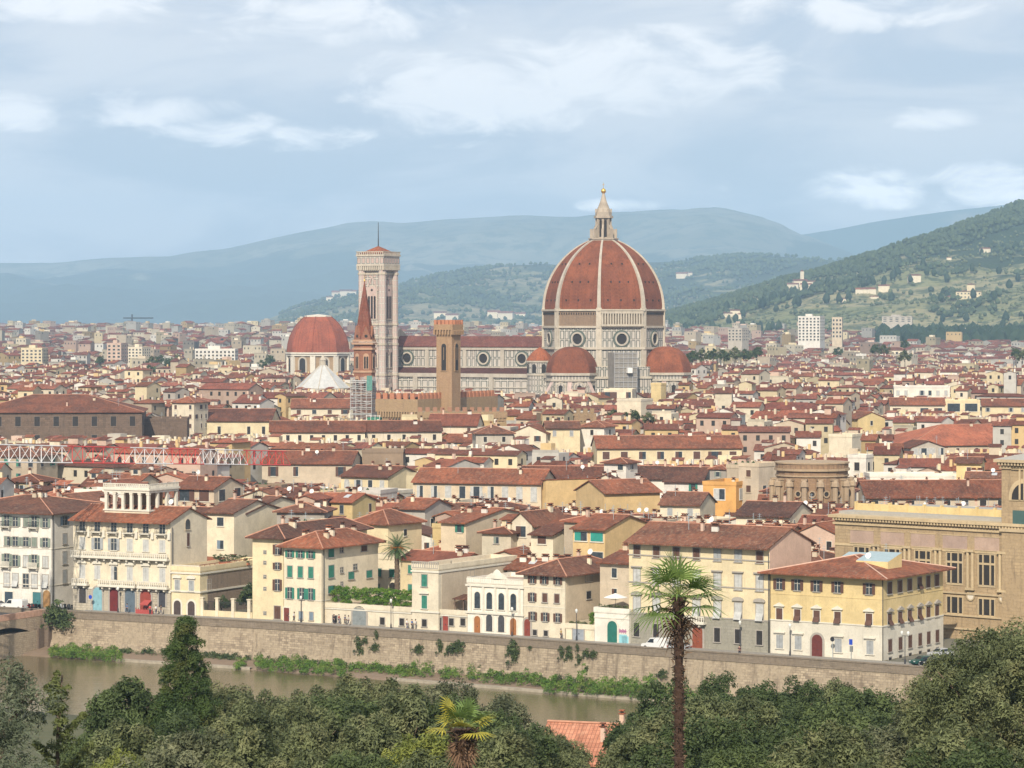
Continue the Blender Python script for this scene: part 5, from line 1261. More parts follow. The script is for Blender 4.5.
def small_windows(root, W, D, z, rnd, fronts, side, shut, rows=2, spacing=3.1, w_=1.0, h_=1.6, first=None, dark=None, rowgap=3.5, frame=PALETRIM, nmax=14):
    sc_ = dark or shut
    for k in range(rows):
        zz = z - (first or 1.1) - h_ - k * rowgap
        if zz < 1: break
        if fronts:
            n = min(nmax, max(1, int(W / spacing)));
            for i in range(n):
                if rnd.random() < .12 and n < 8: continue
                link('window', window_mesh(w_, h_, sc_, rnd.choice(WST), frame), root, (W * (i + .5) / n, 0, zz))
        if side:
            n = min(nmax, max(1, int(D / (spacing + .8))))
            for i in range(n):
                if rnd.random() < .35: continue
                link('window', window_mesh(w_, h_, sc_, rnd.choice(WST), frame), root, (W, D * (i + .5) / n, zz), R(90))
def mid(px0, px1, py, h, rot, D, roof='gx', rh=2.4, wall='cream', rmat=0, label='', cat='house', vis=None, chim=3, win=(2, 3.1), shut='brown', wwh=(1.0, 1.6), side=True, front=True, oh=.8, group=None, rnd=None, name='house', first=None, frame=PALETRIM, wallmats=None, rowgap=3.5):
    """a building whose front eave is at picture row py (left end) and h metres above the street"""
    rnd = rnd or random
    Y = (CAMH - h) * F / (py - HZ); x = PX(px0, Y); f_ = Face(x, Y, R(rot)); W = f_.u(px1)
    W = max(abs(W), 1.5); take(x, Y, R(rot), W, D)
    b = building(name, label, cat, x, Y, R(rot), W, D, h, roof, rh, oh, wall, rmat, group, chim=chim, rnd=rnd, wallmats=wallmats)
    if win: small_windows(b[0], W, D, h, rnd, front, side, shut, win[0], win[1], *wwh, first=first, frame=frame, rowgap=rowgap)
    if vis: SKYL.append((px0 - 2, px1 + 2, vis, Y - 2))
    return b, Y, W
random.seed(5)
rs = stone('rough_dark_stone', (.20, .14, .10), (.12, .085, .062), (.07, .05, .04), 1.6, .7, .6, (.08, .06, .045))
mid(-30, 142, 412, 23, 5, 40, 'hip', 5.5, 'dark brown', 0, 'huge dark brown stone palace with long red hip roof and two window rows', 'palace', 442, 6, (2, 6.0), 'dark', (1.9, 3.4), first=1.6, frame=plain('palace_frame', (.22, .17, .13)), wallmats=[rs], rowgap=6.4, name='palace')
mid(143, 187, 421, 19, 4, 22, 'flat', 0, 'dark brown', 0, 'low flat-roofed dark brown block against the end of the huge dark palace', 'building', 440, 2, None, wallmats=[rs])
mid(172, 194, 402, 24, -20, 12, 'hip', 2, 'cream', 0, 'tall narrow cream tower house rising beside the flat brown block', 'house', 425, 2, (3, 3), 'brown')
mid(197, 271, 420, 17, -4, 22, 'gx', 4.0, 'pale yellow', 0, 'long pale yellow hall with seven tall narrow windows and plain red roof', 'hall', 437, 2, (1, 5.2), 'dark', (1.2, 3.0), first=2.4)
mid(270, 365, 430.5, 21.5, 4, 12, 'gx', 2.6, 'cream', 0, 'long cream wing with a row of small square windows before the brick spire', 'wing', 441, 2, (1, 3.4), 'dark', (1.0, 1.7), first=1.4, name='wing')
mid(366, 442, 430, 21.5, 8, 12, 'gx', 2.6, 'cream', 0, 'cream wing with small windows angled away towards the crenellated palace', 'wing', 440, 2, (1, 4.2), 'dark', (1.0, 1.7), first=1.4, name='wing')
mid(291, 353, 407, 21, 0, 16, 'gx', 3.0, 'cream', 0, 'cream gallery building with small arched openings just left of the white scaffolding', 'building', 419, 2, (1, 5), 'brown', (1.6, 1.6))
mid(262, 352, 462.5, 15.5, -5, 20, 'gx', 2.8, 'beige', 0, 'beige hall with pilasters and broad red roof below the long cream wings', 'hall', 486, 5, (1, 5), 'brown', (1.4, 2.6))
mid(341, 388, 475, 15, -28, 16, 'gx', 2.2, 'pale yellow', 0, 'pale yellow house with three tall shuttered windows and a plain gable end', 'house', 491, 4, (1, 2.8), 'pale', (1.2, 3.0), side=False)
mid(413, 541, 480.5, 15.5, -16, 14, 'gx', 2.8, 'beige', 0, 'long arcaded beige palace wing with blind panels under a deep red roof', 'palace', 501, 3, (1, 3.4), 'pale', (1.5, 3.4), first=1.2, name='palace_wing')
mid(541, 546, 480, 16, -60, 26, 'shed_r', .3, 'ochre', 0, 'tall plain ochre gable wall at the end of the arcaded beige wing', 'house', 511, 1, None)
mid(589, 622, 482, 15.5, -12, 18, 'gy', 2.0, 'cream', 0, 'narrow cream house with tall brown opening squeezed between two ochre gables', 'house', 505, 2, (1, 2.6), 'brown')
mid(604, 660, 492, 15, 26, 14, 'gx', 2.4, 'ochre', 0, 'plain ochre house with windowless wide gable wall and satellite dishes on the ridge', 'house', 512, 4, None)
mid(604, 626, 462, 20, -30, 6, 'hip', 1.0, 'white', 0, 'slim white roof tower with a glazed top above the tiled rows', 'tower house', 481, 0, (1, 2.4), 'grey', (1.4, 1.2), first=.6)
mid(519, 604, 477, 14, -10, 12, 'gx', 2.6, 'cream', 0, 'low cream house with very wide brown roof left of the slim white roof tower', 'house', 484, 2, (1, 6), 'dark', (1.2, .9))
mid(631, 668, 477, 14.5, -12, 12, 'gx', 2.6, 'white', 1, 'white-walled house with tall dark shutters right of the slim white roof tower', 'house', 489, 2, (1, 3.4), 'blue-grey', (1.4, 2.0), first=.8)
mid(664, 703, 480, 14.8, -16, 14, 'gx', 3.0, 'white', 1, 'white house with green balcony door and glass roof dormer beside the orange house', 'house', 498, 3, (1, 3.4), 'green', (1.1, 2.0), first=.8)
mid(703, 736, 485, 17, -24, 14, 'flat', 0, 'orange', 0, 'bright orange house with large white-framed windows and flat roof', 'house', 512, 1, (1, 4.3), 'pale', (2.6, 2.4), first=.8, frame=WHITE)
mid(660, 700, 503, 14, -20, 12, 'gx', 2.2, 'cream', 1, 'small cream house in front of the green balcony door house', 'house', 520, 3, (1, 4), 'grey', (1.1, 1.6), side=False)
mid(597, 742, 447, 17.5, 4, 16, 'gx', 3.0, 'pale yellow', 0, 'very long pale yellow house with eight windows under a bright tiled roof', 'house', 463, 6, (1, 5.2), 'brown', (2.0, 2.2), first=1.4)
mid(548, 580, 437.5, 18.5, -20, 12, 'hip', 1.8, 'pale yellow', 0, 'yellow house with one wide shuttered window left of the very long house', 'house', 451, 2, (1, 7), 'brown', (3.4, 1.8), first=1.2)
mid(604, 632, 391, 27, -10, 14, 'flat', 0, 'cream', 0, 'white penthouse with brown open loggia right under the great dome', 'penthouse', 404, 0, (1, 2.6), 'brown', (1.9, 2.6), first=.4)
mid(617, 641, 401, 25, -28, 10, 'flat', 0, 'cream', 0, 'plain white block with one slit window below the penthouse loggia', 'house', 418, 1, None)
mid(651, 661, 385, 27.5, -28, 5, 'flat', 0, 'yellow', 0, 'slim yellow roof tower standing right of the white penthouse', 'tower house', 404, 0, None)
mid(866, 1010, 496, 14, 4, 14, 'gx', 3.2, 'beige', 0, 'long beige house with mullioned windows and wide red roof behind the library', 'house', 505, 3, (1, 4.0), 'dark', (1.5, 2.2))
mid(910, 1080, 445, 16, 14, 34, 'hip', 5.6, 'beige', 2, 'broad hall with the largest plain red roof left of the library tower', 'hall', 452, 3, (1, 6), 'brown')
mid(890, 945, 404, 21, -4, 14, 'gx', 2.4, 'cream', 0, 'cream house with three arched brown openings in its upper storey', 'house', 415, 2, (1, 5), 'brown', (3.2, 2.0), first=1.6)
mid(945, 980, 402, 21.5, -4, 14, 'flat', 0, 'pale yellow', 0, 'flat pale yellow house with two wide glazed bays', 'house', 412, 1, (1, 7), 'grey', (5, 3.2), first=.6)
mid(894, 950, 388, 24, -6, 18, 'flat', 0, 'white', 0, 'ornate white villa-like block with rooftop balustrade above the red roofs', 'building', 399, 2, (2, 3.2), 'pale', (1.4, 2.2))
mid(982, 1040, 405, 20, -8, 14, 'gx', 2.4, 'pale yellow', 0, 'pale yellow house with a row of five small windows near the edge of town', 'house', 418, 2, (1, 4), 'grey')
mid(829, 852, 437, 19.5, -24, 10, 'flat', 0, 'cream', 0, 'plain cream cube of a house standing above its tiled neighbours', 'house', 456, 1, None)
mid(858, 885, 418, 19, 26, 12, 'gy', 2.2, 'yellow', 0, 'yellow house with white gable and a few small dark windows', 'house', 433, 2, (1, 3), 'dark')
mid(848, 866, 458, 18, -26, 8, 'flat', 0, 'white', 0, 'white roof room with dark doorway left of the white terrace wall', 'house', 477, 1, (1, 3), 'dark', (1.4, 2.2))
mid(870, 960, 477, 15.5, 3, 8, 'flat', 0, 'white', 0, 'long white terrace wall with dark slots among the red roofs', 'terrace', 483, 1, (1, 4.5), 'dark', (1.2, .5), first=1.0)
mid(911, 945, 447, 17.5, 18, 10, 'gy', 1.8, 'grey', 0, 'grey-green glazed attic with a low white pediment roof', 'house', 457, 1, (1, 2.2), 'pale', (1.7, 2.0), first=.4)
mid(352, 388, 522, 15.5, -34, 11, 'hip', 2.3, 'pale yellow', 0, 'pale yellow house with broad hip roof behind the green-shuttered corner house', 'house', 541, 1, (1, 7), 'dark', (.9, 1.2), first=1.4)
mid(394, 425, 507, 15.5, -26, 12, 'gx', 1.6, 'grey', 0, 'weathered grey house with one window between two cream gables', 'house', 522, 1, (1, 5), 'grey', (1.2, 1.6), first=2.4)
mid(441, 466, 521, 15.8, -33, 26, 'gx', 2.0, 'beige', 0, 'beige house with bright green shutters and a broad blank gable wall', 'house', 548, 2, (1, 2.6), 'green', (1.0, 1.4), first=.6, side=False)
mid(510, 532, 522, 16, -33, 13, 'gy', 2.0, 'cream', 1, 'cream house with brown shuttered window and low brown roof beside the ochre gables', 'house', 546, 2, (1, 3), 'brown', (2.2, 2.0), first=.7, side=False)
mid(531, 553, 533, 15, -33, 24, 'gx', 2.8, 'cream', 0, 'cream house with ribbon of brown windows and long beige side wall', 'house', 556, 2, (1, 3), 'brown', (1.8, 1.4), first=.5, side=False)
mid(573, 605, 527, 17, -34, 16, 'gx', 2.0, 'ochre', 0, 'ochre house with white open terraces and awnings facing the river', 'house', 559, 2, (2, 3.4), 'teal', (2.6, 1.6), first=.8, side=False)
mid(600, 629, 561, 13, -34, 14, 'gx', 1.5, 'beige', 0, 'small beige house tucked against the large yellow palazzo', 'house', 600, 2, (2, 3), 'brown', (1, 1.6))
mid(207, 234, 511, 16, -27, 17, 'gx', 2.0, 'cream', 1, 'pale cream house with blue-grey shutters left of the drainpipe above the garden', 'house', 556, 3, (2, 5), 'blue-grey', (1.5, 1.7), first=1.2, side=False, rowgap=4.6)
mid(233, 247, 512, 15.6, -27, 26, 'gx', 2.6, 'cream', 1, 'pale cream house with large beige gable behind the narrow yellow house', 'house', 553, 2, (2, 3), 'blue-grey', (1.3, 1.6), side=False, rowgap=4.6)
mid(175, 214, 487, 16, -25, 14, 'gx', 2.2, 'beige', 0, 'beige house with open brown roof loggia behind the columned rooftop loggia', 'house', 505, 2, (1, 5), 'brown', (2.6, 2.6), first=.5)
mid(27, 104, 505, 15.5, -30, 12, 'gy', 2.6, 'beige', 1, 'low beige gable house directly behind the white palazzo by the bridge', 'house', 508, 2, None)
mid(440, 473, 441, 17.5, -16, 12, 'gx', 2.0, 'white', 0, 'white house with small windows and red roof left of a tall grey wall', 'house', 447, 2, (1, 4), 'dark')
mid(478, 510, 430, 21.2, -14, 10, 'flat', 0, 'grey', 0, 'tall bare grey fire wall among the roofs', 'house', 441, 0, None)
mid(362, 403, 453, 17.5, 0, 10, 'flat', 0, 'brown', 0, 'windowless square brown stone tower stump among the red roofs', 'tower', 472, 0, None)
mid(736, 790, 514, 15.5, -22, 16, 'gx', 2.2, 'cream', 1, 'cream house with planted terrace right of the orange house', 'house', 522, 3, (1, 4), 'grey')
mid(791, 842, 534, 14.5, -30, 18, 'gy', 2.2, 'pink', 0, 'pink house with small dark windows between the yellow palazzo and the library', 'house', 549, 2, (1, 5), 'dark')
mid(428, 477, 424, 22.3, -8, 12, 'gx', 3.0, 'cream', 2, 'cream house with bright red roof just below the battlemented palace', 'house', 431, 2, (1, 5), 'brown')
mid(476, 513, 433, 21, 6, 12, 'hip', 2.2, 'grey', 1, 'grey house with dark brown roof right of the bright red roof below the battlements', 'house', 443, 2, (1, 5), 'dark')
mid(512, 546, 432, 21, -14, 12, 'gy', 2.2, 'cream', 0, 'cream gable-fronted house left of the crenellated wall', 'house', 438, 2, (1, 4), 'brown')
mid(546, 580, 427, 22.5, 5, 8, 'gx', 1.6, 'pale yellow', 1, 'pale yellow house right in front of the crenellated wall', 'house', 433, 2, (1, 4), 'grey')
mid(580, 604, 426, 22.5, -24, 9, 'hip', 1.6, 'white', 0, 'white hip-roofed house at the right end of the crenellated wall', 'house', 434, 1, (1, 4), 'dark')
cren = thing('crenellated_wall', (PX(542, 950), 950, 0), R(8), 'long crenellated brown stone wall with small arches below the cathedral apse', 'wall')
g = MB(); g.box(0, 0, 0, 17, 12, 25.0); g.box(-.4, -.4, 22.6, 17.4, 0, 25.0)
for i in range(16): g.box(.3 + i * 1.05, -.4, 21.6, .8 + i * 1.05, 0, 22.6)
g.build('wall', [stone('palace_stone', 0, 0, 0)], cren); g = MB()
for i in range(8): g.box(i * 2.2, -.4, 25, i * 2.2 + 1.3, .2, 26.6)
g.build('merlons', [stone('palace_stone', 0, 0, 0)], cren); SKYL.append((540, 597, 430, 945)); take(PX(542, 950), 950, R(8), 17, 12)
# a low battlemented wing running right from the palace corner
cren = thing('crenellated_wall', (PX(418, 950), 950, 0), R(2), 'low battlemented brown wall with a row of small arches before the long dark palace flank', 'wall')
g = MB(); g.box(0, 0, 0, 28, 10, 25.6); g.box(-.3, -.4, 23.6, 28.3, 0, 25.6)
for i in range(26): g.box(.3 + i * 1.05, -.4, 22.6, .8 + i * 1.05, 0, 23.6)
g.build('wall', [stone('palace_stone', 0, 0, 0)], cren); g = MB()
for i in range(12): g.box(i * 2.35, -.4, 25.6, i * 2.35 + 1.35, .2, 27.0)
g.build('merlons', [plain('merlon_brick_dull', (.30, .16, .10), .9)], cren); SKYL.append((417, 512, 424, 945)); take(PX(418, 950), 950, R(2), 28, 10)

# ------------------------------------------------------------------ the many other houses
rnd = random.Random(42)
WPAL = [('cream', 8), ('white', 4), ('pale yellow', 4), ('beige', 7), ('ochre', 1.6), ('grey', 1.6), ('pink', 2), ('yellow', 1.2), ('brown', 1), ('orange', .6)]
AGED = {k: stucco('aged_' + k.replace(' ', '_'), mul(WALLC[k], f), .6) for k, f in zip(WALLC, (.8, .8, .8, .78, .85, .8, .8, .8, .8, .9, .9, 1))}
def pickw():
    q = rnd.random() * sum(b for a, b in WPAL)
    for a, b in WPAL:
        q -= b
        if q <= 0: return a
def limit_z(x, y, W, r, D):
    """highest roof that leaves the picked-out buildings behind in view"""
    zm = 99
    pxs = [SX(a, b) for a, b in corners((x + math.cos(r) * W / 2 - math.sin(r) * D / 2, y + math.sin(r) * W / 2 + math.cos(r) * D / 2, W / 2 + .8, D / 2 + .8, r))]
    a, b = min(pxs), max(pxs)
    for (p0, p1, pv, dep) in SKYL:
        if dep > y and a < p1 and b > p0: zm = min(zm, PZ(pv, y + D * .5))
    return zm
def inside(px, m=30): return -m < px < 1024 + m
cands = []
rows_y = 500.0
BR = R(-27)
cB, sB = math.cos(BR), math.sin(BR)
v = -350.0
while v < 2400:                                # rows parallel to the street grid; u along, v across
    dep = rnd.uniform(7, 11.5); gap = rnd.choice((0, 0, 0, .4, 2.5, 5))
    u = -1500.0
    while u < 900:
        Wd = rnd.uniform(5, 11) if rnd.random() < .88 else rnd.uniform(11, 26)
        x = u * cB - v * sB; y = u * sB + v * cB
        yl = line_y(FACADE, x) if -420 < x < 330 else 1e9
        if yl + 4 < y < 1900 and inside(SX(x + Wd / 2, max(y, 1)), 60):
            cands.append((x + rnd.uniform(-1, 1), y + rnd.uniform(-2.0, 2.0), BR + R(rnd.gauss(0, 6)) + (R(14) if (int(u / 130) + int(v / 150)) % 3 == 0 else 0), Wd, dep * rnd.uniform(.85, 1.12)))
        u += Wd + (rnd.choice((0, 0, 0, 2.5)))
    v += dep + gap
cands.sort(key=lambda c: c[1])
GRID = {}
def gkeys(o): return {(int(px // 40), int(py // 40)) for px, py in corners(o, 1)} | {(int(o[0] // 40), int(o[1] // 40))}
def gadd(o):
    x0 = min(p[0] for p in corners(o)); x1 = max(p[0] for p in corners(o)); y0 = min(p[1] for p in corners(o)); y1 = max(p[1] for p in corners(o))
    for i in range(int(x0 // 40), int(x1 // 40) + 1):
        for j in range(int(y0 // 40), int(y1 // 40) + 1): GRID.setdefault((i, j), []).append(o)
for o in OBBS: gadd(o)
def free(o, slack=1.2):
    for k in gkeys(o):
        for q in GRID.get(k, ()):
            if overlap(o, q, slack): return False
    return True
placed = []
for (x, y, r, W, D) in cands:
    o = (x + math.cos(r) * W / 2 - math.sin(r) * D / 2, y + math.sin(r) * W / 2 + math.cos(r) * D / 2, W / 2, D / 2, r)
    if line_y(FACADE, min(329, max(-419, o[0]))) + D * .2 > min(c[1] for c in corners(o)): continue
    if SX(o[0] + W * .5, o[1]) > 885 and o[1] < 530: continue
    if not free(o, .9):
        W *= .6; o = (x + math.cos(r) * W / 2 - math.sin(r) * D / 2, y + math.sin(r) * W / 2 + math.cos(r) * D / 2, W / 2, D / 2, r)
        if W < 4 or not free(o, .9): continue
    zl = limit_z(x, y, W, r, D)
    base_h = 12.5 + 3.0 * noise.noise(Vector((x * .012, y * .012, 1))) + min(9.0, max(0, (y - 560) * .021))
    h = base_h + rnd.gauss(0, 2.1) + (rnd.uniform(2.5, 5) if rnd.random() < .08 else 0)
    roof = rnd.choices(('gx', 'gy', 'hip', 'shed', 'flat'), (9, 3.2, 3, 1.2, 1.4))[0]
    rh = {'gx': D, 'gy': W, 'hip': min(W, D), 'shed': D * 1.2, 'flat': 0}[roof] / 2 * math.tan(R(rnd.uniform(15, 20)))
    if roof == 'gy' and W > 15: roof = 'hip'; rh = min(W, D) / 2 * .3
    if h + rh > zl: h = zl - rh - .3
    if h < 5:
        if h < 2.5: continue
        roof = 'flat'
    gadd(o); placed.append((x, y, r, W, D, h, roof, rh))
shows = lambda p: p[1]
nearH = [p for p in placed if inside(SX(p[0] + p[3] * .4, p[1]), 6)]
IND = nearH[:285]; indset = set(id(p) for p in IND); REST = [p for p in placed if id(p) not in indset]
LAST_Y = IND[-1][1]
GENH = []
for (x, y, r, W, D, h, roof, rh) in IND:
    wc = pickw(); rm = rnd.choices((0, 1, 2), (6, 3, 3))[0]; sh = rnd.choice(('brown', 'green', 'grey-green', 'dark', 'grey', 'brown', 'pale'))
    nch = rnd.choice((1, 2, 3, 4)) if roof != 'flat' else rnd.choice((0, 1, 2))
    b = building('house', '', 'house', x, y, r, W, D, h, roof, rh, rnd.uniform(.4, .9), wc, rm, 'tiled houses of the old town', chim=nch, rnd=rnd, wallmats=[AGED[wc] if rnd.random() < .7 else wall_mat(wc)])
    small_windows(b[0], W, D, h, rnd, True, True, sh, 2, rnd.uniform(2.8, 4.2), rnd.choice((.9, 1.0, 1.2)), rnd.choice((1.2, 1.5, 1.8)), first=rnd.uniform(.7, 1.4), frame=rnd.choice((PALETRIM, GREYSTONE, wall_mat(wc))))
    feat = ''
    q = rnd.random()
    if roof in ('gx', 'hip') and q < .40 and W > 6 and D > 6.5:                      # roof room
        w2 = rnd.uniform(2.2, 3.6); u = rnd.uniform(.3, W - w2 - .3); t_ = h + rh * .5 + rnd.uniform(1.2, 2.4)
        zl = limit_z(x, y, W, r, D)
        if t_ + .8 < zl:
            g = MB(); g.box(u, D * .38, h - .5, u + w2, D * .38 + 3, t_); rr = g.build('roof_room', wall_mat(pickw()), b[0])
            g = MB(); g.face([(u - .4, D * .38 - .4, t_ - .02), (u + w2 + .4, D * .38 - .4, t_ - .02), (u + w2 + .4, D * .38 + 3.3, t_ + .8), (u - .4, D * .38 + 3.3, t_ + .8)]); g.face([(u - .4, D * .38 - .4, t_ - .2), (u + w2 + .4, D * .38 - .4, t_ - .2), (u + w2 + .4, D * .38 - .4, t_ - .02), (u - .4, D * .38 - .4, t_ - .02)]); g.build('small_roof', ROOFS[rm], rr)
            link('window', window_mesh(1.2, 1.0, sh, 'none'), rr, (u + w2 / 2, D * .38, t_ - 1.4)); feat = 'roof room'
    elif roof in ('gx',) and q < .5:                                              # skylight
        u = rnd.uniform(.3, .7) * W; v0 = D * .2; s_ = rh / (D / 2)
        g = MB(); g.face([(u, v0, h + s_ * v0 + .12), (u + 1.3, v0, h + s_ * v0 + .12), (u + 1.3, v0 + 1.6, h + s_ * (v0 + 1.6) + .12), (u, v0 + 1.6, h + s_ * (v0 + 1.6) + .12)])
        g.face([(u, v0, h + s_ * v0 - .05), (u + 1.3, v0, h + s_ * v0 - .05), (u + 1.3, v0, h + s_ * v0 + .12), (u, v0, h + s_ * v0 + .12)]); g.build('skylight', plain('pale_skylight', (.45, .47, .48), .4), b[2]); feat = 'pale skylight'
    elif roof == 'flat':
        g = MB(); zc = h + .12
        for i in range(int(W / 1.5)):
            if rnd.random() < .6: g.ring([(.12, zc), (.45, zc + .5), (.35, zc + .9), (.05, zc + 1.2)], 6, .6 + i * 1.5, .7)
        if g.v: tag(g.build('terrace_plants', foliage('terrace_plant_leaves', (.03, .06, .015), (.08, .13, .03)), b[0]), kind='stuff'); feat = 'planted terrace'
    GENH.append((b[0], wc, rm, roof, sh, nch, feat, W, h, SX(x + W / 2 * math.cos(r), y), SY(y, h)))

# houses further off: one mass
def far_houses(lst, name, rnd, win=True):
    cw = [WALLC[k] for k in ('cream', 'white', 'pale yellow', 'beige', 'pink', 'grey', 'ochre')]
    mb = MB(); tm = ROOF_FAR
    for (x, y, r, W, D, h, roof, rh, bz) in lst:
        mb.X = Matrix.Translation((x, y, bz)) @ Matrix.Rotation(r, 4, 'Z')
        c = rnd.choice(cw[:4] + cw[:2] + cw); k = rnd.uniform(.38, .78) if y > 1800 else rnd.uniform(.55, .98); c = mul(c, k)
        mb.cc = c; mb.box(0, 0, 0, W, D, h, 0, False); k = rnd.uniform(.6, 1.35); rc = (k * rnd.uniform(.9, 1.1), k, k * rnd.uniform(.85, 1.15)); o_ = .6; ym = D / 2; xm = W / 2
        if roof in ('gx', 'shed'):
            mb.face([(W, 0, h), (W, D, h), (W, ym, h + rh)], 0); mb.face([(0, D, h), (0, 0, h), (0, ym, h + rh)], 0); mb.cc = rc
            mb.face([(-.3, -o_, h - .15), (W + .3, -o_, h - .15), (W + .3, ym, h + rh), (-.3, ym, h + rh)], 1); mb.face([(W + .3, D + o_, h - .15), (-.3, D + o_, h - .15), (-.3, ym, h + rh), (W + .3, ym, h + rh)], 1)
        elif roof == 'gy':
            mb.face([(0, 0, h), (W, 0, h), (xm, 0, h + rh)], 0); mb.face([(W, D, h), (0, D, h), (xm, D, h + rh)], 0); mb.cc = rc
            mb.face([(-o_, D, h - .15), (-o_, -.3, h - .15), (xm, -.3, h + rh), (xm, D, h + rh)], 1); mb.face([(W + o_, -.3, h - .15), (W + o_, D, h - .15), (xm, D, h + rh), (xm, -.3, h + rh)], 1)
        elif roof == 'hip':
            mb.cc = rc; q = min(W, D) / 2; a, b = ((q, ym, h + rh), (W - q, ym, h + rh)) if W >= D else ((xm, q, h + rh), (xm, D - q, h + rh))
            A, B, C, E = (-o_, -o_, h - .1), (W + o_, -o_, h - .1), (W + o_, D + o_, h - .1), (-o_, D + o_, h - .1)
            for f_ in ([[A, B, b, a], [B, C, b], [C, E, a, b], [E, A, a]] if W >= D else [[A, B, a], [B, C, b, a], [C, E, b], [E, A, a, b]]): mb.face(f_, 1)
        else:
            mb.cc = mul(c, .8); mb.box(.1, .1, h, W - .1, .3, h + .8, 0)
            if rnd.random() < .5 and W > 6: mb.cc = rnd.choice(cw); mb.box(W * .2, D * .3, h, W * .6, D * .7, h + 2.5, 0)
        if win:
            mb.cc = 1.0; n = max(1, int(W / 3.4)); n2 = max(1, int(D / 4)); st = 3.4
            for kz in range(2 if y < 1700 else 1):
                z0 = h - 2.7 - kz * 3.4
                if z0 < 1: break
                for i in range(n):
                    if rnd.random() < .8: xx = W * (i + .5) / n; mb.face([(xx - .55, -.05, z0), (xx + .55, -.05, z0), (xx + .55, -.05, z0 + 1.6), (xx - .55, -.05, z0 + 1.6)], 2)
                for i in range(n2):
                    if rnd.random() < .5: yy = D * (i + .5) / n2; mb.face([(W + .05, yy - .55, z0), (W + .05, yy + .55, z0), (W + .05, yy + .55, z0 + 1.6), (W + .05, yy - .55, z0 + 1.6)], 2)
            if roof != 'flat' and rnd.random() < .22 and y < 2600:
                mb.cc = mul(rnd.choice(cw), .95); u, v_ = rnd.uniform(.1, .5) * W, D * .35; zt_ = h + rh * .6 + rnd.uniform(1, 2.2); mb.box(u, v_, h, u + min(3, W * .4), v_ + 2.6, zt_, 0, False); mb.cc = rc; mb.face([(u - .3, v_ - .3, zt_), (u + min(3, W * .4) + .3, v_ - .3, zt_), (u + min(3, W * .4) + .3, v_ + 2.9, zt_ + .7), (u - .3, v_ + 2.9, zt_ + .7)], 1)
            for i in range(rnd.choice((1, 2, 2, 3)) if y < 2600 else 0):
                mb.cc = rnd.choice(cw); u, v_ = rnd.uniform(.15, .85) * W, rnd.uniform(.25, .75) * D; hh = h + rh * .7; mb.box(u, v_, h, u + .7, v_ + .6, hh + rnd.uniform(.8, 1.8), 0)
    mb.X = None; mb.cc = 1.0
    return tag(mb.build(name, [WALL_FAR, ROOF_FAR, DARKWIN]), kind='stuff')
WALL_FAR, t = newmat('town_walls'); P = sock(t); c = t.n('ShaderNodeAttribute', attribute_name='Col').outputs[0]
n1 = t.noise(P, .5, 4, .6); finish(t, t.mix(t.m('MULTIPLY', t.ramp(n1, .45, .75), .4), c, t.mix(1.0, c, (.55, .5, .45), 'MULTIPLY')), .93)
ROOF_FAR = tiles('town_roof_tiles', (.32, .10, .055), (.17, .06, .036), tinted=True)
DARKWIN = plain('town_windows', (.03, .028, .026), .5, var=.5)
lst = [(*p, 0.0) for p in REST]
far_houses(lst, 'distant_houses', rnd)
# beyond the old town: the newer quarters spreading to the foot of the hills
lst = []; yy = 1895.0
while yy < 9500:
    step = 10 + (yy - 1900) * .006
    u = -(yy * .185); jit = 0
    while u < yy * .185:
        Wd = rnd.uniform(7, 17) * (1 + (yy - 1900) / 14000); dpt = rnd.uniform(9, 14)
        y0 = yy + rnd.uniform(-step, step) * .8
        px = SX(u, y0); bld = True
        if rnd.random() < .13 + .1 * (noise.noise(Vector((u * .004, yy * .004, 5))) > .1) * 3: bld = False
        if yy > 4300 and px > 640 and rnd.random() < .8: bld = False
        if px > 860 and 3300 < yy and rnd.random() < .5: bld = False
        if bld:
            big_ = rnd.random() < .025 + (.025 if yy > 2600 else 0)
            h = (rnd.uniform(17, 24) if big_ else rnd.uniform(7, 14)) * (1 if yy < 5000 else .7)
            if px < 420 and rnd.random() < .03: h += 8
            zl = 99
            for (p0, p1, pv, dep_) in SKYL[:6]:
                if dep_ > y0 and px + Wd / y0 * F > p0 and px < p1: zl = min(zl, PZ(pv, y0))
            rf = 'flat' if big_ or rnd.random() < .10 else rnd.choice(('gx', 'hip', 'gx', 'gy'))
            o_ = (u, y0, R(rnd.choice((-27, -27, -10, -45)) + rnd.gauss(0, 5)), Wd, dpt, min(h, zl - 1), rf, dpt / 2 * .34, plain_z(y0))
            if o_[5] > 4 and not any(overlap((u + Wd / 2, y0, Wd / 2, dpt / 2, 0), q, 0) for q in OBBS if q[1] > 1650): lst.append(o_)
        u += Wd + rnd.choice((0, 2, 6, 12)) * (1 + (yy - 1900) / 3000)
    yy += step
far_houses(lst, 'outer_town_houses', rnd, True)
print('houses', len(IND), len(REST), len(lst), 'last individual at', LAST_Y)
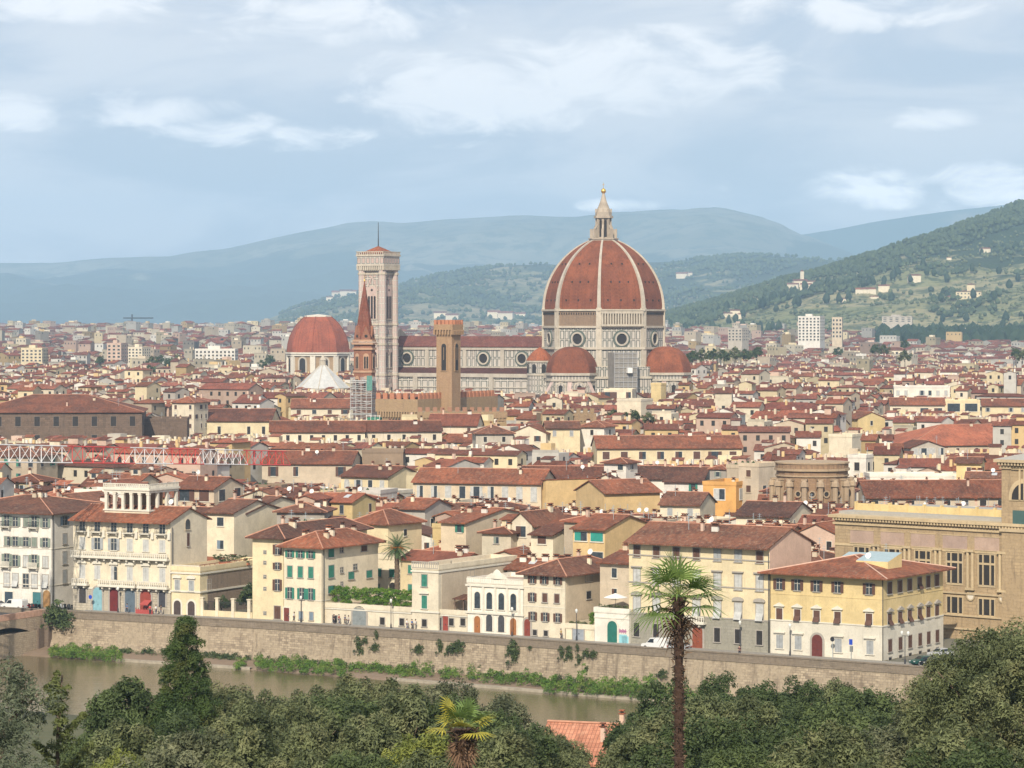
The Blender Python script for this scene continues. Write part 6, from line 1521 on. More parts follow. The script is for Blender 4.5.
# ------------------------------------------------------------------ vegetation
def quads(name, P_, U, V, col, mat, pos2=None):
    """n leaf quads: centre P_, half axes U, V"""
    n = len(P_); co = np.empty((n, 4, 3)); co[:, 0] = P_ - U * .35 - V; co[:, 1] = P_ + U * .35 - V * .9; co[:, 2] = P_ + U + V * .2; co[:, 3] = P_ - U * .2 + V
    me = bpy.data.meshes.new(name); me.vertices.add(4 * n); me.vertices.foreach_set('co', co.ravel())
    me.loops.add(4 * n); me.loops.foreach_set('vertex_index', np.arange(4 * n)); me.polygons.add(n)
    me.polygons.foreach_set('loop_start', np.arange(n) * 4); me.polygons.foreach_set('loop_total', np.full(n, 4)); me.update(calc_edges=True)
    at = me.color_attributes.new('Col', 'FLOAT_COLOR', 'CORNER'); c = np.repeat(np.clip(col, 0, 1), 4); at.data.foreach_set('color', np.stack([c, c, c, np.ones_like(c)], 1).astype(np.float32).ravel())
    me.materials.append(mat); return me
def unit(a): return a / np.maximum(1e-6, np.linalg.norm(a, axis=1))[:, None]
def clumps(name, centers, radii, per, size, mat, seed, elong=.5, up=.25, tone=None):
    rg = np.random.default_rng(seed); centers = np.array(centers, float); radii = np.array(radii, float)
    if radii.ndim == 1: radii = np.repeat(radii[:, None], 3, 1)
    n = len(centers); k = np.repeat(np.arange(n), per); d = unit(rg.normal(size=(n * per, 3)))
    d[:, 2] = np.where(d[:, 2] < -.3, -d[:, 2], d[:, 2]); rr = rg.uniform(.45, 1.08, n * per) ** .7
    P_ = centers[k] + d * radii[k] * rr[:, None]
    N = unit(d * .8 + rg.normal(size=d.shape) * .55 + np.array([0, 0, up])); a = unit(np.cross(N, rg.normal(size=N.shape))); b = np.cross(N, a)
    s = rg.uniform(.6, 1.35, n * per)[:, None] * size
    tn = (rg.uniform(.15, .85, n) if tone is None else np.array(tone))[k]
    return quads(name, P_, a * s * elong, b * s, tn + rg.normal(0, .09, n * per), mat)
OLIVE = foliage('oak_leaves', (.018, .03, .010), (.175, .195, .085), (.20, .195, .09))
DGREEN = foliage('dark_leaves', (.018, .034, .010), (.105, .14, .05))
BRIGHT = foliage('bright_leaves', (.035, .085, .012), (.14, .23, .035), (.24, .26, .07))
HEDGE = foliage('hedge_leaves', (.04, .11, .012), (.17, .27, .03))
GREYG = foliage('willow_leaves', (.045, .062, .035), (.14, .16, .095))
YELL = foliage('yellowish_leaves', (.08, .11, .02), (.26, .27, .06))
MIDG = foliage('mid_green_leaves', (.018, .032, .010), (.135, .175, .06))
LIGHTO = foliage('silver_olive_leaves', (.03, .042, .018), (.22, .225, .125))
CONIF = foliage('conifer_leaves', (.018, .04, .012), (.08, .12, .03), (.14, .13, .04))
BARK = plain('bark', (.11, .08, .055), .95, var=.4, sc_=6)
def crown_pts(rg, n, rx, ry, rz, zc, shape='round'):
    c = []
    while len(c) < n:
        d = rg.normal(size=3); d /= np.linalg.norm(d)
        if d[2] < -.45: continue
        q = rg.uniform(.35, 1.0) ** .5
        lump = 1 + .22 * math.sin(3 * math.atan2(d[1], d[0]) + 5 * d[2])
        c.append((d[0] * rx * q * lump, d[1] * ry * q * lump, zc + d[2] * rz * q))
    return c
def trunk_mb(h, r, rg, spread, nb=5):
    g = MB(); p = Vector((0, 0, -1.2)); pts = [(p.copy(), r * 1.25)]
    for i in range(4): p = Vector((rg.normal() * .12 * h / 6, rg.normal() * .12 * h / 6, h * (i + 1) / 4)); pts.append((p.copy(), r * (1 - .16 * (i + 1))))
    for (a, ra), (b, rb) in zip(pts, pts[1:]): g.bar(a, b, ra, n=8, r2=rb, smooth=True)
    for i in range(nb):
        a = 2 * math.pi * (i + rg.uniform(0, .6)) / nb; s = pts[3 if i % 2 else 4][0]; m = s + Vector((math.cos(a), math.sin(a), .9)) * spread * .35; e = s + Vector((math.cos(a), math.sin(a), 1.0)) * spread * .8
        g.bar(s, m, r * .42, n=6, r2=r * .28, smooth=True); g.bar(m, e, r * .28, n=5, r2=r * .08, smooth=True)
    return g
def make_tree_meshes(kind, seed, rx, rz, h, ncl, per, size, mat, cr=.85, elong=.5):
    rg = np.random.default_rng(seed); zc = h - rz
    c = crown_pts(rg, ncl, rx, rx, rz, zc); rad = rg.uniform(.55, 1.25, ncl) * cr
    return trunk_mb(h - rz * 1.2, .16 + h * .014, rg, rx).mesh('trunk', [BARK]), clumps('crown', c, np.stack([rad * .85, rad * .85, rad * 1.2], 1), per, size, mat, seed, elong)
def place_tree(name, meshes, x, y, z, rz, s, label, cat='tree', group=None):
    t_ = thing(name, (x, y, z), rz, label, cat, group); t_.scale = (s, s, s)
    link('trunk', meshes[0], t_); link('crown', meshes[1], t_); return t_
OAKS = [make_tree_meshes('oak', 100 + i, 3.5, 3.5, 8.7, 105, 230, .13, m_, .9, .6) for i, m_ in enumerate((OLIVE, MIDG, OLIVE, DGREEN, LIGHTO))]
YEL = make_tree_meshes('yel', 131, 3.2, 3.0, 8.4, 80, 200, .12, YELL, .85, .6)
top_prof = [(-20, 775), (60, 772), (88, 750), (108, 715), (150, 704), (165, 699), (200, 700), (230, 692), (262, 702), (300, 693), (350, 683), (400, 685), (450, 690), (500, 699), (525, 716), (548, 740), (560, 758), (630, 760), (648, 716), (680, 692), (740, 683), (800, 686), (850, 694), (900, 702), (940, 690), (1040, 680)]
tp = lambda px: float(np.interp(px, [a for a, b in top_prof], [b for a, b in top_prof]))
TREES = []
rt = random.Random(77)
for (Yr, off, step, sc0) in ((222, 2, 43, 1.0), (178, 20, 52, .9), (140, 46, 62, .78), (112, 74, 74, .66)):
    px = 96 if Yr == 222 else rt.uniform(60, 100)
    while px < 1060:
        y = Yr + rt.uniform(-9, 9); py = tp(px) + off + rt.uniform(0, 9)
        zt = PZ(py, y); x = PX(px, y); zg = hill_z(x, y)
        if 545 < px < 642 and Yr > 150: px += step * .5; continue
        k = rt.randrange(5); s = sc0 * rt.uniform(.85, 1.15); hgt = zt - zg
        s = max(.5, min(s, hgt / 8.0)); yel = Yr == 140 and px < 560 and rt.random() < .3
        if py < 835: TREES.append((x, y, zt - 8.25 * s, rt.uniform(0, 6.28), s, k, yel, px, py, Yr))
        px += step * rt.uniform(.85, 1.2)
TREES.append((PX(560, 205), 205, PZ(742, 205) - 8.75 * .62, 1, .62, 0, False, 560, 742, 205))
# place names for the labels of look-alike trees
def tree_where(px, Yr):
    d = {222: 'on the river side of the slope', 205: 'at the left end of the red shed roof', 178: 'in the second row up the slope', 140: 'in the third row up the slope', 112: 'nearest row at the bottom edge'}[Yr]
    return d
for i, (x, y, z, rz, s, k, yel, px, py, Yr) in enumerate(sorted(TREES, key=lambda t: (-t[9], t[7]))):
    same = sorted(t[7] for t in TREES if t[9] == Yr); n_ = same.index(px) + 1; ord_ = lambda n: str(n) + ('th' if 10 < n % 100 < 14 else {1: 'st', 2: 'nd', 3: 'rd'}.get(n % 10, 'th'))
    rows_n = {222: 'back row above the river', 205: 'gap', 178: 'second row from the river', 140: 'third row from the river', 112: 'lowest row along the bottom edge'}
    lab = ('yellowish flowering' if yel else 'dark green' if k == 3 else 'grey green') + ' round tree, ' + ord_(n_) + ' from the left in the ' + rows_n[Yr] if Yr != 205 else 'small round tree at the left end of the red shed roof'
    place_tree('broadleaf_tree', YEL if yel else OAKS[k], x, y, z, rz, s, lab, group='round trees on the near slope')
# the big oak at the right edge
BIG = make_tree_meshes('big', 151, 4.6, 4.6, 12.5, 210, 270, .10, OLIVE, .9, .6)
place_tree('broadleaf_tree', BIG, PX(1004, 140), 140, PZ(633, 140) - 11.0, .4, .86, 'largest round oak, rising over the wall at the right edge')
place_tree('broadleaf_tree', BIG, PX(1045, 150), 150, PZ(622, 150) - 12.7, 2.4, 1.0, 'tall round oak cut off by the right edge behind the largest oak')
place_tree('broadleaf_tree', OAKS[0], PX(952, 160), 160, PZ(684, 160) - 7.2, 1.4, .85, 'round tree tucked against the left side of the largest oak')
# round darker tree and loose ones on the left
place_tree('broadleaf_tree', make_tree_meshes('dk', 161, 2.6, 2.8, 8.6, 70, 170, .16, DGREEN, .8), PX(128, 205), 205, PZ(684, 205) - 8.7, 0, 1.0, 'dark rounded oak just left of the tall conifer')
W_ = make_tree_meshes('willow', 162, 1.9, 2.3, 6.2, 60, 110, .10, GREYG, .55, .35)
place_tree('olive_tree', W_, PX(2, 125), 125, PZ(659, 125) - 6.3, 0, 1.0, 'loose grey green olive tree cut by the left edge in front of the river')
place_tree('olive_tree', W_, PX(-14, 118), 118, PZ(700, 118) - 6.3, 2, 1.0, 'lower grey green olive tree at the bottom left corner')
place_tree('olive_tree', W_, PX(28, 112), 112, PZ(742, 112) - 6.3, 4, .9, 'small olive tree under the thin ivy-clad tree, bottom left')
rg = np.random.default_rng(5); c = []; rd = []; H_ = 10.5; g = MB()
pts = [Vector((0, 0, -2))] + [Vector((math.sin(i * .9) * .12, 0, i * H_ / 8)) for i in range(1, 9)]
for i in range(8): g.bar(pts[i], pts[i + 1], .2 - .02 * i, n=7, r2=.18 - .02 * i, smooth=True)
for i in range(52): z_ = rg.uniform(5.2, H_ + .1); a_ = rg.uniform(0, 6.3); q = rg.uniform(0, .55) * (1.2 if z_ < 9 else .9); c.append((math.cos(a_) * q, math.sin(a_) * q, z_)); rd.append(rg.uniform(.16, .36))
for (a_, z0, l_) in ((0.15, 6.0, 1.9), (3.3, 6.4, 1.5), (.4, 7.6, 1.5), (2.9, 8.6, .9), (0.1, 5.4, 1.4), (3.0, 9.3, .8)):
    e = Vector((math.cos(a_) * l_ * .7, math.sin(a_) * l_ * .7, z0 + l_ * .75)); g.bar((0, 0, z0), e, .06, n=5, r2=.03)
    for k_ in range(9): f_ = .3 + .7 * k_ / 8; c.append((e.x * f_, e.y * f_, z0 + (e.z - z0) * f_)); rd.append(rg.uniform(.12, .26))
pt_ = thing('thin_tree', (PX(60, 130), 130, PZ(668, 130) - H_ - .3), 0, 'thin upright tree with ivy-clad trunk and bare side branches by the river', 'tree'); g.build('trunk', BARK, pt_)
link('crown', clumps('crown', c, rd, 70, .085, foliage('ivy_leaves', (.035, .05, .012), (.14, .16, .05)), 9), pt_)
# tall conifer
rg = np.random.default_rng(8); c = []; rd = []; Hc = 15.0
for i in range(430):
    z_ = rg.uniform(2.5, Hc - .2); R0 = .2 + 4.2 * (1 - z_ / Hc) ** .80; a_ = rg.uniform(0, 6.3); q = R0 * rg.uniform(.45, 1.0) * (1 + .15 * math.sin(a_ * 3 + z_)); c.append((math.cos(a_) * q, math.sin(a_) * q, z_)); rd.append(rg.uniform(.3, .62))
cf = thing('conifer', (PX(186, 205), 205, PZ(618, 205) - Hc - .2), 0, 'tall dark pointed conifer standing before the river wall', 'tree'); g = MB(); g.bar((0, 0, -2), (0, 0, Hc - 1), .28, n=8, r2=.05, smooth=True); g.build('trunk', BARK, cf)
rd = np.array(rd); link('crown', clumps('crown', c, np.stack([rd, rd, rd * 1.3], 1), 210, .085, CONIF, 10), cf)

# palms
def fan_palm(px, Y, pyc, trunk_r, nfr, R0, label, lean=0, yellow=0, dead=8, seed=3, droop=1.0):
    rg = random.Random(seed); x = PX(px, Y); zc = PZ(pyc, Y); zg = hill_z(x, Y); root = thing('fan_palm', (x, Y, zg), 0, label, 'palm tree')
    Hh = zc - zg; g = MB(); n = 44; rgs = []
    for i in range(n):
        z0, z1 = Hh * i / n - (1 if i == 0 else 0), Hh * (i + 1) / n; f = i / n
        r_ = trunk_r * (.82 + .1 * math.sin(i * 2.1)) * (1 if f < .8 else 1 + (f - .8) * 1.6); g.ring([(r_ * .93, z0), (r_ * 1.06, z0 + (z1 - z0) * .7), (r_ * .95, z1)], 12, lean * f, 0, i * .35, 0, True)
    for i in range(620):                                   # fibres and leaf stubs
        f = rg.random() ** .7; z_ = Hh * f; a = rg.uniform(0, 6.28); r_ = trunk_r * (.85 if f < .8 else 1.05 + (f - .8)); p = Vector((math.cos(a) * r_ + lean * f, math.sin(a) * r_, z_)); l_ = rg.uniform(.05, .13) * (1 if f < .82 else 1.9)
        g.bar(p, p + Vector((math.cos(a) * l_, math.sin(a) * l_, l_ * rg.uniform(-.4, 1.1))), .026, rg.choice((0, 1)), n=3, r2=.012)
    g.build('trunk', [plain('palm_fibre', (.045, .026, .018), .95, var=.6, sc_=9), plain('palm_stub', (.15, .10, .065), .9, var=.4, sc_=9)], root)
    def frond(el, az_, R_, col, mat, drp):
        m = MB(); d = Vector((math.cos(az_) * math.cos(el), math.sin(az_) * math.cos(el), math.sin(el))); s0 = Vector((lean, 0, Hh))
        side = d.cross(Vector((0, 0, 1))).normalized(); upv = side.cross(d).normalized(); pet = R_ * .5; p0 = s0 + d * .1; hub = s0 + d * pet + Vector((0, 0, -.05))
        m.bar(p0, hub, .022, 1, n=4, r2=.014); ns = 19
        for i in range(ns):
            t_ = (i / (ns - 1) - .5) * R(215); L_ = R_ * (.62 - .12 * abs(t_) / 2.2) * rg.uniform(.9, 1.05)
            v = (d * math.cos(t_) + side * math.sin(t_) + upv * .12 * math.cos(t_)).normalized(); wv = v.cross(upv).normalized()
            a = hub; b = hub + v * L_ * .55; e = hub + v * L_ + Vector((0, 0, -drp * L_ * rg.uniform(.25, .5))); w0, w1 = .012, .032
            m.cc = min(1, max(0, col + rg.uniform(-.2, .2)))
            m.face([a - wv * w0, a + wv * w0, b + wv * w1, b - wv * w1]); m.face([b - wv * w1, b + wv * w1, e])
        return m.build('frond', [mat, plain('petiole', (.16, .2, .06), .6)], root)
    G1 = foliage('palm_green', (.04, .085, .02), (.20, .28, .075)); G2 = foliage('palm_yellow', (.17, .18, .02), (.42, .36, .05)); G3 = foliage('palm_dead', (.09, .05, .028), (.24, .14, .08))
    for i in range(nfr):
        el = R(80 - 108 * ((i + .5) / nfr) ** .8 * droop + rg.uniform(-12, 12)); az_ = i * 2.39996 + rg.uniform(-.5, .5)
        frond(el, az_, R0 * rg.uniform(.9, 1.1), rg.uniform(.3, .9), G2 if rg.random() < yellow else G1, .3 + .5 * max(0, -math.sin(el)) + .25)
    for i in range(dead): frond(R(-72 - rg.uniform(0, 14)), rg.uniform(0, 6.28), R0 * rg.uniform(.7, 1.0), .5, G3, .8)
    return root
fan_palm(679, 100, 597, .19, 21, 1.85, 'tall fan palm with slender dark trunk in front of the large yellow palazzo', seed=3, dead=1)
fan_palm(463, 104, 728, .3, 12, 1.4, 'short shaggy fan palm with yellowing fronds and thick brown trunk', yellow=.55, dead=7, seed=9, droop=.8)
# date palm behind the hedge
x, y, r = hit(offset_line(WALL, 29), 397); zc = PZ(548, y); dp = thing('date_palm', (x, y, 0), 0, 'date palm with orange fruit clusters rising behind the hedge terrace', 'palm tree'); rgp = random.Random(4)
g = MB()
for i in range(16): g.ring([(.42, zc * i / 16), (.5, zc * (i + .8) / 16), (.42, zc * (i + 1) / 16)], 10, 0, 0, i, 0, True)
g.build('trunk', BARK, dp); PG = foliage('date_palm_leaves', (.025, .06, .02), (.10, .16, .06))
for i in range(46):
    el = R(80 - 118 * ((i + .5) / 46) ** .85); a = i * 2.4; m = MB(); L_ = rgp.uniform(3.0, 3.7); p = Vector((0, 0, zc)); d = Vector((math.cos(a) * math.cos(el), math.sin(a) * math.cos(el), math.sin(el))); q = []
    for k in range(9): q.append(p.copy()); p = p + d * L_ / 8; d = (d + Vector((0, 0, -.13))).normalized()
    for k in range(8):
        dd = (q[k + 1] - q[k]).normalized(); sd_ = dd.cross(Vector((0, 0, 1))).normalized(); m.bar(q[k], q[k + 1], .035, n=3)
        for j in range(3):
            o_ = q[k].lerp(q[k + 1], j / 3); ll = .62 * math.sin(math.pi * min(.97, (k + j / 3 + 1.2) / 9.5)); m.cc = rgp.uniform(.1, .9)
            for s in (-1, 1): e = o_ + sd_ * s * ll + dd * .35 * ll + Vector((0, 0, -.22 * ll)); m.face([o_, o_ + dd * .09, e])
    m.build('frond', [PG], dp)
OR = plain('orange_dates', (.55, .20, .04), .7)
for i in range(9):
    a = i * .7 + .2; g = MB(); c0 = Vector((math.cos(a) * 1.0, math.sin(a) * 1.0, zc + .1))
    for k in range(26): p = c0 + Vector((rgp.gauss(0, .2), rgp.gauss(0, .2), rgp.gauss(-.1, .28))); g.ring([(.01, p.z - .06), (.07, p.z), (.01, p.z + .06)], 5, p.x, p.y)
    g.bar((0, 0, zc), c0, .04); g.build('date_cluster', OR, dp)
# hedge on the terrace roof
fx, fy, fr = on_front(322, 480)[:3]; fF = Face(fx, fy, fr); u0, u1 = fF.u(321), fF.u(413); hz = zF + .9
hd = thing('terrace_hedge', (fx, fy, 0), fr, 'long bright green clipped hedge along the low terrace roof', 'hedge'); rg = np.random.default_rng(3); n = 210
n = 330; c = np.stack([rg.uniform(u0 + .3, u1 - .3, n), rg.uniform(1.2, 3.2, n), hz + rg.uniform(-.2, 2.5, n)], 1)
link('foliage', clumps('foliage', c, rg.uniform(.35, .62, n), 75, .14, HEDGE, 4), hd)
g = MB(); g.box(u0, 1.0, zF, u1, 3.4, zF + .8); g.build('planter', wall_mat('beige'), hd)
# garden behind the fence, between the small yellow house and the narrow yellow one
MEDT = [make_tree_meshes('m', 200 + i, 2.4, 2.5, 6.0, 46, 70, .22, m_, .75) for i, m_ in enumerate((DGREEN, OLIVE, BRIGHT))]
gx, gy, gr = on_front(201, 252)[:3]; fG = Face(gx, gy, gr)
def fpos(f_, px, back): u = f_.u(px); p = f_.at(u); return p[0] - math.sin(f_.r) * back, p[1] + math.cos(f_.r) * back
for px, back, s, lab in ((211, 3.5, .62, 'small dark round tree at the left of the fenced garden'), (236, 6, 1.05, 'largest dark tree in the fenced garden beside the narrow yellow house'), (247, 4, .8, 'dark tree touching the narrow yellow house in the fenced garden'), (224, 8, .75, 'middle tree of the fenced garden behind the gate pillars')):
    xx, yy_ = fpos(fG, px, back); place_tree('garden_tree', MEDT[0], xx, yy_, -.3, px, s, lab)
gw_ = thing('garden_wall', (gx, gy, 0), gr, 'low pale garden wall with square pillars and dark railing in front of garden trees', 'wall'); g = MB(); W = fG.u(252); g.box(0, 0, 0, W, .3, 1.2); g.build('wall', wall_mat('pale yellow'), gw_)
for px in (203, 218, 234, 250): u = fG.u(px) - .2; g = MB(); g.box(u - .3, -.15, 0, u + .3, .45, 3.4); g.box(u - .4, -.25, 3.4, u + .4, .55, 3.6); g.build('pillar', wall_mat('cream'), gw_)
g = MB(); g.box(0, .1, 2.8, W, .16, 2.88)
for i in range(int(W / .3)): g.box(i * .3, .1, 1.2, i * .3 + .05, .15, 2.9)
g.build('railing', IRON, gw_)
# wall shrubs, bank growth
WS_ = [clumps('leaves', np.random.default_rng(i).normal(size=(14, 3)) * (.35, .2, .65), np.full(14, .42), 60, .13, DGREEN, i) for i in range(3)]
fW = lambda px: hit(WALL, px)
wl = [(58, 617, 2.6), (66, 622, 2.2), (360.5, 646, 1.0), (366.5, 641, .7), (376.5, 648, .9), (378, 636, .6), (363, 652, .7), (420, 650, 1.0), (442, 648, .9), (452, 650, 1.0), (459.5, 648, 1.35), (517, 655, 1.5), (513, 651, 1.0), (531, 648, .4), (563.5, 654, .8), (571, 656, .9), (570, 649, .6), (579, 649, .5), (587.5, 654, .8), (594.5, 655, .8), (580.5, 661, .7), (588, 669, .5), (664, 675, 1.0), (682, 674, 1.2), (481, 668, .5), (333, 663, .5)]
nm = {58: 'beside the bridge abutment', 66: 'below the bridge end, right one'}
for i, (px, py, s) in enumerate(wl):
    h_ = fW(px); o = link('wall_shrub', WS_[i % 3], None, (h_[0] - math.cos(h_[2] + 1.57) * (.3 + .3 * s), h_[1] - math.sin(h_[2] + 1.57) * (.3 + .3 * s), PZ(py, h_[1])), h_[2]); o.scale = (s, s, s)
    order = sorted([w_[0] for w_ in wl]).index(px) + 1
    tag(o, ('large' if s > 1.2 else 'small' if s < .75 else 'mid-sized') + ' dark shrub growing out of the river wall, ' + ord_(order) + ' from the left', 'shrub', 'shrubs on the river wall')
def bank(name, a, b, d0, d1, hmax, dens, mat, seed, kindlabel=None):
    rg = np.random.default_rng(seed); c = []; rd = []
    n = int((b - a) * dens)
    for i in range(n):
        px = rg.uniform(a, b); d = rg.uniform(d0, d1); h_ = hit(offset_line(WALL, -d), px); e = min(1, (px - a) / 8, (b - px) / 8); hh = hmax * max(.15, e) * max(.12, .5 + 1.1 * noise.noise(Vector((px * .09, seed, 0))))
        
        if noise.noise(Vector((px * .07, seed + 9, 0))) < -.28: continue
        z_ = WZ + .2 + max(0, 8.5 - d) * .1; c.append((h_[0], h_[1], z_ + rg.uniform(0, 1) * hh)); rd.append(rg.uniform(.35, .8))
    return tag(link(name, clumps(name, c, rd, 34, .17, mat, seed + 50)), kind='stuff')
bank('riverside_weeds', 50, 122, 2, 10, 1.9, 3.2, BRIGHT, 1); bank('riverside_scrub', 236, 352, 2, 9.5, 2.0, 2.6, BRIGHT, 2); bank('riverside_scrub', 350, 420, 1, 5, 1.8, 1.6, BRIGHT, 3); bank('riverside_scrub', 400, 545, 1, 6, 2.2, 1.5, BRIGHT, 4)
bank('riverside_scrub', 545, 690, 2, 9, 3.4, 3.4, BRIGHT, 5); bank('riverside_scrub', 690, 935, 1, 9, 2.4, 2.0, BRIGHT, 6); bank('riverside_scrub', 120, 236, 1, 3, 1.0, .9, DGREEN, 7); bank('riverside_scrub', 200, 640, .6, 2.5, 1.1, .5, DGREEN, 8)
# near slope undergrowth
rg = np.random.default_rng(21); c = []
for i in range(2600): y_ = rg.uniform(100, 300); x_ = rg.uniform(-.19, .19) * y_; c.append((x_, y_, hill_z(x_, y_) + rg.uniform(0, .8)))
tag(link('undergrowth', clumps('undergrowth', c, rg.uniform(.5, 1.0, len(c)), 22, .2, OLIVE, 30)), kind='stuff')
# shed roof at the bottom
SY_ = 262.0; b = building('shed', 'shed with bright red tiled roof and two little chimneys among the near trees', 'shed', PX(538, SY_), SY_, R(-18), 10.4, 7.8, PZ(757, SY_), 'gx', 2.6, .5, 'beige', tiles('pale_red_tiles', (.46, .22, .15), (.30, .13, .085), (.42, .28, .2)), base_z=0)
for u, v in ((6.6, 3.6), (5.3, 2.1)): link('chimney', CHIM[2], b[2], (u, v, PZ(755, SY_) + 2.5 * (1 - abs(v - 3.7) / 3.7))).scale = (.75, .75, .75)

# trees among the houses and beyond
CT = [make_tree_meshes('c', 300 + i, 3.0, 3.4, 8.5, 30, 34, .5, m_, 1.1, .6) for i, m_ in enumerate((DGREEN, OLIVE, DGREEN))]
ctl = [(692, 352, 1700), (702, 351, 1720), (713, 350, 1740), (724, 351, 1700), (735, 349, 1760), (746, 350, 1750), (757, 348, 1800), (152, 358, 2000), (160, 356, 2050), (169, 359, 1980), (177, 356, 2100), (150, 366, 1800), (606, 415, 960), (614, 411, 975), (625, 413, 950), (635, 411, 965), (648, 414, 955), (640, 345, 2300), (875, 345, 2100), (884, 346, 2080), (905, 341, 2400), (1016, 349, 1900), (1022, 352, 1850), (262, 361, 1900), (100, 357, 2300), (905, 352, 1850), (838, 348, 2300), (270, 356, 2200)]
for i, (px, py, Y) in enumerate(ctl):
    s = 1.2 if Y > 1500 else .6; z_ = PZ(py, Y) - 8.5 * s
    place_tree('city_tree', CT[i % 3], PX(px, Y), Y, z_, i, s, 'dark tree among the roofs, ' + ord_(sorted([c_[0] * 10 + k for k, c_ in enumerate(ctl)]).index(px * 10 + i) + 1) + ' from the left of the trees in town', group='trees standing among the town houses')
# woods of the hills: small crowns scattered where the land is wooded
def woods(name, hillname, a, b, y0, y1, n, smin, smax, seed, thr, mat, tall=1.0, cond=None):
    rg = np.random.default_rng(seed); f = HILLS[hillname] if hillname else (lambda x, y: plain_z(y)); Pn = []; Sz = []
    tries = 0
    while len(Pn) < n and tries < n * 8:
        tries += 1; y = rg.uniform(y0, y1); px = rg.uniform(a, b); x = PX(px, y)
        k = noise.noise(Vector((x * .0035, y * .0035, seed))) + .4 * noise.noise(Vector((x * .012, y * .012, seed)))
        if k < thr and rg.random() > .07 and not (cond and SY(y, f(x, y)) < float(np.interp(px, [a for a, b in CREST], [b for a, b in CREST])) + 26): continue
        if cond and not cond(px, SY(y, f(x, y))): continue
        Pn.append((x, y, f(x, y))); Sz.append(rg.uniform(smin, smax))
    Pn = np.array(Pn); Sz = np.array(Sz); m = len(Pn); k6 = np.arange(6) * math.pi / 3
    prof_ = [(.55, .1), (1.0, .45), (.7, .8)]; V = np.zeros((m, 19, 3)); j = rg.uniform(.8, 1.25, (m, 18))
    for r_i, (rr, zz) in enumerate(prof_):
        for q in range(6):
            V[:, r_i * 6 + q, 0] = Pn[:, 0] + np.cos(k6[q]) * rr * Sz * .5 * j[:, r_i * 6 + q]; V[:, r_i * 6 + q, 1] = Pn[:, 1] + np.sin(k6[q]) * rr * Sz * .5 * j[:, r_i * 6 + q]; V[:, r_i * 6 + q, 2] = Pn[:, 2] + zz * Sz * tall * j[:, q] * .9
    V[:, 18] = Pn; V[:, 18, 2] += Sz * tall * 1.05
    Fc = []
    for r_i in range(2):
        for q in range(6): Fc.append((r_i * 6 + q, r_i * 6 + (q + 1) % 6, (r_i + 1) * 6 + (q + 1) % 6, (r_i + 1) * 6 + q))
    T = [(12 + q, 12 + (q + 1) % 6, 18) for q in range(6)]
    faces = []
    base_i = (np.arange(m) * 19)
    for bi in base_i:
        faces += [tuple(bi + i_ for i_ in f_) for f_ in Fc] + [tuple(bi + i_ for i_ in f_) for f_ in T]
    me = bpy.data.meshes.new(name); me.from_pydata(V.reshape(-1, 3).tolist(), [], faces)
    at = me.color_attributes.new('Col', 'FLOAT_COLOR', 'POINT'); cc = np.repeat(rg.uniform(0, 1, m), 19); at.data.foreach_set('color', np.stack([cc, cc, cc, np.ones_like(cc)], 1).astype(np.float32).ravel())
    me.materials.append(mat); return tag(link(name, me), kind='stuff')
CREST = [(640, 320), (745, 291), (830, 269), (905, 245), (970, 221), (1040, 196)]
def NHC(px, py):
    c = float(np.interp(px, [a for a, b in CREST], [b for a, b in CREST])); k = (py - c) / 40.0
    if min(math.hypot(px - a, (py - b) * 1.6) for a, b in ((803, 288), (868, 297), (884, 291), (914, 280), (970, 298), (985, 254), (842, 302), (732, 316))) < 10: return False
    if k < .55: return True
    return noise.noise(Vector((px * .022, py * .09, 3))) > .2 or (930 < px and 292 < py < 318 and noise.noise(Vector((px * .05, py * .1, 7))) > -.1)
WD = foliage('wood_leaves', (.028, .048, .02), (.08, .11, .045)); WD2 = foliage('cypress_leaves', (.012, .03, .012), (.03, .055, .02))
woods('hillside_woods', 'near_hill', 640, 1040, 3850, 5590, 8500, 5, 9, 1, .0, WD, cond=NHC)
woods('hillside_olive_groves', 'near_hill', 640, 1040, 3800, 5000, 1700, 3.5, 5.5, 2, -.5, foliage('grove_leaves', (.07, .09, .04), (.15, .17, .08)))
woods('hillside_woods', 'middle_hill', 280, 900, 7400, 10490, 9500, 9, 14, 3, .02, WD)
woods('plain_trees', None, -20, 1044, 1950, 6500, 2600, 6, 11, 4, .12, WD)
woods('cypress_belt', None, 882, 1044, 3300, 3650, 520, 13, 22, 5, -1, WD2, 1.25); woods('plain_trees', None, 690, 900, 3500, 3800, 220, 8, 13, 6, -.2, WD)
woods('cypress_rows', 'near_hill', 640, 1040, 3850, 4800, 130, 7, 11, 7, -.1, WD2, 1.6)
# ------------------------------------------------------------------ bridge
h0 = hit(WALL, 47); bx_, by_, br_ = h0
br = thing('bridge', (bx_, by_, 0), br_ - R(90), 'end of a stone bridge with reddish parapet and low arch at the river wall', 'bridge')
BS = stone('bridge_stone', (.48, .38, .27), (.36, .27, .19), (.16, .12, .09), .7, .3, .6)
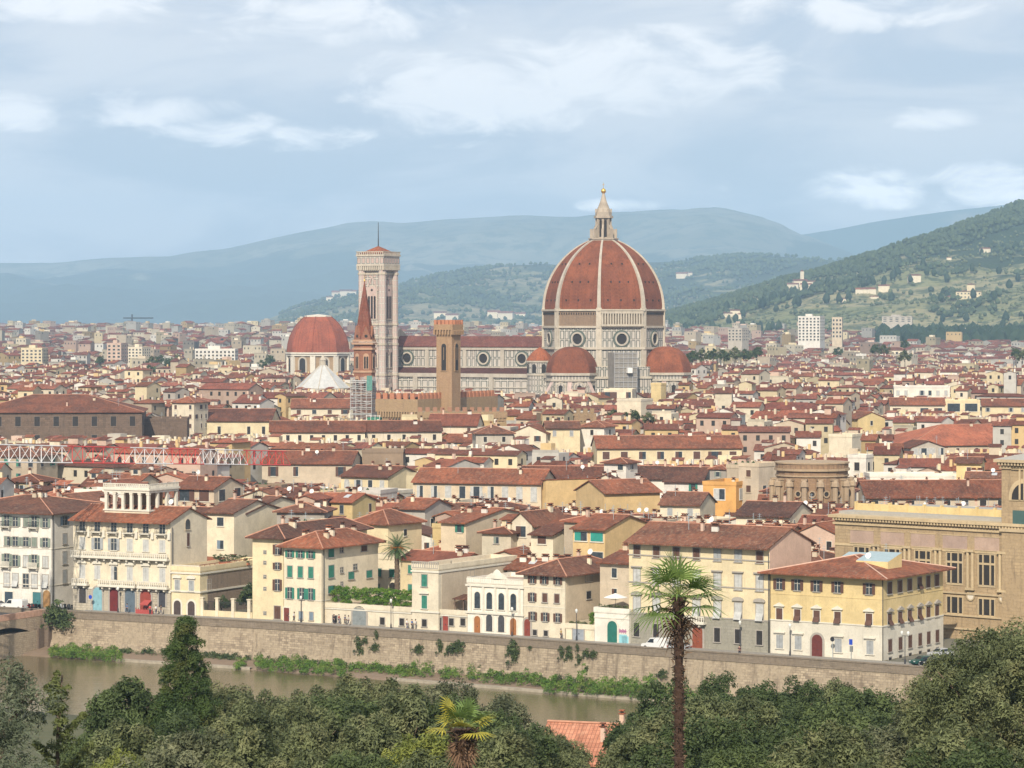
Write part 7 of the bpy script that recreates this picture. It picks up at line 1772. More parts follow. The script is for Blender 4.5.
# local x runs out over the river, local y towards the right bank side; the seen flank is at y = 0
g = MB(); n = 14; xa, xb, zs, zc_ = 1.2, 24.0, -4.2, -1.3
arc = [(xa + (xb - xa) * i / n, zs + (zc_ - zs) * math.sin(math.pi * i / n) ** .8) for i in range(n + 1)]
for (p, q) in zip(arc, arc[1:]):
    g.face([(p[0], 0, p[1]), (q[0], 0, q[1]), (q[0], 0, 0.05), (p[0], 0, 0.05)], 0); g.face([(p[0], -17, p[1]), (q[0], -17, q[1]), (q[0], -17, 0.05), (p[0], -17, 0.05)][::-1], 0)
    g.face([(q[0], 0, q[1]), (p[0], 0, p[1]), (p[0], -17, p[1]), (q[0], -17, q[1])], 1)
g.box(-1, -17, -8, xa, 0, .05, 0); g.box(xb, -17, -8, xb + 3, 0, .05, 0); g.box(xb + 3, -17, -1.3, 100, 0, .05, 0)
g.build('arch_span', [BS, plain('arch_soffit', (.2, .15, .11), .95)], br)
g = MB(); g.box(-1, -.45, .05, 100, .04, 1.15); g.box(-1, -17.04, .05, 100, -16.6, 1.15); g.build('parapet', plain('reddish_parapet', (.46, .28, .2), .9, var=.3), br)
g = MB(); g.box(-1, -16.6, .055, 100, -.45, .075); g.build('deck', asph, br)
g = MB(); g.box(-.6, .05, -8, 1.6, 1.5, 1.12); g.face([(1.6, .05, -8), (3.2, .05, -8), (1.6, .05, -1.5)]); g.box(1.61, -1, -8, 3.4, .6, -2.2); g.build('abutment', stone('dark_abutment', (.20, .15, .11), (.14, .1, .08), (.09, .07, .05), .6, .3, .5), br)
g = MB(); g.box(1.65, -3, -8, 22, .25, -2.5); g.build('pier', stone('light_pier_stone', (.46, .37, .26), (.34, .27, .19), (.2, .16, .12), .8, .35, .5), br)
# ------------------------------------------------------------------ tower crane jib
def crane():
    A = Vector((PX(-8, 520), 520, PZ(462, 520))); B = Vector((PX(286, 668), 668, PZ(465, 668))); d = (B - A); L_ = d.length; d.normalize(); side = Vector((0, 0, 1)).cross(d).normalized(); up = Vector((0, 0, 1))
    root = thing('tower_crane', (A.x, A.y, 0), 0, 'long lattice crane jib in alternating red and white sections above the roofs', 'crane'); o = Vector((A.x, A.y, 0))
    RD_, WH_ = plain('crane_red', (.62, .06, .05), .5), plain('crane_white', (.72, .70, .68), .5)
    xs = [0, 67, 98, 130, 168, 199, 243, 286]
    def t_at(px): k = (px - 512) / F; a = A - Vector((0, 0, 0)); return max(0, min(L_, (k * a.y - a.x) / (d.x - k * d.y)))
    ts = [0] + [t_at(p) for p in xs[1:-1]] + [L_]; cols = [WH_, RD_, RD_, WH_, RD_, WH_, RD_]
    h_ = 3.05; w_ = 1.1
    for i in range(len(cols)):
        g = MB(); a, b = ts[i], ts[i + 1]; P_ = lambda t, s, z: A + d * t + side * s * w_ + up * z - o
        g.bar(P_(a, 0, h_), P_(b, 0, h_), .11); 
        for s in (-1, 1): g.bar(P_(a, s, 0), P_(b, s, 0), .11)
        n = max(2, round((b - a) / 4.6))
        for k in range(n):
            t0, t1 = a + (b - a) * k / n, a + (b - a) * (k + 1) / n; tm = (t0 + t1) / 2
            for s in (-1, 1): g.bar(P_(t0, s, 0), P_(tm, 0, h_), .055); g.bar(P_(tm, 0, h_), P_(t1, s, 0), .055)
            g.bar(P_(t0, -1, 0), P_(t0, 1, 0), .06); g.bar(P_(t0, -1, 0), P_(t1, 1, 0), .05)
        g.build('jib_section', cols[i], root)
    g = MB()
    for sx in (-1, 1):
        for sy in (-1, 1): g.bar((-5 + sx, sy, 0), (-5 + sx, sy, A.z + 9), .14)
    for k in range(int((A.z + 8) / 2)):
        for s in (-1, 1): g.bar((-6, s, 2 * k), (-4, s, 2 * k + 2), .07); g.bar((-5 + s, -1, 2 * k), (-5 + s, 1, 2 * k + 2), .07)
    g.build('mast', RD_, root)
crane()
# ------------------------------------------------------------------ street things
def street(px, back): p = hit(offset_line(WALL, back), px); return p[0], p[1], p[2]
CARC = {'white': (.62, .62, .60), 'dark grey': (.05, .055, .06), 'silver': (.38, .39, .40), 'dark green': (.02, .07, .06), 'black': (.015, .015, .018), 'red': (.4, .03, .02), 'blue': (.04, .08, .2)}
TYRE = plain('tyre_rubber', (.02, .02, .02), .9); RIM = plain('wheel_rim', (.35, .35, .36), .4, metal=.6); CG = plain('car_glass', (.02, .025, .03), .08); HL = plain('headlight_glass', (.6, .6, .58), .2); TLm = plain('tail_light_red', (.35, .02, .02), .3)
CARM = {}
def car_meshes(colour, van):
    k = (colour, van)
    if k in CARM: return CARM[k]
    pm = plain('car_paint_' + colour.replace(' ', '_'), CARC[colour], .25, var=.03); L_, w, = (4.9, .95) if van else (4.1, .85)
    pr = [(-.02, .35), (0, .75), (.25, .95), (1.0, 1.05), (1.7, 1.9), (4.75, 2.0), (4.9, 1.7), (4.9, .35)] if van else [(0, .35), (-.02, .65), (.15, .78), (1.05, .92), (1.75, 1.38), (3.1, 1.42), (3.85, 1.0), (4.08, .9), (4.1, .35)]
    g = MB()
    ins = lambda z: w - (.16 * max(0, z - .9) / .5 if not van else .1 * max(0, z - 1) / 1)
    for s in (-1, 1): g.face([(x, s * ins(z), z) for x, z in pr][::s], 0)
    for (a, b) in zip(pr, pr[1:] + pr[:1]): g.face([(a[0], -ins(a[1]), a[1]), (b[0], -ins(b[1]), b[1]), (b[0], ins(b[1]), b[1]), (a[0], ins(a[1]), a[1])], 0)
    body = g.mesh('body', [pm]); g = MB()
    if van: side = [(1.15, 1.15), (1.72, 1.75), (2.4, 1.78), (2.4, 1.15)]; ws = ((1.02, 1.08), (1.66, 1.84)); rw = None
    else: side = [(1.2, .97), (1.8, 1.32), (3.05, 1.35), (3.6, 1.02)]; ws = ((1.1, .96), (1.7, 1.34)); rw = ((3.2, 1.36), (3.8, 1.03))
    for s in (-1, 1): g.face([(x, s * (ins(z) + .012), z) for x, z in side][::s], 0)
    for wdw in (ws, rw):
        if wdw: (x0, z0), (x1, z1) = wdw; g.face([(x0 - .02, -ins(z0) + .08, z0 + .02), (x0 - .02, ins(z0) - .08, z0 + .02), (x1 - .02 if wdw is ws else x1 + .02, ins(z1) - .08, z1 + .02), (x1 - .02 if wdw is ws else x1 + .02, -ins(z1) + .08, z1 + .02)][::-1], 0)
    gl = g.mesh('windows', [CG]); t_ = MB(); t_.X = Matrix.Rotation(R(90), 4, 'X'); t_.ring([(.2, -.1), (.31, -.1), (.31, .1), (.2, .1)], 14, smooth=False, cap=False); ty = t_.mesh('wheel', [TYRE]); q = MB(); q.X = Matrix.Rotation(R(90), 4, 'X'); q.ring([(.02, -.11), (.21, -.09), (.21, .09), (.02, .11)], 10); ri = q.mesh('rim', [RIM])
    h = MB(); h.box(-.03, -.16, -.07, .08, .16, .07); CARM[k] = (body, gl, ty, ri, h.mesh('headlight', [HL]), h.mesh('tail_light', [TLm]), L_, w); return CARM[k]
def car(px, back, rot, colour, label, van=False, group='vehicles parked along the river street'):
    x, y, r = street(px, back); b, gl, ty, ri, hl, tl, L_, w = car_meshes(colour, van); root = thing('van' if van else 'parked_car', (x, y, .006), r + R(rot), label, 'van' if van else 'car', group)
    link('body', b, root); link('windows', gl, root)
    for xx in (.8, L_ - .85):
        for s in (-1, 1): wh = link('wheel', ty, root, (xx, s * (w - .08), .31)); link('rim', ri, wh)
    for s in (-1, 1): link('headlight', hl, root, (0, s * (w - .25), .68)); link('tail_light', tl, root, (L_, s * (w - .22), .75))
car(4, 6.6, 0, 'white', 'white van parked before the white palazzo at the bridge', True); car(-14, 6.6, 0, 'silver', 'silver car cut by the left edge beside the white van')
car(644, 6.4, 0, 'white', 'white delivery van by the graffiti wall left of the tall palm', True); car(668, 6.6, 0, 'silver', 'silver car just behind the tall palm trunk'); car(656, 6.8, 0, 'dark grey', 'dark grey car between the white delivery van and the palm')
car(912, 8.5, 62, 'dark green', 'dark green car at the corner of the yellow and white palazzo'); car(922, 8.5, 62, 'black', 'black car second from the corner of the yellow and white palazzo'); car(934, 8.5, 62, 'dark grey', 'dark grey car third from the palazzo corner'); car(944, 8, 62, 'blue', 'dark blue car beside the largest oak at the palazzo corner')
car(930, 20, 62, 'silver', 'silver car in the second line behind the palazzo corner'); car(958, 9, 62, 'red', 'red car half hidden behind the largest oak')
# scooters
def scooter(px, back, rot, col, label):
    x, y, r = street(px, back); root = thing('scooter', (x, y, .006), r + R(rot), label, 'scooter', 'scooters parked by the street'); pm = plain('scooter_' + col.replace(' ', '_'), CARC[col], .3)
    g = MB(); g.box(.25, -.16, .28, 1.0, .16, .42); g.face([(.95, -.16, .4), (1.5, -.14, .55), (1.55, -.14, .75), (.95, -.16, .72)]); g.face([(.95, .16, .72), (1.55, .14, .75), (1.5, .14, .55), (.95, .16, .4)]); g.box(.95, -.16, .42, 1.5, .16, .74); g.box(.18, -.2, .35, .3, .2, 1.0); g.build('body', pm, root)
    g = MB(); g.box(.85, -.14, .76, 1.5, .14, .86); g.build('seat', TYRE, root); g = MB(); g.bar((.25, -.32, 1.05), (.25, .32, 1.05), .03); g.bar((.2, 0, .3), (.26, 0, 1.05), .04); g.build('handlebar', IRON, root)
    for xx in (.1, 1.4): w_ = MB(); w_.X = Matrix.Translation((xx, 0, .25)) @ Matrix.Rotation(R(90), 4, 'X'); w_.ring([(.05, -.05), (.25, -.05), (.25, .05), (.05, .05)], 12); w_.build('wheel', TYRE, root)
for i, (px, c_, lb) in enumerate(((17, 'black', 'nearest the white van'), (20.5, 'dark grey', 'second from the white van'), (24, 'black', 'third from the white van'), (27.5, 'red', 'fourth from the white van'), (31, 'dark grey', 'fifth from the white van'), (34.5, 'black', 'before the wooden arched door'), (56, 'dark grey', 'in the alley mouth, closest to the white palazzo'), (60, 'silver', 'in the alley mouth, second from the white palazzo'), (64, 'black', 'in the alley mouth, third from the white palazzo'), (68, 'dark grey', 'in the alley mouth, closest to the loggia palazzo'))):
    scooter(px, 8.0 if px < 50 else 10.2, 80, c_, {'black': 'black', 'dark grey': 'dark grey', 'red': 'red', 'silver': 'silver'}[c_] + ' scooter ' + lb)
# street lamps
def lamp(px, back, h, label, double=False):
    x, y, r = street(px, back); root = thing('street_lamp', (x, y, .13), r, label, 'street lamp', 'street lamps on the river street'); g = MB(); g.ring([(.16, 0), (.14, .6), (.07, .9), (.055, h - .5)], 8, smooth=True); 
    if double: g.bar((-.55, 0, h - .6), (.55, 0, h - .6), .035)
    g.build('post', IRON, root)
    for s in ((-.55, .55) if double else (0,)):
        g = MB(); g.ring([(.08, h - .55), (.2, h - .35), (.24, h - .1), (.18, h + .08), (.04, h + .18)], 10, s, 0, smooth=True); g.build('lantern', plain('frosted_glass', (.6, .6, .56), .4), root)
for a in ((301, 9.3, 4.6, 'street lamp before the cream corner house with green shutters'), (391, 9.3, 5.0, 'street lamp before the low terrace building'), (576.5, 9.3, 5.2, 'street lamp before the grey garage door'), (790, 9.3, 5.0, 'street lamp left of the dark red arched door'), (905, 9.0, 5.0, 'street lamp with two globes at the yellow palazzo corner', True), (118, 9.3, 4.6, 'street lamp before the loggia palazzo'), (512, 9.3, 4.8, 'street lamp before the ornate white house'), (740, 9.3, 5.0, 'street lamp before the grey stone ground floor')): lamp(*a)
def sign(px, back, h, col, rnd_, label):
    x, y, r = street(px, back); root = thing('road_sign', (x, y, .13), r, label, 'sign'); g = MB(); g.bar((0, 0, 0), (0, 0, h), .035, n=6); g.build('pole', LEAD, root); g = MB()
    if rnd_: g.X = Matrix.Translation((0, -.05, h)) @ Matrix.Rotation(R(90), 4, 'X'); g.ring([(.38, 0), (.38, .04)], 18)
    else: g.box(-.3, -.08, h - .9, .3, -.04, h)
    g.build('panel', plain('sign_' + label.split()[0], col, .5), root)
sign(832.5, 9.3, 3.1, (.03, .03, .035), True, 'dark round road sign on a pole right of the arched door'); sign(851, 9.3, 3.3, (.02, .06, .4), False, 'blue rectangular road sign on a pole before the white lower wall')
sign(90.5, 9.3, 2.6, (.02, .09, .4), True, 'blue round road sign before the loggia palazzo')
# red entrance canopy in front of the loggia palazzo
x, y, r = street(146, 9.8); root = thing('red_kiosk', (x, y, .13), r, 'low red railed entrance stand in front of the loggia palazzo', 'kiosk'); root.scale = (.72, .8, .72); RM = plain('barrier_red', (.36, .07, .06), .7)
g = MB(); g.box(-2.6, -.8, 0, 2.6, -.7, 1.1); 
for i in range(8): g.box(-2.6 + i * .72, -.85, 0, -2.5 + i * .72, -.65, 1.5)
g.build('railing', RM, root); g = MB(); g.face([(-1.3, -.9, 2.5), (1.3, -.9, 2.5), (1.1, .9, 3.4), (-1.1, .9, 3.4)]); g.face([(-1.3, -.9, 2.2), (1.3, -.9, 2.2), (1.3, -.9, 2.5), (-1.3, -.9, 2.5)]); g.build('canopy', RM, root)
# terrace parasols, plants, pergola
f2 = Face(*on_front(594.5, 629, -.6)[:3]); f1 = Face(*on_front(566, 594, -.6)[:3])
def on_roof(fc_, px, v, z): p = fc_.at(fc_.u(px)); return (p[0] - math.sin(fc_.r) * v, p[1] + math.cos(fc_.r) * v, z)
root = thing('parasol', on_roof(f2, 603, 4, zJ2 + .12), f2.r, 'wide white parasol on the planted terrace beside the yellow palazzo', 'parasol'); g = MB(); g.bar((0, 0, 0), (0, 0, 2.5), .04); g.build('pole', IRON, root); g = MB(); g.ring([(2.1, 2.15), (.1, 2.85)], 8, smooth=False); g.ring([(.1, 2.8), (2.08, 2.1)], 8, cap=False); g.build('canopy', WHITE, root)
rg = np.random.default_rng(6)
def planter(name, fc_, pa, pb, v, z, mat, hgt, label, n=40):
    u0, u1 = fc_.u(pa), fc_.u(pb); root = thing(name, (fc_.x, fc_.y, 0), fc_.r, label, 'plants'); g = MB(); g.box(u0, v - .3, z, u1, v + .3, z + .4); g.build('box', plain('terracotta_pot', (.35, .14, .08), .9), root)
    c = np.stack([rg.uniform(u0, u1, n), rg.uniform(v - .3, v + .3, n), z + .45 + rg.uniform(0, hgt, n)], 1); link('foliage', clumps('foliage', c, rg.uniform(.2, .4, n), 40, .12, mat, 8), root)
planter('planter', f2, 597, 628, .8, zJ2 + .12, OLIVE, .5, 'row of potted plants along the white terrace edge left of the yellow palazzo'); planter('planter', f1, 583, 593, 2.0, zJ + .12, HEDGE, 2.2, 'bright green bush on top of the low garage wall', 60); planter('planter', f1, 567, 583, 1.0, zJ + .12, OLIVE, .4, 'low trough of plants above the grey garage door', 30)
fCt = Face(*on_front(171.5, 200)[:3])
planter('planter', Face(fCt.x - math.sin(fCt.r) * 16, fCt.y + math.cos(fCt.r) * 16, fCt.r), 214, 249, 0, zC + .12, DGREEN, 1.2, 'long planter of shrubs on the terrace behind the small yellow house', 60)
root = thing('pergola', on_roof(fF, 444, 3.5, zF + .12), fF.r, 'small brown roofed pergola on the low terrace beside the ornate white house', 'pergola')
for a in (0, 1.8, 3.6):
    for b_ in (0, 3): g = MB(); g.box(a - .07, b_ - .07, 0, a + .07, b_ + .07, 2.4); g.build('post', SOFFIT, root)
g = MB(); g.face([(-.3, -.4, 2.4), (3.9, -.4, 2.4), (3.9, 3.4, 2.9), (-.3, 3.4, 2.9)]); g.face([(-.3, -.4, 2.25), (-.3, 3.4, 2.75), (3.9, 3.4, 2.75), (3.9, -.4, 2.25)]); g.face([(-.3, -.4, 2.25), (3.9, -.4, 2.25), (3.9, -.4, 2.4), (-.3, -.4, 2.4)]); g.build('roof', ROOFS[1], root)
# ------------------------------------------------------------------ people on the street
def skin(name, verts, edges, rad, mat, parent):
    me = bpy.data.meshes.new(name); me.from_pydata(verts, edges, []); me.materials.append(mat); o = link(name, me, parent); m = o.modifiers.new('Skin', 'SKIN'); m.use_smooth_shade = True
    for v, r_ in zip(me.skin_vertices[0].data, rad): v.radius = (r_, r_)
    me.skin_vertices[0].data[0].use_root = True; s = o.modifiers.new('Sub', 'SUBSURF'); s.levels = 1; s.render_levels = 1; return o
SKIN_ = plain('skin', (.45, .27, .19), .6, var=.05); HAIR = plain('dark_hair', (.04, .025, .018), .8)
PEOPLE = {}
def person(px, back, rot, top, leg, pose, label):
    x, y, r = street(px, back); root = None
    sw = .16 if pose == 'walk' else .03
    V = [(0, 0, .95), (0, 0, 1.2), (0, 0, 1.42), (0, 0, 1.52), (0, -.02, 1.62), (0, -.01, 1.72), (-.18, 0, 1.4), (-.24, -sw, 1.12), (-.22, -sw * 1.8 - .05, .86), (.18, 0, 1.4), (.24, sw, 1.12), (.22, sw * 1.5 - .05, .86), (-.1, 0, .88), (-.1, -sw * .9, .48), (-.1, -sw * 1.6, .09), (-.1, -sw * 1.6 - .16, .05), (.1, 0, .88), (.1, sw * .6, .48), (.1, sw * 1.6, .09), (.1, sw * 1.6 - .16, .05), (-.22, -sw * 1.8 - .08, .76), (.22, sw * 1.5 - .08, .76)]
    E = [(0, 1), (1, 2), (2, 3), (3, 4), (4, 5), (2, 6), (6, 7), (7, 8), (8, 20), (2, 9), (9, 10), (10, 11), (11, 21), (0, 12), (12, 13), (13, 14), (14, 15), (0, 16), (16, 17), (17, 18), (18, 19)]
    rad = [.13, .12, .13, .05, .09, .08, .055, .042, .032, .055, .042, .032, .085, .058, .04, .035, .085, .058, .04, .035, .034, .034]
    t0 = thing('person', (x, y, .135), r + R(rot), label, 'person', 'people walking by the river')
    b = skin('body', V, E, rad, SKIN_, t0)
    ct = plain('cloth_' + ''.join('%02d' % int(q * 99) for q in top), top, .9, var=.06); cl = plain('cloth_' + ''.join('%02d' % int(q * 99) for q in leg), leg, .9, var=.06)
    skin('shirt', [V[i] for i in (0, 1, 2, 6, 7, 9, 10)], [(0, 1), (1, 2), (2, 3), (3, 4), (2, 5), (5, 6)], [.155, .15, .155, .08, .065, .08, .065], ct, t0)
    skin('trousers', [V[i] for i in (0, 12, 13, 14, 16, 17, 18)], [(0, 1), (1, 2), (2, 3), (0, 4), (4, 5), (5, 6)], [.15, .105, .08, .06, .105, .08, .06], cl, t0)
    g = MB(); g.ring([(.085, 1.6), (.118, 1.68), (.112, 1.76), (.06, 1.815)], 10, 0, .02, smooth=True); g.build('hair', HAIR, t0)
pp = [(289, 9.9, 80, (.05, .05, .06), (.05, .06, .1), 'walk', 'person in dark clothes walking past the red door of the cream corner house'), (294, 9.6, -80, (.5, .5, .5), (.04, .04, .05), 'walk', 'person in pale top walking past the cream corner house'),
      (334, 9.6, 80, (.03, .03, .04), (.03, .03, .04), 'walk', 'person all in black left of the arched grey gate'), (339, 9.9, 85, (.3, .05, .05), (.05, .06, .12), 'walk', 'person in dark red top left of the arched grey gate'), (345, 9.8, -80, (.04, .05, .12), (.04, .04, .05), 'walk', 'person in navy top close to the arched grey gate'), (348.5, 9.3, -80, (.45, .42, .38), (.1, .1, .12), 'walk', 'person in beige top against the arched grey gate'),
      (407, 9.7, 80, (.6, .6, .6), (.05, .06, .12), 'walk', 'person in white top right of the street lamp at the low terrace building'), (412, 9.5, 80, (.05, .12, .3), (.04, .04, .05), 'walk', 'person in blue top below the slim house with balustrade'), (415.5, 9.8, -90, (.55, .55, .52), (.3, .28, .25), 'stand', 'person in pale clothes standing below the slim house with balustrade'),
      (150, 8.9, 10, (.5, .06, .06), (.05, .05, .06), 'stand', 'person in red top beside the red entrance stand'), (156, 9.2, 60, (.6, .6, .58), (.05, .06, .12), 'walk', 'person in white top right of the red entrance stand'), (161, 9.4, -70, (.05, .05, .06), (.12, .12, .14), 'walk', 'person in black top near the right corner of the loggia palazzo'), (127, 9.0, -60, (.08, .15, .3), (.05, .05, .06), 'walk', 'person in blue top left of the red entrance stand'),
      (561, 9.7, 80, (.35, .25, .1), (.04, .04, .05), 'walk', 'person in brown jacket left of the grey garage door'), (739.5, 4, 20, (.1, .05, .05), (.04, .04, .05), 'stand', 'person leaning near the parapet before the grey stone ground floor'), (949, 7.6, 80, (.03, .1, .3), (.04, .04, .05), 'walk', 'person in blue near the largest oak at the palazzo corner')]
for a in pp: person(*a)

# ------------------------------------------------------------------ farther single buildings
def block(name, label, px0, px1, py_top, py_bot, Y, wall, storeys, cols, depth=16, rot=-8, flat=True, cat='building', pen=True, shut='dark'):
    x = PX(px0, Y); f_ = Face(x, Y, R(rot)); W = f_.u(px1); zb = plain_z(Y); h = PZ(py_top, Y) - zb
    b = building(name, label, cat, x, Y, R(rot), W, depth, h, 'flat' if flat else 'hip', 0 if flat else 2.5, .5, wall, 0, base_z=zb)
    sh = (PZ(py_top, Y) - PZ(py_bot, Y)) / storeys
    for k in range(storeys):
        z = h - (k + .82) * sh
        for i in range(cols): link('window', window_mesh(round(W / cols * .5, 1), round(sh * .5, 1), shut, 'closed'), b[0], (W * (i + .5) / cols, 0, z))
        for i in range(max(2, int(depth / W * cols))): n = max(2, int(depth / W * cols)); link('window', window_mesh(round(W / cols * .4, 1), round(sh * .5, 1), shut, 'closed'), b[0], (W, depth * (i + .5) / n, z), R(90))
    if pen: g = MB(); g.box(W * .3, 4, h, W * .6, 9, h + 3); g.build('penthouse', wall_mat(wall), b[0])
    return b
block('apartment_tower', 'white high-rise apartment block standing above the town right of the dome', 798, 820, 317, 341, 2900, 'white', 8, 6, 22, -18, cat='apartment block')
block('apartment_block', 'wide white apartment block with three window rows far left', 195, 235, 350, 364, 2150, 'white', 4, 10, 14, -4); block('brick_tower_block', 'square red brick tower block far left among pale buildings', 107, 121, 344, 362, 2300, 'pink', 5, 3, 16, -12)
block('apartment_block', 'low pale blue-grey slab left of the cypress belt below the hill', 882, 912, 317, 322, 3700, 'grey', 3, 5, 12, -12); block('apartment_block', 'pale yellow apartment block left of the red brick tower block', 21, 42, 349, 362, 2300, 'pale yellow', 4, 5, 14, -10)
block('apartment_block', 'beige apartment block right of the red brick tower block', 128, 142, 348, 363, 2250, 'cream', 5, 4, 14, -20); block('apartment_block', 'brown apartment block right of the white high-rise', 832, 842, 318, 338, 3000, 'beige', 5, 3, 14, -10, pen=False)
block('apartment_block', 'grey glass-fronted block below and left of the white high-rise', 728, 742, 329, 341, 2700, 'grey', 4, 4, 14, -30); block('long_building', 'long low cream building with red roof right of the cathedral', 828, 908, 350, 356, 2700, 'cream', 1, 18, 14, -4, flat=False, pen=False)
# villas on the hills
VL = [('near_hill', 800, 287, 1.0, 'village house beside the little tower on the hillside'), ('near_hill', 806, 289, .8, 'second village house on the hillside, right of the little tower'), ('near_hill', 793, 289, .8, 'third village house on the hillside, left of the little tower'), ('near_hill', 811, 286, .7, 'fourth village house, highest of the hillside cluster'), ('near_hill', 862, 299, .9, 'pale house in the cluster left of the big villa'), ('near_hill', 869, 296, .9, 'white house in the cluster left of the big villa'), ('near_hill', 874, 300, .6, 'low house in the cluster left of the big villa'), ('near_hill', 884, 291, .8, 'white farmhouse on the slope above the cluster'), ('near_hill', 915, 280, .8, 'white farmhouse in the fields under the wood'), ('near_hill', 911, 281, .5, 'barn beside the white farmhouse under the wood'), ('near_hill', 985, 253, .7, 'white house on the crest of the near hill'), ('near_hill', 949, 260, .35, 'tiny lone house halfway up the near hill'), ('near_hill', 842, 302, .6, 'small ochre house low on the near hill'), ('near_hill', 735, 315, .7, 'cream house at the foot of the hill right of the dome'), ('near_hill', 728, 318, .6, 'small house at the foot of the hill right of the dome'), ('near_hill', 722, 316, .5, 'white cottage at the foot of the hill right of the dome'), ('near_hill', 742, 318, .6, 'low house at the hill foot, farthest from the dome'),
      ('middle_hill', 682, 278, .8, 'white house on the middle hill right of the lantern'), ('middle_hill', 688, 276, .6, 'small white house on the middle hill right of the dome'), ('middle_hill', 338, 297, .9, 'pale house on the ridge left of the bell tower'), ('middle_hill', 346, 296, .9, 'second pale house on the ridge left of the bell tower'), ('middle_hill', 352, 295, .7, 'third pale house on the ridge touching the bell tower'), ('middle_hill', 330, 300, .5, 'tiny house on the ridge, farthest left of the bell tower'), ('middle_hill', 440, 318, .9, 'pale house on the plain edge right of the bell tower'), ('middle_hill', 452, 320, .9, 'white house behind the crenellated tower'), ('middle_hill', 494, 317, .9, 'white house above the nave roof'), ('middle_hill', 506, 319, 1.1, 'broad white house above the nave roof'), ('middle_hill', 520, 318, .8, 'cream house above the nave roof near the dome')]
HB = MB(); HB.box(-9, -5, -6, 9, 5, 7, 0, False); HBm = HB.mesh('wall', [wall_mat('cream')]); HR = MB(); HR.face([(-9.5, -5.6, 6.9), (9.5, -5.6, 6.9), (9.5, 0, 9.2), (-9.5, 0, 9.2)]); HR.face([(9.5, 5.6, 6.9), (-9.5, 5.6, 6.9), (-9.5, 0, 9.2), (9.5, 0, 9.2)]); HRm = HR.mesh('roof', [ROOFS[0]])
def drop(hn, px, py):
    f = HILLS[hn]; y0, y1 = {'near_hill': (3720, 5590), 'middle_hill': (7220, 10490)}[hn]
    for y in np.arange(y0, y1, 12.0):
        x = PX(px, y)
        if SY(y, f(x, y)) <= py: return x, y, f(x, y)
    y = (y0 + y1) / 2; x = PX(px, y); return x, y, f(x, y)
for hn, px, py, s, lab in VL:
    x, y, z = drop(hn, px, py); v = thing('hill_house', (x, y, z), R(-15 + (px * 7) % 30), lab, 'house', 'houses scattered on the hills'); k = s * y / 3900; v.scale = (k, k, k); link('wall', HBm, v); link('roof', HRm, v)
x, y, z = drop('near_hill', 970, 299); v = thing('villa', (x, y, z), R(-12), 'large pale yellow villa with square tower on the near hill slope', 'villa'); v.scale = (1, 1, .8)
g = MB(); g.box(-19, -8, -10, 16, 8, 12, 0, False); g.box(-4, -6, 12, 7, 6, 24, 0); g.box(-34, -6, -10, -19, 6, 3, 0); g.build('wall', wall_mat('pale yellow'), v); g = MB()
for (a, b_, c_, d_, z_) in ((-20, -9, 17, 9, 12), (-5, -7, 8, 7, 24), (-35, -7, -18, 7, 3)):
    m_ = ((a + c_) / 2, (b_ + d_) / 2, z_ + 2.5); P4 = [(a, b_, z_), (c_, b_, z_), (c_, d_, z_), (a, d_, z_)]
    for k in range(4): g.face([P4[k], P4[(k + 1) % 4], m_])
g.build('roof', ROOFS[0], v)
for i in range(7):
    for zz in (1, 7): link('window', window_mesh(1.8, 2.6, 'dark', 'closed'), v, (-16 + i * 4.9, -8, zz))
x, y, z = drop('near_hill', 802, 285); v = thing('hill_tower', (x, y, z), 0, 'little square bell tower in the village cluster on the hillside', 'tower'); g = MB(); g.box(-3, -3, -8, 3, 3, 20); g.build('wall', wall_mat('cream'), v); g = MB(); g.ring([(4.6, 20), (.2, 23)], 4, 0, 0, R(45)); g.build('roof', ROOFS[0], v)
# two far tower cranes over the left plain
for i, (px, py, Y, lab) in enumerate(((376, 318, 4500, 'tiny far tower crane against the mountain, at the left'), (140, 320, 4800, ''),)):
    if i == 0: continue
    x = PX(132, Y); zb = plain_z(Y); zt = PZ(318, Y); v = thing('far_crane', (x, Y, zb), R(10), 'tiny far tower crane on the plain below the blue mountain', 'crane'); g = MB(); g.bar((0, 0, 0), (0, 0, zt - zb + 6), 1.2); g.build('mast', IRON, v); g = MB(); g.bar((-14, 0, zt - zb), (34, 0, zt - zb), 1.0); g.build('jib', IRON, v)
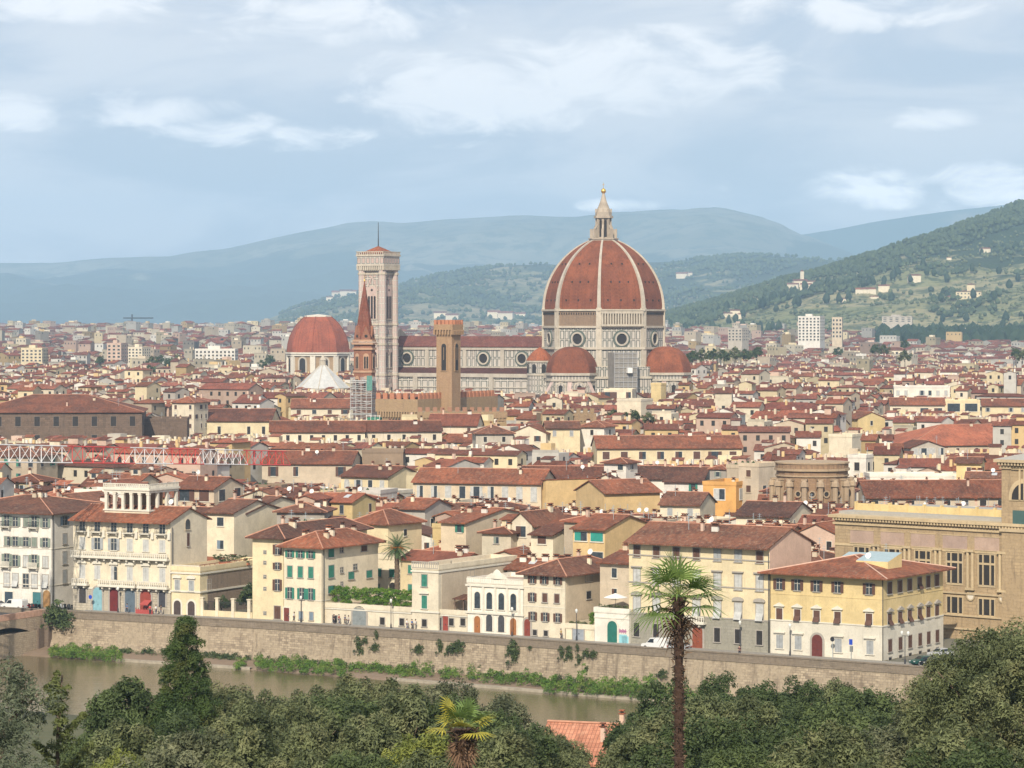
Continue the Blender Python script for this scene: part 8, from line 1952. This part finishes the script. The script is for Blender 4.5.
# ------------------------------------------------------------------ a label of its own for every old-town house
MARKS = [(25, 520, 'the white palazzo'), (140, 490, 'the rooftop loggia'), (70, 420, 'the dark brown palace'), (232, 425, 'the long yellow hall'), (318, 432, 'the long cream wing'), (366, 400, 'the white scaffolding'), (447, 400, 'the crenellated tower'), (305, 470, 'the beige pilastered hall'),
         (478, 490, 'the arcaded beige wing'), (640, 500, 'the plain ochre house'), (615, 470, 'the slim white roof tower'), (719, 497, 'the orange house'), (670, 452, 'the very long yellow house'), (612, 400, 'the white penthouse'), (812, 485, 'the round apse'), (968, 430, 'the broad red hall'),
         (920, 408, 'the arched brown openings'), (1014, 480, 'the library tower'), (930, 520, 'the library cornice'), (300, 560, 'the green-shuttered corner house'), (397, 545, 'the date palm'), (495, 590, 'the ornate white house'), (590, 590, 'the brown-shuttered house'), (700, 540, 'the large yellow palazzo'), (850, 560, 'the yellow corner palazzo'), (225, 540, 'the fenced garden'),
         (382, 460, 'the square stone tower stump'), (570, 420, 'the crenellated wall'), (937, 455, 'the glazed attic'), (840, 445, 'the cream cube house'), (150, 455, 'the crane jib'), (460, 540, 'the broad blank beige gable')]
ROOFN = {'gx': 'pitched', 'gy': 'gable-fronted', 'hip': 'hipped', 'shed': 'lean-to', 'flat': 'flat'}; RN = ['red', 'brown', 'bright red']
used = set()
def where(px, py, n):
    m = sorted(MARKS, key=lambda q: math.hypot(q[0] - px, 1.6 * (q[1] - py)))[n]; dx_, dy_ = px - m[0], py - m[1]
    if abs(dx_) > 1.2 * abs(dy_): w_ = 'right of' if dx_ > 0 else 'left of'
    elif abs(dx_) < .4 * abs(dy_): w_ = 'above' if dy_ < 0 else 'below'
    else: w_ = ('above and ' if dy_ < 0 else 'below and ') + ('right of' if dx_ > 0 else 'left of')
    return w_ + ' ' + m[2]
for (o, wc, rm, roof, sh, nch, feat, W, h, px, py) in GENH:
    size = 'narrow' if W < 8 else 'wide' if W > 17 else ''
    a = ' '.join(x for x in (size, wc, 'house') if x); rf = 'flat roof' if roof == 'flat' else ROOFN[roof] + ' ' + RN[rm] + ' roof'
    opts = []
    for n in range(6):
        wh = where(px, py, n)
        opts += [f'{a} with {rf}, {wh}', f'{a} with {feat or rf}, {wh}', f'{a} with {sh} shutters, {wh}', f'{a}, {rf} and {sh} shutters, {wh}']
    opts = [x for x in opts if len(x.replace('-', ' ').split()) <= 16]
    for l_ in opts:
        if l_ not in used: break
    used.add(l_); o['label'] = l_
# ------------------------------------------------------------------ haze: one closed box of even air, sky outside
hb = MB(); hb.box(-9000, -120, -12, 9000, 20500, 880)
ho = hb.build('haze', [])
hm_, t = newmat('haze_air')
v = t.n('ShaderNodeVolumePrincipled'); v.inputs['Color'].default_value = (.50, .74, 1.0, 1); v.inputs['Density'].default_value = 0.70e-4
v.inputs['Anisotropy'].default_value = 0.0
o = t.n('ShaderNodeOutputMaterial'); t.set(o.inputs['Volume'], v.outputs[0])
ho.data.materials.append(hm_); tag(ho, kind='stuff')
